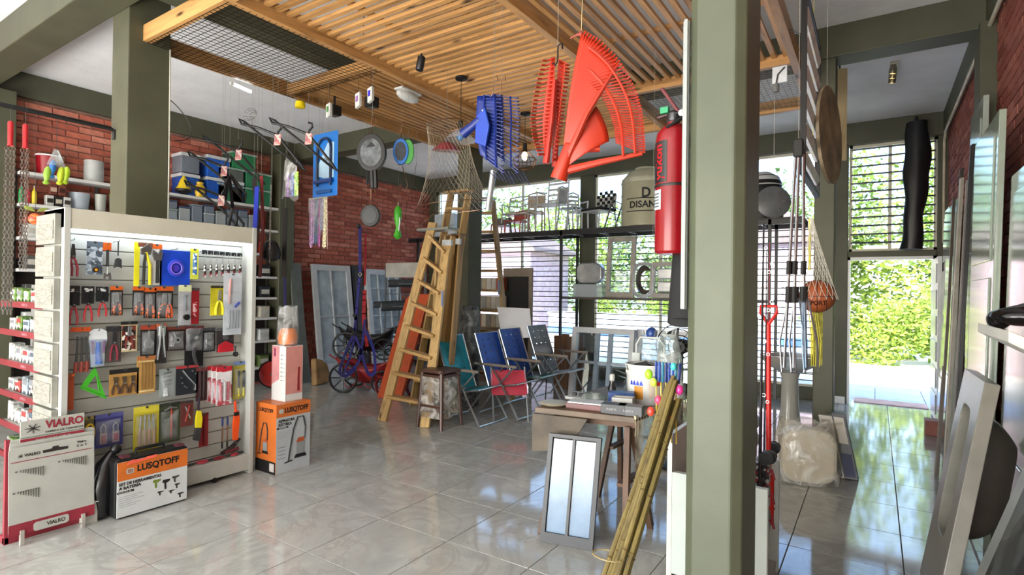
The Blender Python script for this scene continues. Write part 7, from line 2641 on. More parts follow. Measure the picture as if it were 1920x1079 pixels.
M().ball((0, 0, .035), (.09, .06, .04), 18, 12).build('clear_pack', film('c4ccc8', .5, .12), t, smooth=True)
t = thing('cream_dish', 'cream oval dish lying at the near left corner of the table', 'dish', tp(.10, .12))
M().lathe([(.07, 0), (.1, .015), (.09, .02), (.0, .012)], n=22).build('dish_body', P_('a9a088', .35), t, smooth=True)
t = thing('paper_stack', 'white papers on a flat dark red box along the near table edge', 'papers', tp(.52, .12))
M().box((0, 0, .018), (.34, .12, .036), Matrix.Rotation(.12, 3, 'Z')).build('red_box', P_('5a2624', .4), t, bevel=.003)
M().box((0, .01, .041), (.32, .13, .008), Matrix.Rotation(.16, 3, 'Z')).build('paper_sheets', P_('c9cccb', .4), t)
for k, (a, col, lab) in enumerate(((.76, '1a1a1c', 'long black carton with white print at the near table edge'), (.92, '3a3c3e', 'grey black carton at the near right corner of the table'))):
    t = thing('flat_carton', lab, 'box', tp(a, .07))
    M().box((0, 0, .03), (.15, .09, .06), Matrix.Rotation(.15, 3, 'Z')).build('carton', P_(col, .4), t, bevel=.002)
    text(['RASTI', 'LED'][k], V(t.location) + V((0, -.0475, .03)), V((math.cos(.15), math.sin(.15), 0)), Z, .012, P_('8d8d8d'), t, .06, .05)
t = thing('white_carton_flat', 'pale carton lying behind the black carton', 'box', tp(.76, .2))
M().box((0, 0, .04), (.13, .1, .08), Matrix.Rotation(.2, 3, 'Z')).build('carton', P_('b0b0ac', .5), t, bevel=.002)
M().box((0, 0, .0815), (.1, .02, .002), Matrix.Rotation(.2, 3, 'Z')).build('tape', P_('c9c4b4', .3), t)
p = tp(1.02, .88)
t = thing('crumpled_cloth', 'crumpled black cloth at the far right corner of the table', 'cloth', tp(.95, .9))
M().ball((0, 0, .035), (.1, .08, .035), 18, 10).ball((.04, 0, .05), (.05, .05, .04)).build('cloth_body', P_('19191b', .8), t, smooth=True)

# aluminium sash leaning under the table
t = thing('aluminium_sash', 'dark framed aluminium sash with two pale panes leaning under the table', 'window frame', (-1.52, 2.93, 0), 'aluminium window frames for sale')
up = V((0.02, .12, 1)).normalized()
rt = V((.97, .22, 0)).normalized()
M().ring([(-.16, 0), (.16, 0), (.16, .64), (-.16, .64)], [(-.135, .06), (.135, .06), (.135, .62), (-.135, .62)], (0, 0, 0), rt, up, .04).build('sash_frame', P_('2b2c2e', .4, .2), t)
for s_ in (-1, 1):
    M().prism([(s_ * .01, .06), (s_ * .13, .06), (s_ * .13, .61), (s_ * .01, .61)], (0, .0, 0), rt, up, .01).build('pane', P_('6a8096', .12, var=.1), t)
M().prism([(-.008, .05), (.008, .05), (.008, .62), (-.008, .62)], (0, -.01, 0), rt, up, .02).build('centre_bar', P_('2c2d2e', .4), t)

# bamboo canes with coloured floats
bb_ = thing('bamboo_bundle', 'bundle of long bamboo canes leaning behind the near column', 'canes', (-.80, 1.62, 0))
rn = random.Random(4)
BAM = wood('66582c', 'z', '3d3016', .45, False)
for k in range(13):
    x = -.90 + .022 * (k % 5) + rn.uniform(-.004, .004)
    y = 1.60 + .03 * (k // 5)
    top = V((-.70 + .014 * (k % 5), 2.18 + .02 * (k // 5), 1.12 + rn.uniform(-.06, .06)))
    bot = V((x, y, 0.0))
    pts, rs = [], []
    for i in range(13):
        pts.append(bot.lerp(top, i / 12))
        rs.append(.0105 - .003 * i / 12 + (.0015 if i % 2 else 0))
    M(bb_).tube(pts, rs, 8).build('cane', BAM, bb_, smooth=True)
    for i in (2, 4, 6, 8, 10):
        p = bot.lerp(top, i / 12 + .02 * (k % 3))
        M(bb_).lathe([(.011, -.003), (.0125, 0), (.011, .003)], p, top - bot, 8).build('node_ring', P_('5d4a20', .5), bb_)
M(bb_).tube([V((-.80 + .06 * math.cos(a), 1.87 + .04 * math.sin(a), .55)) for a in [2 * PI * i / 14 for i in range(14)]], .003, 5, closed=True).build('tie_cord', P_('8a7a50'), bb_)
fl = thing('fishing_floats', 'cluster of neon fishing floats and dark blue lures beside the cane tips', 'floats', (-.70, 2.22, 1.12))
for k, (dx, dz, col, r_) in enumerate(((-.07, .05, '9ad62a', .016), (-.05, .02, 'c8f050', .014), (-.03, -.05, 'e8456a', .014), (.055, .0, 'd03a8a', .016), (.0, -.07, 'd8e82a', .015), (-.06, -.1, 'e04a3a', .015), (.03, .09, '4ad0c8', .012), (.02, -.12, 'd6502a', .013))):
    M().ball((dx, -.03, dz), (r_, r_, r_ * 1.3), 12, 8).build('float', P_(col, .3, var=.02), fl, smooth=True)
for k in range(8):
    M().tube([(-.05 + .014 * k, .0, .10), (-.045 + .013 * k, -.01, .02)], .0055, 6).build('lure', P_(['1c3a8a', '22459a', '1f6f8a', '182f70'][k % 4], .35), fl, smooth=True)
for k in range(5):
    M().tube([(-.05 + .02 * k, 0, .05), (-.04 + .02 * k, -.01, -.22)], .003, 5).build('float_stem', P_('c9a83a', .4), fl)

# ------------------------------------------------------------------ on the near column: extinguisher, board, black bag
ex = thing('fire_extinguisher', 'red fire extinguisher mounted on the left side of the near column', 'extinguisher', (-.605, 1.95, 1.64))
R_ = .062
RED = P_('7c0c15', .22, var=.05)
M().lathe([(R_ * .85, 0), (R_, .01), (R_, .40), (R_ * .93, .43), (R_ * .6, .455), (.02, .465), (.02, .475)], n=36).build('cylinder', RED, ex, smooth=True)
M().lathe([(R_ + .0012, .235), (R_ + .0025, .24), (R_ + .0012, .245)], n=36, cap=False).build('black_band', BLACK, ex, smooth=True)
va = math.atan2(-1.95, .605)


def ring_patch(a0, a1, z0, z1, mat, name, r=R_ + .0015):
    return M().surf(lambda a, b: V((r * math.cos(va + a0 + (a1 - a0) * a), r * math.sin(va + a0 + (a1 - a0) * a), z0 + (z1 - z0) * b)), 8, 2).build(name, mat, ex)


ring_patch(-1.5, -.35, .25, .395, P_('141416', .35), 'black_label')
ring_patch(-1.5, -.7, .155, .225, P_('a9b0b4', .35), 'white_label')
o = text('yukon', (0, 0, 0), Z, -X, .034, P_('d8202a', .3), None, .125, .03)
for v in o.data.vertices:
    z_, w_ = v.co.z, -v.co.x
    a = va - .88 - w_ / R_
    v.co = V(((R_ + .0025) * math.cos(a), (R_ + .0025) * math.sin(a), .322 + z_))
o.parent = ex
for k in range(5):
    ring_patch(-1.4, -.85, .165 + .011 * k, .169 + .011 * k, P_('4a4c4e', .4), 'label_print', R_ + .002)
M().lathe([(.02, .47), (.024, .475), (.024, .50), (.014, .51)], n=16).build('valve_body', P_('3a3a3c', .3, .6), ex, smooth=True)
M().tube([(.03, -.0, .475), (.05, -.01, .50), (.035, -.03, .47), (-.01, -.05, .44)], .007, 8).build('hose_elbow', BLACK, ex, smooth=True)
M().beam((.02, 0, .50), (-.045, -.0, .60), .02, .012, (1, 0, 1)).build('squeeze_lever', P_('5a1218', .35), ex, bevel=.004)
M().beam((.01, 0, .505), (-.06, 0, .495), .018, .008, Z).build('carry_handle', P_('401014', .4), ex, bevel=.003)
M().lathe([(.012, 0), (.012, .01)], (.035, -.025, .49), (.3, -1, 0), 14).build('gauge', P_('b9bcc0', .3, .5), ex)
M().box((-.03, -.01, .515), (.03, .02, .022)).build('green_seal', P_('1f8a5a', .4), ex, bevel=.002)
M().tube([(R_ * .7 * math.cos(q), R_ * .7 * math.sin(q) * 1, .49) for q in [va + .3 * i for i in range(6)]], .002, 5).build('pin_ring', STEEL, ex)
M().box((.068, .0, .33), (.045, .03, .08)).build('wall_bracket', DKGREY, ex)
t = thing('white_board_strip', 'tall narrow white board fixed along the left edge of the near column', 'board', (-.525, 1.82, 1.45))
M().bb((-.006, -.012, 0), (.006, .0, .95)).bb((-.012, .0, 0), (.008, .02, .95)).build('board_body', P_('8f9493', .5, var=.03), t, bevel=.002)
t = thing('black_bag', 'black cloth bag hanging under the fire extinguisher', 'bag', (-.575, 2.02, 1.40))
M().surf(lambda a, b: V(((.05 + .012 * (1 - b)) * math.cos(2 * PI * a) - .005 * (1 - b), .035 * math.sin(2 * PI * a), .02 * math.sin(PI * a * 2) * (1 - b) + .24 * b)), 24, 8).build('bag_body', P_('0c0c0e', .8), t, smooth=True)
M().lathe([(.0, -.003), (.05, .0)], (0, 0, .01), n=20).build('bag_bottom', P_('0c0c0e', .8), t)
M().tube([(.0, 0, .24), (.03, .0, .3), (.045, 0, .34)], .005, 6).build('bag_strap', BLACK, t, smooth=True)
# ------------------------------------------------------------------ shelf unit right behind the near column
sh = thing('low_shelf_unit', 'white low shelf unit seen end on, right behind the near column', 'shelf unit', (-.42, 2.9, 0))
x_l, x_r = -.72, -.44
M(sh).bb((x_l, 2.35, 0), (-.345, 2.38, .74)).build('end_panel', P_('b9c2bd', .4, var=.03), sh, bevel=.003)
M(sh).bb((x_l, 3.3, 0), (x_r + .01, 3.33, .60)).build('end_panel', P_('b9bfbc', .4, var=.03), sh, bevel=.003)
M(sh).bb((x_l, 2.35, .28), (x_r - .02, 3.33, .31)).build('shelf_board', P_('b0ada2', .4), sh)
M(sh).bb((x_l, 2.35, 0.02), (x_r, 3.33, .06)).build('base_board', P_('a9a69c', .4), sh)
M(sh).bb((x_l - .02, 2.35, 0), (x_l, 3.33, .9)).build('back_panel', P_('c4c6c0', .4), sh)
for k in range(7):
    t = thing('fishing_reel', 'black fishing reel, number %s from the front of the white unit' % ['one', 'two', 'three', 'four', 'five', 'six', 'seven'][k], 'reel', (-.50, 2.45 + .12 * k, .31 if k < 4 else .31), 'black fishing reels on the white unit')
    t['label'] = 'black fishing reel on the white unit, ' + ['nearest', 'second', 'third', 'middle', 'third from the back', 'second from the back', 'farthest'][k]
    M().lathe([(.035, 0), (.035, .008), (.022, .012), (.022, .045), (.035, .05), (.033, .058)], n=16).build('spool', P_('1a1b1d', .35), t, smooth=True)
    M().tube([(.03, 0, .03), (.055, 0, .03), (.06, 0, .07)], .005, 6).build('crank', STEEL, t, smooth=True)
    M().ball((.06, 0, .075), .01, 8, 6).build('knob', P_('7a1a20' if k % 3 == 0 else '202226', .4), t)
# rods and shovel
for k, (pxb, pxt, pyt, lab, col, r_) in enumerate(((1424, 1432, 420, 'thick black fishing rod nearest the near column', '18191c', .009), (1432, 1438, 470, 'dark slim fishing rod with line guides beside the thick one', '2a2a30', .006),
                                                   (1440, 1443, 455, 'thin red fishing rod behind the red shovel', '8a2030', .004))):
    y = 2.9 + .14 * k
    a = at(pxb, 900, 'y', y)
    b = at(pxt, pyt, 'y', y + .12)
    t = thing('fishing_rod', lab, 'fishing rod', (a.x, y, .31), 'fishing rods at the near column')
    M(t).tube([(a.x, y, .31), b], [r_, r_ * .45], 8).build('blank', P_(col, .3), t, smooth=True)
    M(t).tube([(a.x, y, .31), V((a.x, y, .31)).lerp(b, .18)], r_ * 1.5, 8).build('grip', P_('101012', .7), t)
    c = V((a.x, y, .31)).lerp(b, .26)
    M(t).lathe([(.03, -.02), (.032, 0), (.02, .01), (.02, .03), (.03, .035)], c + V((.03, -.02, 0)), (0, 1, 0), 14).build('reel', P_('1a1a1d', .35), t, smooth=True)
    for q in (.45, .62, .78, .92):
        cc = V((a.x, y, .31)).lerp(b, q)
        M(t).tube([cc + V((.012 + .008 * math.cos(w), 0, .008 * math.sin(w))) for w in [2 * PI * i / 8 for i in range(8)]], .0016, 4, closed=True).build('line_guide', STEEL, t)
y = 3.15
a, b = at(1442, 880, 'y', y), at(1441, 592, 'y', y + .1)
t = thing('red_shovel', 'bright red shovel with a D shaped grip standing upright', 'shovel', (a.x, y, .31))
RS = P_('d0221c', .35)
M(t).tube([(a.x, y, .5), b - Z * .05], .013, 10).build('shaft', RS, t, smooth=True)
M(t).tube([b - Z * .05, b + V((-.04, 0, .015)), b + V((-.04, 0, .05)), b + V((.04, 0, .05)), b + V((.04, 0, .015)), b - Z * .05], .009, 8).build('d_grip', RS, t, smooth=True)
M(t).surf(lambda u, v: V((a.x - .025 + .05 * u, y - .02 * math.sin(PI * u), .31 + .26 * v)), 8, 4).build('blade', RS, t, smooth=True, solid=.004)
for k in range(3):
    t = thing('red_lure_pack', 'pack of black and red tackle, ' + ['upper', 'middle', 'lower'][k] + ' of three beside the red shovel', 'pack', at(1436, 800 + 20 * k, 'y', 3.0), 'packs of black and red tackle')
    t.location.z = .31 + .12 * (2 - k) + .01
    t.location.x = -.47
    t.location.y = 3.02
    M().box((0, 0, .05), (.07, .06, .1)).build('pack_body', spots(['17171a', '2a2a2c', '8a1f2a', '3a3a3e', 'a9a9a9'], 60), t, bevel=.004)
    M().tube([(.03, -.03, .05), (.05, -.035, .08), (.06, -.03, .03)], .006, 6).build('handle', P_('9a2030', .4), t, smooth=True)
# hand net poles hanging from the mesh
pyy = 3.5
t = thing('net_poles', 'three long aluminium folding net poles with black grips hanging by the column', 'poles', at(1497, 285, 'y', pyy))
t0 = V(t.location)
AL = metal('a9adb4', .25)
M(t).tube([t0, (t0.x, t0.y, ZB - .02)], .0012, 4).build('string', P_('b0aca0'), t)
M(t).box(t0 + V((0, 0, .02)), (.05, .05, .1)).build('top_caps', BLACK, t, bevel=.006)
for k, (px1, px2, px3) in enumerate(((1492, 1480, 1470), (1498, 1491, 1488), (1506, 1507, 1512))):
    a, b, c = at(px1, 290, 'y', pyy), at(px2, 500, 'y', pyy), at(px3, 690, 'y', pyy)
    M(t).tube([a, b], .009, 8).build('pole', AL, t, smooth=True)
    M(t).tube([at(px2, 490, 'y', pyy), at(px2 - 1, 515, 'y', pyy)], .015, 8).build('grip', BLACK, t, smooth=True)
    M(t).tube([at(px2, 538, 'y', pyy), at(px2 - 1, 568, 'y', pyy)], .02, 8).build('clamp', BLACK, t, smooth=True)
    M(t).tube([b, c], .008, 8).build('lower_pole', AL, t, smooth=True)
    M(t).tube([at(px2 - 2, 560, 'y', pyy), at(px3 - 8, 640, 'y', pyy), at(px3 - 4, 698, 'y', pyy), at(px3 + 22, 700, 'y', pyy), at(px3 + 20, 640, 'y', pyy), at(px2 + 8, 560, 'y', pyy)], .006, 7).build('net_hoop', AL, t, smooth=True)
M(t).surf(lambda a, b: at(1472 + 42 * a, 565 + 130 * b, 'y', pyy + .02 * math.sin(6 * a)), 10, 10).build('net_film', film('c9d6e2', .22, .2), t, smooth=True)
# mesh bag with a basketball
py2 = 4.2
t = thing('ball_net', 'white net bag with yellow strings holding the basketball', 'net', at(1522, 410, 'y', py2))
c = at(1532, 556, 'y', py2)
t0 = V(t.location)
YL = P_('d8cc2a', .5)
M(t).tube([t0, (t0.x, t0.y, ZB + .1)], .0014, 4).build('string', YL, t)
m = M(t)
for k in range(18):
    a = 2 * PI * k / 18
    for s_ in (1, -1):
        pts = []
        for i in range(10):
            f = i / 9
            aa = a + s_ * f * 1.4
            cc = t0.lerp(c + V((0, 0, -.02)), f)
            r_ = .01 + .115 * f ** 1.2
            pts.append(cc + V((r_ * math.cos(aa), r_ * math.sin(aa), 0)))
        m.tube(pts, .0013, 4)
m.build('netting', P_('d6d2c4', .6), t, kind='stuff')
M(t).tube([t0 + V((-.01, 0, 0)), t0 + V((-.01, 0, -.35))], .009, 6).build('yellow_cord', YL, t)
m = M(t)
for k in range(5):
    m.tube([c + V((-.05 + .012 * k, 0, -.09)), c + V((-.03 + .014 * k, 0, -.3)), c + V((-.03 + .012 * k, 0, -.47))], .003, 5)
m.build('yellow_net_tail', P_('c4b83a', .6), t, kind='stuff')
M(t).surf(lambda a, b: c + V((-.035 + .07 * a, 0, -.1 - .36 * b)), 4, 4).build('yellow_net_web', film('d0c840', .3, .5), t, smooth=True)
t = thing('basketball', 'brown orange basketball with dark seams in the net bag', 'ball', c)
BR2 = .108
M().ball((0, 0, 0), BR2, 32, 20).build('ball_skin', P_('a0522a', .6, bump=.3, bscale=200), t, smooth=True)
vv = (EYE - c).normalized()
sr = vv.cross(Z).normalized() * -1
for q, (ax_, off) in enumerate(((Z, 0), (sr, 0), (vv, 0), (sr, .5), (sr, -.5))):
    ax_ = V(ax_)
    p_ = ax_.orthogonal().normalized()
    b_ = ax_.cross(p_)
    r_ = BR2 * math.sqrt(1 - off * off)
    M().tube([ax_ * off * BR2 + (p_ * math.cos(w) + b_ * math.sin(w)) * (r_ + .0005) for w in [2 * PI * i / 36 for i in range(36)]], .002, 5, closed=True).build('seam', P_('2a1610', .6), t)
o = text('SPORT', (0, 0, 0), X, Z, .03, P_('3a1c12', .5), None, .11, .04)
for v in o.data.vertices:
    x_, z_ = v.co.x, v.co.z - .045
    d_ = math.sqrt(max(0, (BR2 + .001) ** 2 - x_ * x_ - z_ * z_))
    v.co = sr * x_ + Z * z_ + V((vv.x, vv.y, 0)).normalized() * d_
o.parent = t
# pedestal wash basin
t = thing('pedestal_basin', 'white ceramic pedestal wash basin behind the poles', 'basin', (-.78, 6.75, 0))
CER = P_('b9b6ac', .2, var=.03)
M().lathe([(.13, 0), (.12, .05), (.09, .3), (.085, .6), (.11, .68)], n=28).build('pedestal', CER, t, smooth=True)
M().lathe([(.1, .66), (.2, .72), (.27, .80), (.28, .84), (.25, .84), (.2, .78), (.05, .74)], n=32, sx=1.1).build('bowl', CER, t, smooth=True)
for k, (dx, dz) in enumerate(((-.28, .0), (-.42, .0), (-.35, .17))):
    q = thing('white_sack', 'white plastic sack beside the wash basin, ' + ['lower right', 'lower left', 'upper'][k] + ' of three', 'sack', (-.9 + dx, 6.6, dz), 'white sacks beside the wash basin')
    M().ball((0, 0, .1), (.13, .12, .11), 16, 10).build('sack_body', P_('c4c6c8', .5, var=.08, bump=.8, bscale=14), q, smooth=True)
    M().lathe([(.02, .19), (.03, .22), (.01, .23)], n=10).build('sack_neck', P_('c9cbcd', .5), q, smooth=True)
# bagged white item on the floor
c0, c1 = at(1470, 905, 'z', 0), at(1552, 912, 'z', 0)
cx2 = (c0.x + c1.x) / 2
t = thing('bagged_cistern', 'white ceramic cistern wrapped in a clear bag on the floor', 'cistern', (cx2, 5.05, 0))
M().prism(rrect(.40, .42, .11, 6), (0, .0, .22), V((.95, .25, 0)).normalized(), Z, .2).build('cistern_body', P_('cfc8ba', .25, var=.04), t, bevel=.03)
M().surf(lambda a, b: V((.95, .25, 0)) * (.25 * math.cos(2 * PI * a) * (1 - .22 * b ** 3) * (1 + .04 * math.sin(14 * PI * a))) + V((-.25, .95, 0)) * (.17 * math.sin(2 * PI * a) * (1 - .3 * b ** 3)) + Z * (.015 + .47 * b + .02 * math.sin(10 * PI * a) * b), 48, 14).build('clear_bag', film('eeeae2', .30, .1), t, smooth=True)
M().surf(lambda a, b: V((-.02 + .28 * a - .02, .02 + .12 * math.sin(PI * b), .43 + .05 * a)), 8, 6).build('bag_fold', film('e6e2da', .35, .1), t, smooth=True)
for k, (dx, w_, h_, col, lab) in enumerate(((.0, .10, .50, 'b5aca0', 'long grey white carton leaning next to the bagged cistern'), (.10, .10, .53, '181a22', 'long black and navy carton leaning at the corridor edge'))):
    b0_ = at(1572 + 26 * k, 890, 'z', 0)
    t = thing('long_carton', lab, 'box', (b0_.x, 5.35, 0), 'long cartons leaning by the column')
    up = V((-.20, .1, 1)).normalized()
    M().prism([(-w_ / 2, 0), (w_ / 2, 0), (w_ / 2, h_), (-w_ / 2, h_)], (0, 0, 0.0), X, up, .13).build('carton', P_(col, .4), t, bevel=.003)
    M().prism([(-w_ * .35, h_ * .55), (w_ * .35, h_ * .55), (w_ * .35, h_ * .95), (-w_ * .35, h_ * .95)], (0, -.067, 0), X, up, .002).build('front_label', P_('c4bdb2' if k else '8a8378', .5), t)
    M().prism([(-w_ * .4, h_ * .05), (w_ * .4, h_ * .05), (w_ * .4, h_ * .4), (-w_ * .4, h_ * .4)], (0, -.067, 0), X, up, .002).build('dark_label', P_('30365a', .5), t)

# ------------------------------------------------------------------ hanging gate panel, mirror and board at the column line
t = thing('gate_panel', 'black framed rack of white slats hanging on edge from the timber ceiling', 'rack', (-.36, 4.0, 2.3))
ya_, yb_ = 3.6, 4.55
for y in (ya_, yb_):
    M(t).bb((-.375, y - .015, 2.22), (-.345, y + .015, 3.3)).build('frame_post', BLACK, t)
for z in (2.22, 3.29):
    M(t).bb((-.375, ya_, z - .015), (-.345, yb_, z + .015)).build('frame_rail', BLACK, t)
for k in range(6):
    z = 2.32 + k * .17
    M(t).box((-.36, (ya_ + yb_) / 2, z), (.025, yb_ - ya_ - .04, .05), Matrix.Rotation(.35, 3, 'Y')).build('slat', P_('e4e2dc', .4), t, bevel=.002)
for y in (ya_ + .1, yb_ - .1):
    M(t).tube([(-.36, y, 3.29), (-.56, y, ZB + .06)], .004, 6).build('hanging_wire', DKGREY, t)
t = thing('round_mirror', 'round rattan rimmed mirror hanging edge on beside the far column', 'mirror', (-.30, 4.47, 2.63))
M().lathe([(.30, 0), (.34, .01), (.34, .03), (.30, .035)], (0, 0, 0), (1, -.15, .02), 40, sx=1.0).build('rattan_rim', P_('8a7a62', .7, var=.3, bump=.6), t, smooth=True)
M().lathe([(.0, .02), (.30, .021)], (0, 0, 0), (1, -.15, .02), 40, cap=False).build('mirror_glass', metal('d8dcdc', .05), t)
M().tube([(0, 0, .33), (-.0, .0, 1.28)], .0016, 4).build('string', P_('b0aca0'), t)
t = thing('pine_plank', 'pale pine plank standing high beside the far column', 'plank', (-.33, 6.6, 2.9))
M().prism([(-.07, 0), (.07, 0), (.07, .95), (-.07, .95)], (0, 0, 0), V((.9, .4, 0)).normalized(), V((0, 0, 1)), .03).build('plank_body', wood('c9b48a', 'z', 'a08a60', .6), t, bevel=.004)
M().tube([(0, 0, .95), (0, .0, .99)], .01, 6).build('screw', DKGREY, t)
# black wrapped roll hanging at the transom window
t = thing('black_roll', 'tall black wrapped roll hanging before the window above the door', 'roll', (at(1708, 350, 'y', 8.85).x, 8.83, 2.12))
xs = random.Random(9)
M().surf(lambda a, b: V(((.125 + .02 * math.sin(7 * b + 3 * math.cos(2 * PI * a)) + .01 * math.sin(19 * b + 6 * a)) * math.cos(2 * PI * a) + .03 * math.sin(3 * b) + .05 * b, .09 * math.sin(2 * PI * a), 1.65 * b)), 30, 40).build('wrapped_body', P_('17181b', .35, bump=.5, bscale=8), t, smooth=True)
M().lathe([(.0, 0), (.12, .002)], n=20).build('roll_end', BLACK, t)
M().tube([(.05, 0, 1.6), (.05, 0, 1.72)], .02, 8).build('top_tie', BLACK, t)
# pinkish box at the door foot and small item
t = thing('pink_block', 'small brick pink box on the floor by the open door leaf', 'box', (.52, 7.6, 0))
M().bb((-.06, -.1, 0), (.06, .1, .16)).build('carton', P_('a8685a', .6), t, bevel=.004)
M().bb((-.062, -.06, .04), (-.06, .06, .12)).build('carton_label', P_('c4a294', .6), t)

# ------------------------------------------------------------------ doors leaning along the right wall
DG = P_('95a193', .12, var=.05)  # white metal doors; the green of reflections is painted into the base colour
DG2 = P_('a3ada4', .12, var=.05)
ux_ = V((0, -1, 0))


def lean_door(label, y0, y1, h, x, mat, panels, dx=.06, name='leaning_door', z0=0.0):
    t = thing(name, label, 'door', (x, (y0 + y1) / 2, z0), 'doors leaning on the right wall')
    up = V((dx / h, 0, 1)).normalized()
    w = y1 - y0
    M().prism([(-w / 2, 0), (w / 2, 0), (w / 2, h), (-w / 2, h)], (0, 0, 0), Y, up, .035).build('slab', mat, t, bevel=.004)
    for (a, b, c, d) in panels:
        M().prism([(-w / 2 + a * w, c * h), (-w / 2 + b * w, c * h), (-w / 2 + b * w, d * h), (-w / 2 + a * w, d * h)], (-.02, 0, 0), Y, up, .012).build('raised_panel', mat, t, bevel=.006)
    return t


PN = [(.1, .9, .05, .3), (.1, .9, .34, .62), (.1, .9, .66, .95)]
PN2 = [(.08, .92, .04, .24), (.08, .92, .28, .48), (.08, .92, .52, .72), (.08, .92, .76, .96)]
lean_door('four panel white metal door, green reflections put into its colour, farthest on the right wall', 7.65, 8.1, 2.5, .62, DG, PN2)
lean_door('glossy pale door with panels beside the dark mouldings, second on the right wall', 6.7, 7.55, 2.45, .60, DG2, PN)
lean_door('large glossy white door with three panels, green reflections put into its colour, nearest the camera at right', 4.3, 5.25, 2.62, .56, DG, PN)
lean_door('tall glossy door, behind the dark mouldings at right', 5.3, 5.95, 3.0, .63, DG2, PN, .04)
lean_door('broad pale door at the right picture side, lower panels showing', 3.1, 4.2, 2.2, .60, DG, PN)
MW = P_('4a3c34', .45)
for k, (xb, yb__, xt, yt, zt, w_, col, lab) in enumerate(((.44, 5.85, .60, 6.55, 2.42, .05, '54483e', 'long curved brown moulding leaning in front of the doors, nearest the doorway'), (.48, 5.75, .62, 6.15, 2.62, .04, '2f2925', 'dark brown straight moulding second from the doorway'),
                                                          (.47, 5.6, .60, 5.95, 2.50, .06, '8a8478', 'pale grey wide moulding in the middle of the bundle'), (.5, 5.45, .62, 5.75, 2.45, .05, '6a625a', 'grey brown moulding, fourth of the bundle'), (.5, 5.35, .63, 5.6, 2.7, .05, '1c1a19', 'black moulding nearest the camera in the bundle'))):
    t = thing('moulding', lab, 'moulding', (xb, yb__, 0), 'mouldings leaning on the right wall')
    a, b = V((0, 0, 0)), V((xt - xb, yt - yb__, zt))
    pts = [a.lerp(b, i / 8) + V((-.06 if k == 0 else 0, 0, 0)) * math.sin(PI * i / 8) * 0 + V((0, -.10 if k == 0 else -.01, 0)) * math.sin(PI * i / 8) for i in range(9)]
    m = M()
    for p0_, p1_ in zip(pts, pts[1:]):
        m.beam(p0_, p1_ + (p1_ - p0_) * .01, w_, .02, X)
    m.build('moulding_body', P_(col, .45, var=.15), t)
    M().beam(pts[0] - V((.012, 0, 0)), pts[-1] - V((.012, 0, 0)) if k else pts[3] - V((.012, 0, 0)), w_ * .4, .012, X).build('bead', P_(shade(col, 1.25), .45), t)
# oval cut panel with a dark basin behind, at the right front
t = thing('oval_cut_panel', 'pale countertop panel with a long oval cut out, leaning at right', 'countertop', (.245, 3.44, 0))
PM = P_('7f7c73', .3, var=.08)
c_tl, c_tr = at(1808, 690, 'y', 3.95), at(1860, 716, 'y', 3.6)
nn_ = 28
# panel plane: lies along Y (depth), leaning to +X
upv = V((.2, .3, 1)).normalized()
rv = V((.02, -1, 0)).normalized()
def rect_pts(w, h, n, cx=0, cy=0):
    pts = []
    for i in range(n):
        a = 2 * PI * i / n
        c_, s_ = math.cos(a), math.sin(a)
        k = 1 / max(abs(c_), abs(s_))
        pts.append((cx + w / 2 * c_ * k, cy + h / 2 * s_ * k))
    return pts
def sup_pts(w, h, n, cx=0, cy=0, e=.45):
    return [(cx + w / 2 * math.copysign(abs(math.cos(a)) ** e, math.cos(a)), cy + h / 2 * math.copysign(abs(math.sin(a)) ** e, math.sin(a))) for a in [2 * PI * i / n for i in range(n)]]
M().ring(rect_pts(.6, 1.16, 40, 0, .58), sup_pts(.30, .66, 40, 0, .66), (0, 0, 0), rv, upv, .06).build('panel_body', PM, t, bevel=.004)
nv = rv.cross(upv).normalized()
if nv.x < 0:
    nv = -nv
M().surf(lambda a, b: rv * (.155 * (1 - .35 * b ** 2) * math.copysign(abs(math.cos(2 * PI * a)) ** .5, math.cos(2 * PI * a))) + upv * (.66 + .31 * (1 - .35 * b ** 2) * math.copysign(abs(math.sin(2 * PI * a)) ** .5, math.sin(2 * PI * a))) + nv * (.03 + .15 * b), 36, 8).build('basin', P_('3a332f', .3), t, smooth=True)
M().surf(lambda a, b: rv * (.10 * b * math.cos(2 * PI * a)) + upv * (.66 + .2 * b * math.sin(2 * PI * a)) + nv * .18, 30, 3).build('basin_floor', P_('2a2624', .3), t, smooth=True)
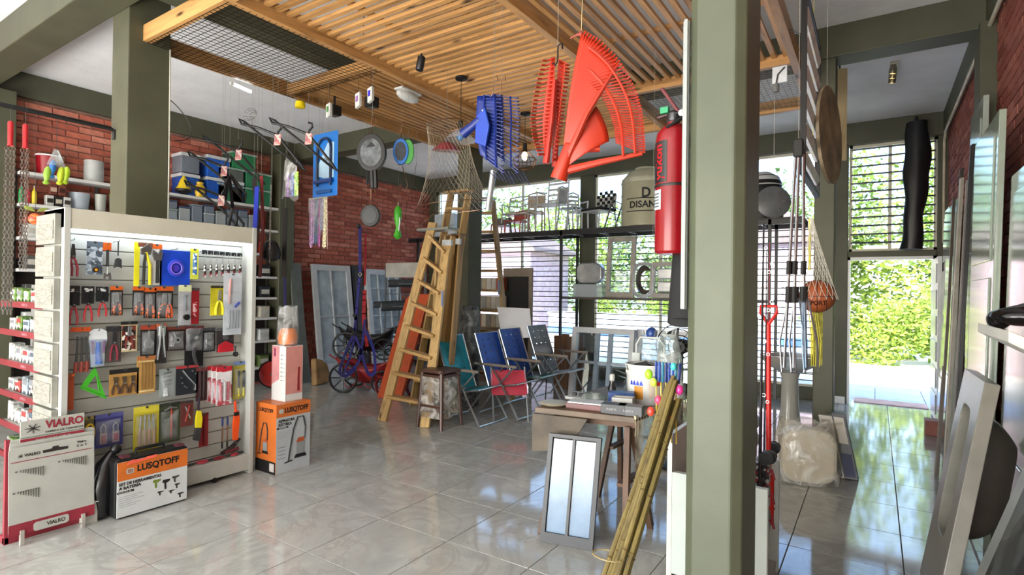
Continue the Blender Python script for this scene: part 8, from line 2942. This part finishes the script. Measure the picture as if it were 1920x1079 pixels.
# second panel in the corner and grey slab with seal on the right edge
t = thing('corner_panel', 'grey stone panel with a dark veined face, nearest the camera at bottom right', 'panel', (.33, 2.45, 0))
upv2 = V((.30, .10, 1)).normalized()
rv2 = V((.15, -1, 0)).normalized()
M().prism([(-.5, 0), (.5, 0), (.5, .95), (-.42, .95)], (0, 0, 0), rv2, upv2, .045).build('panel_body', P_('7f837f', .35, var=.1), t, bevel=.004)
M().prism([(-.40, .05), (.48, .05), (.48, .88), (-.34, .88)], (-.026, 0, .0), rv2, upv2, .006).build('dark_face', spots(['2c302e', '3c403d', '232625', '4a4f4b'], 14, (1, 1, .4), .25), t)
# black bent handle on a pale sheet at the right edge
p = at(1893, 600, 'y', 2.1)
t = thing('black_cap_tool', 'glossy black rounded tool lying on a pale sheet at the right edge', 'tool', p)
M().ball((.03, 0, .01), (.075, .06, .028), 24, 14).ball((-.02, .02, -.0), (.03, .035, .028), 16, 10).build('black_shell', P_('0a0a0c', .15), t, smooth=True)
M().tube([(-.02, .0, .022), (.03, .0, .04), (.09, 0, .03)], .008, 8).build('ridge', P_('1a1a1c', .2), t, smooth=True)
t = thing('pale_sheet', 'pale sheet of board sloping under the black tool', 'board', (p.x + .12, 2.1, 0))
M().prism([(-.16, 0), (.3, 0), (.3, .18), (-.16, .0)] if False else [(-.13, 0), (.35, -.22), (.35, -.3), (-.13, -.03)], (-.03, 0, p.z - .02), X, Z, .5).build('sheet_body', P_('b5b2a8', .4, var=.04), t, bevel=.003)
M().bb((-.02, .0, 0), (.06, .18, p.z - .15)).build('support_post', P_('6d675c', .5), t)
# tall shelf of boards at the right edge of the wall, and loose paper
t = thing('wall_switch', 'beige electrical box fixed on the right wall pilaster', 'switch', (XR - .1, 5.65, 2.95))
M().bb((-.0, -.05, -.04), (.07, .05, .04)).build('box_body', P_('b9b09a', .5), t, bevel=.004)
M().bb((-.004, -.02, -.02), (0, .02, .02)).build('rocker', P_('d0c8b4', .4), t)
gbeam('trim_10', (XR - .12, 5.55, 0), (XR, 5.85, 3.65))
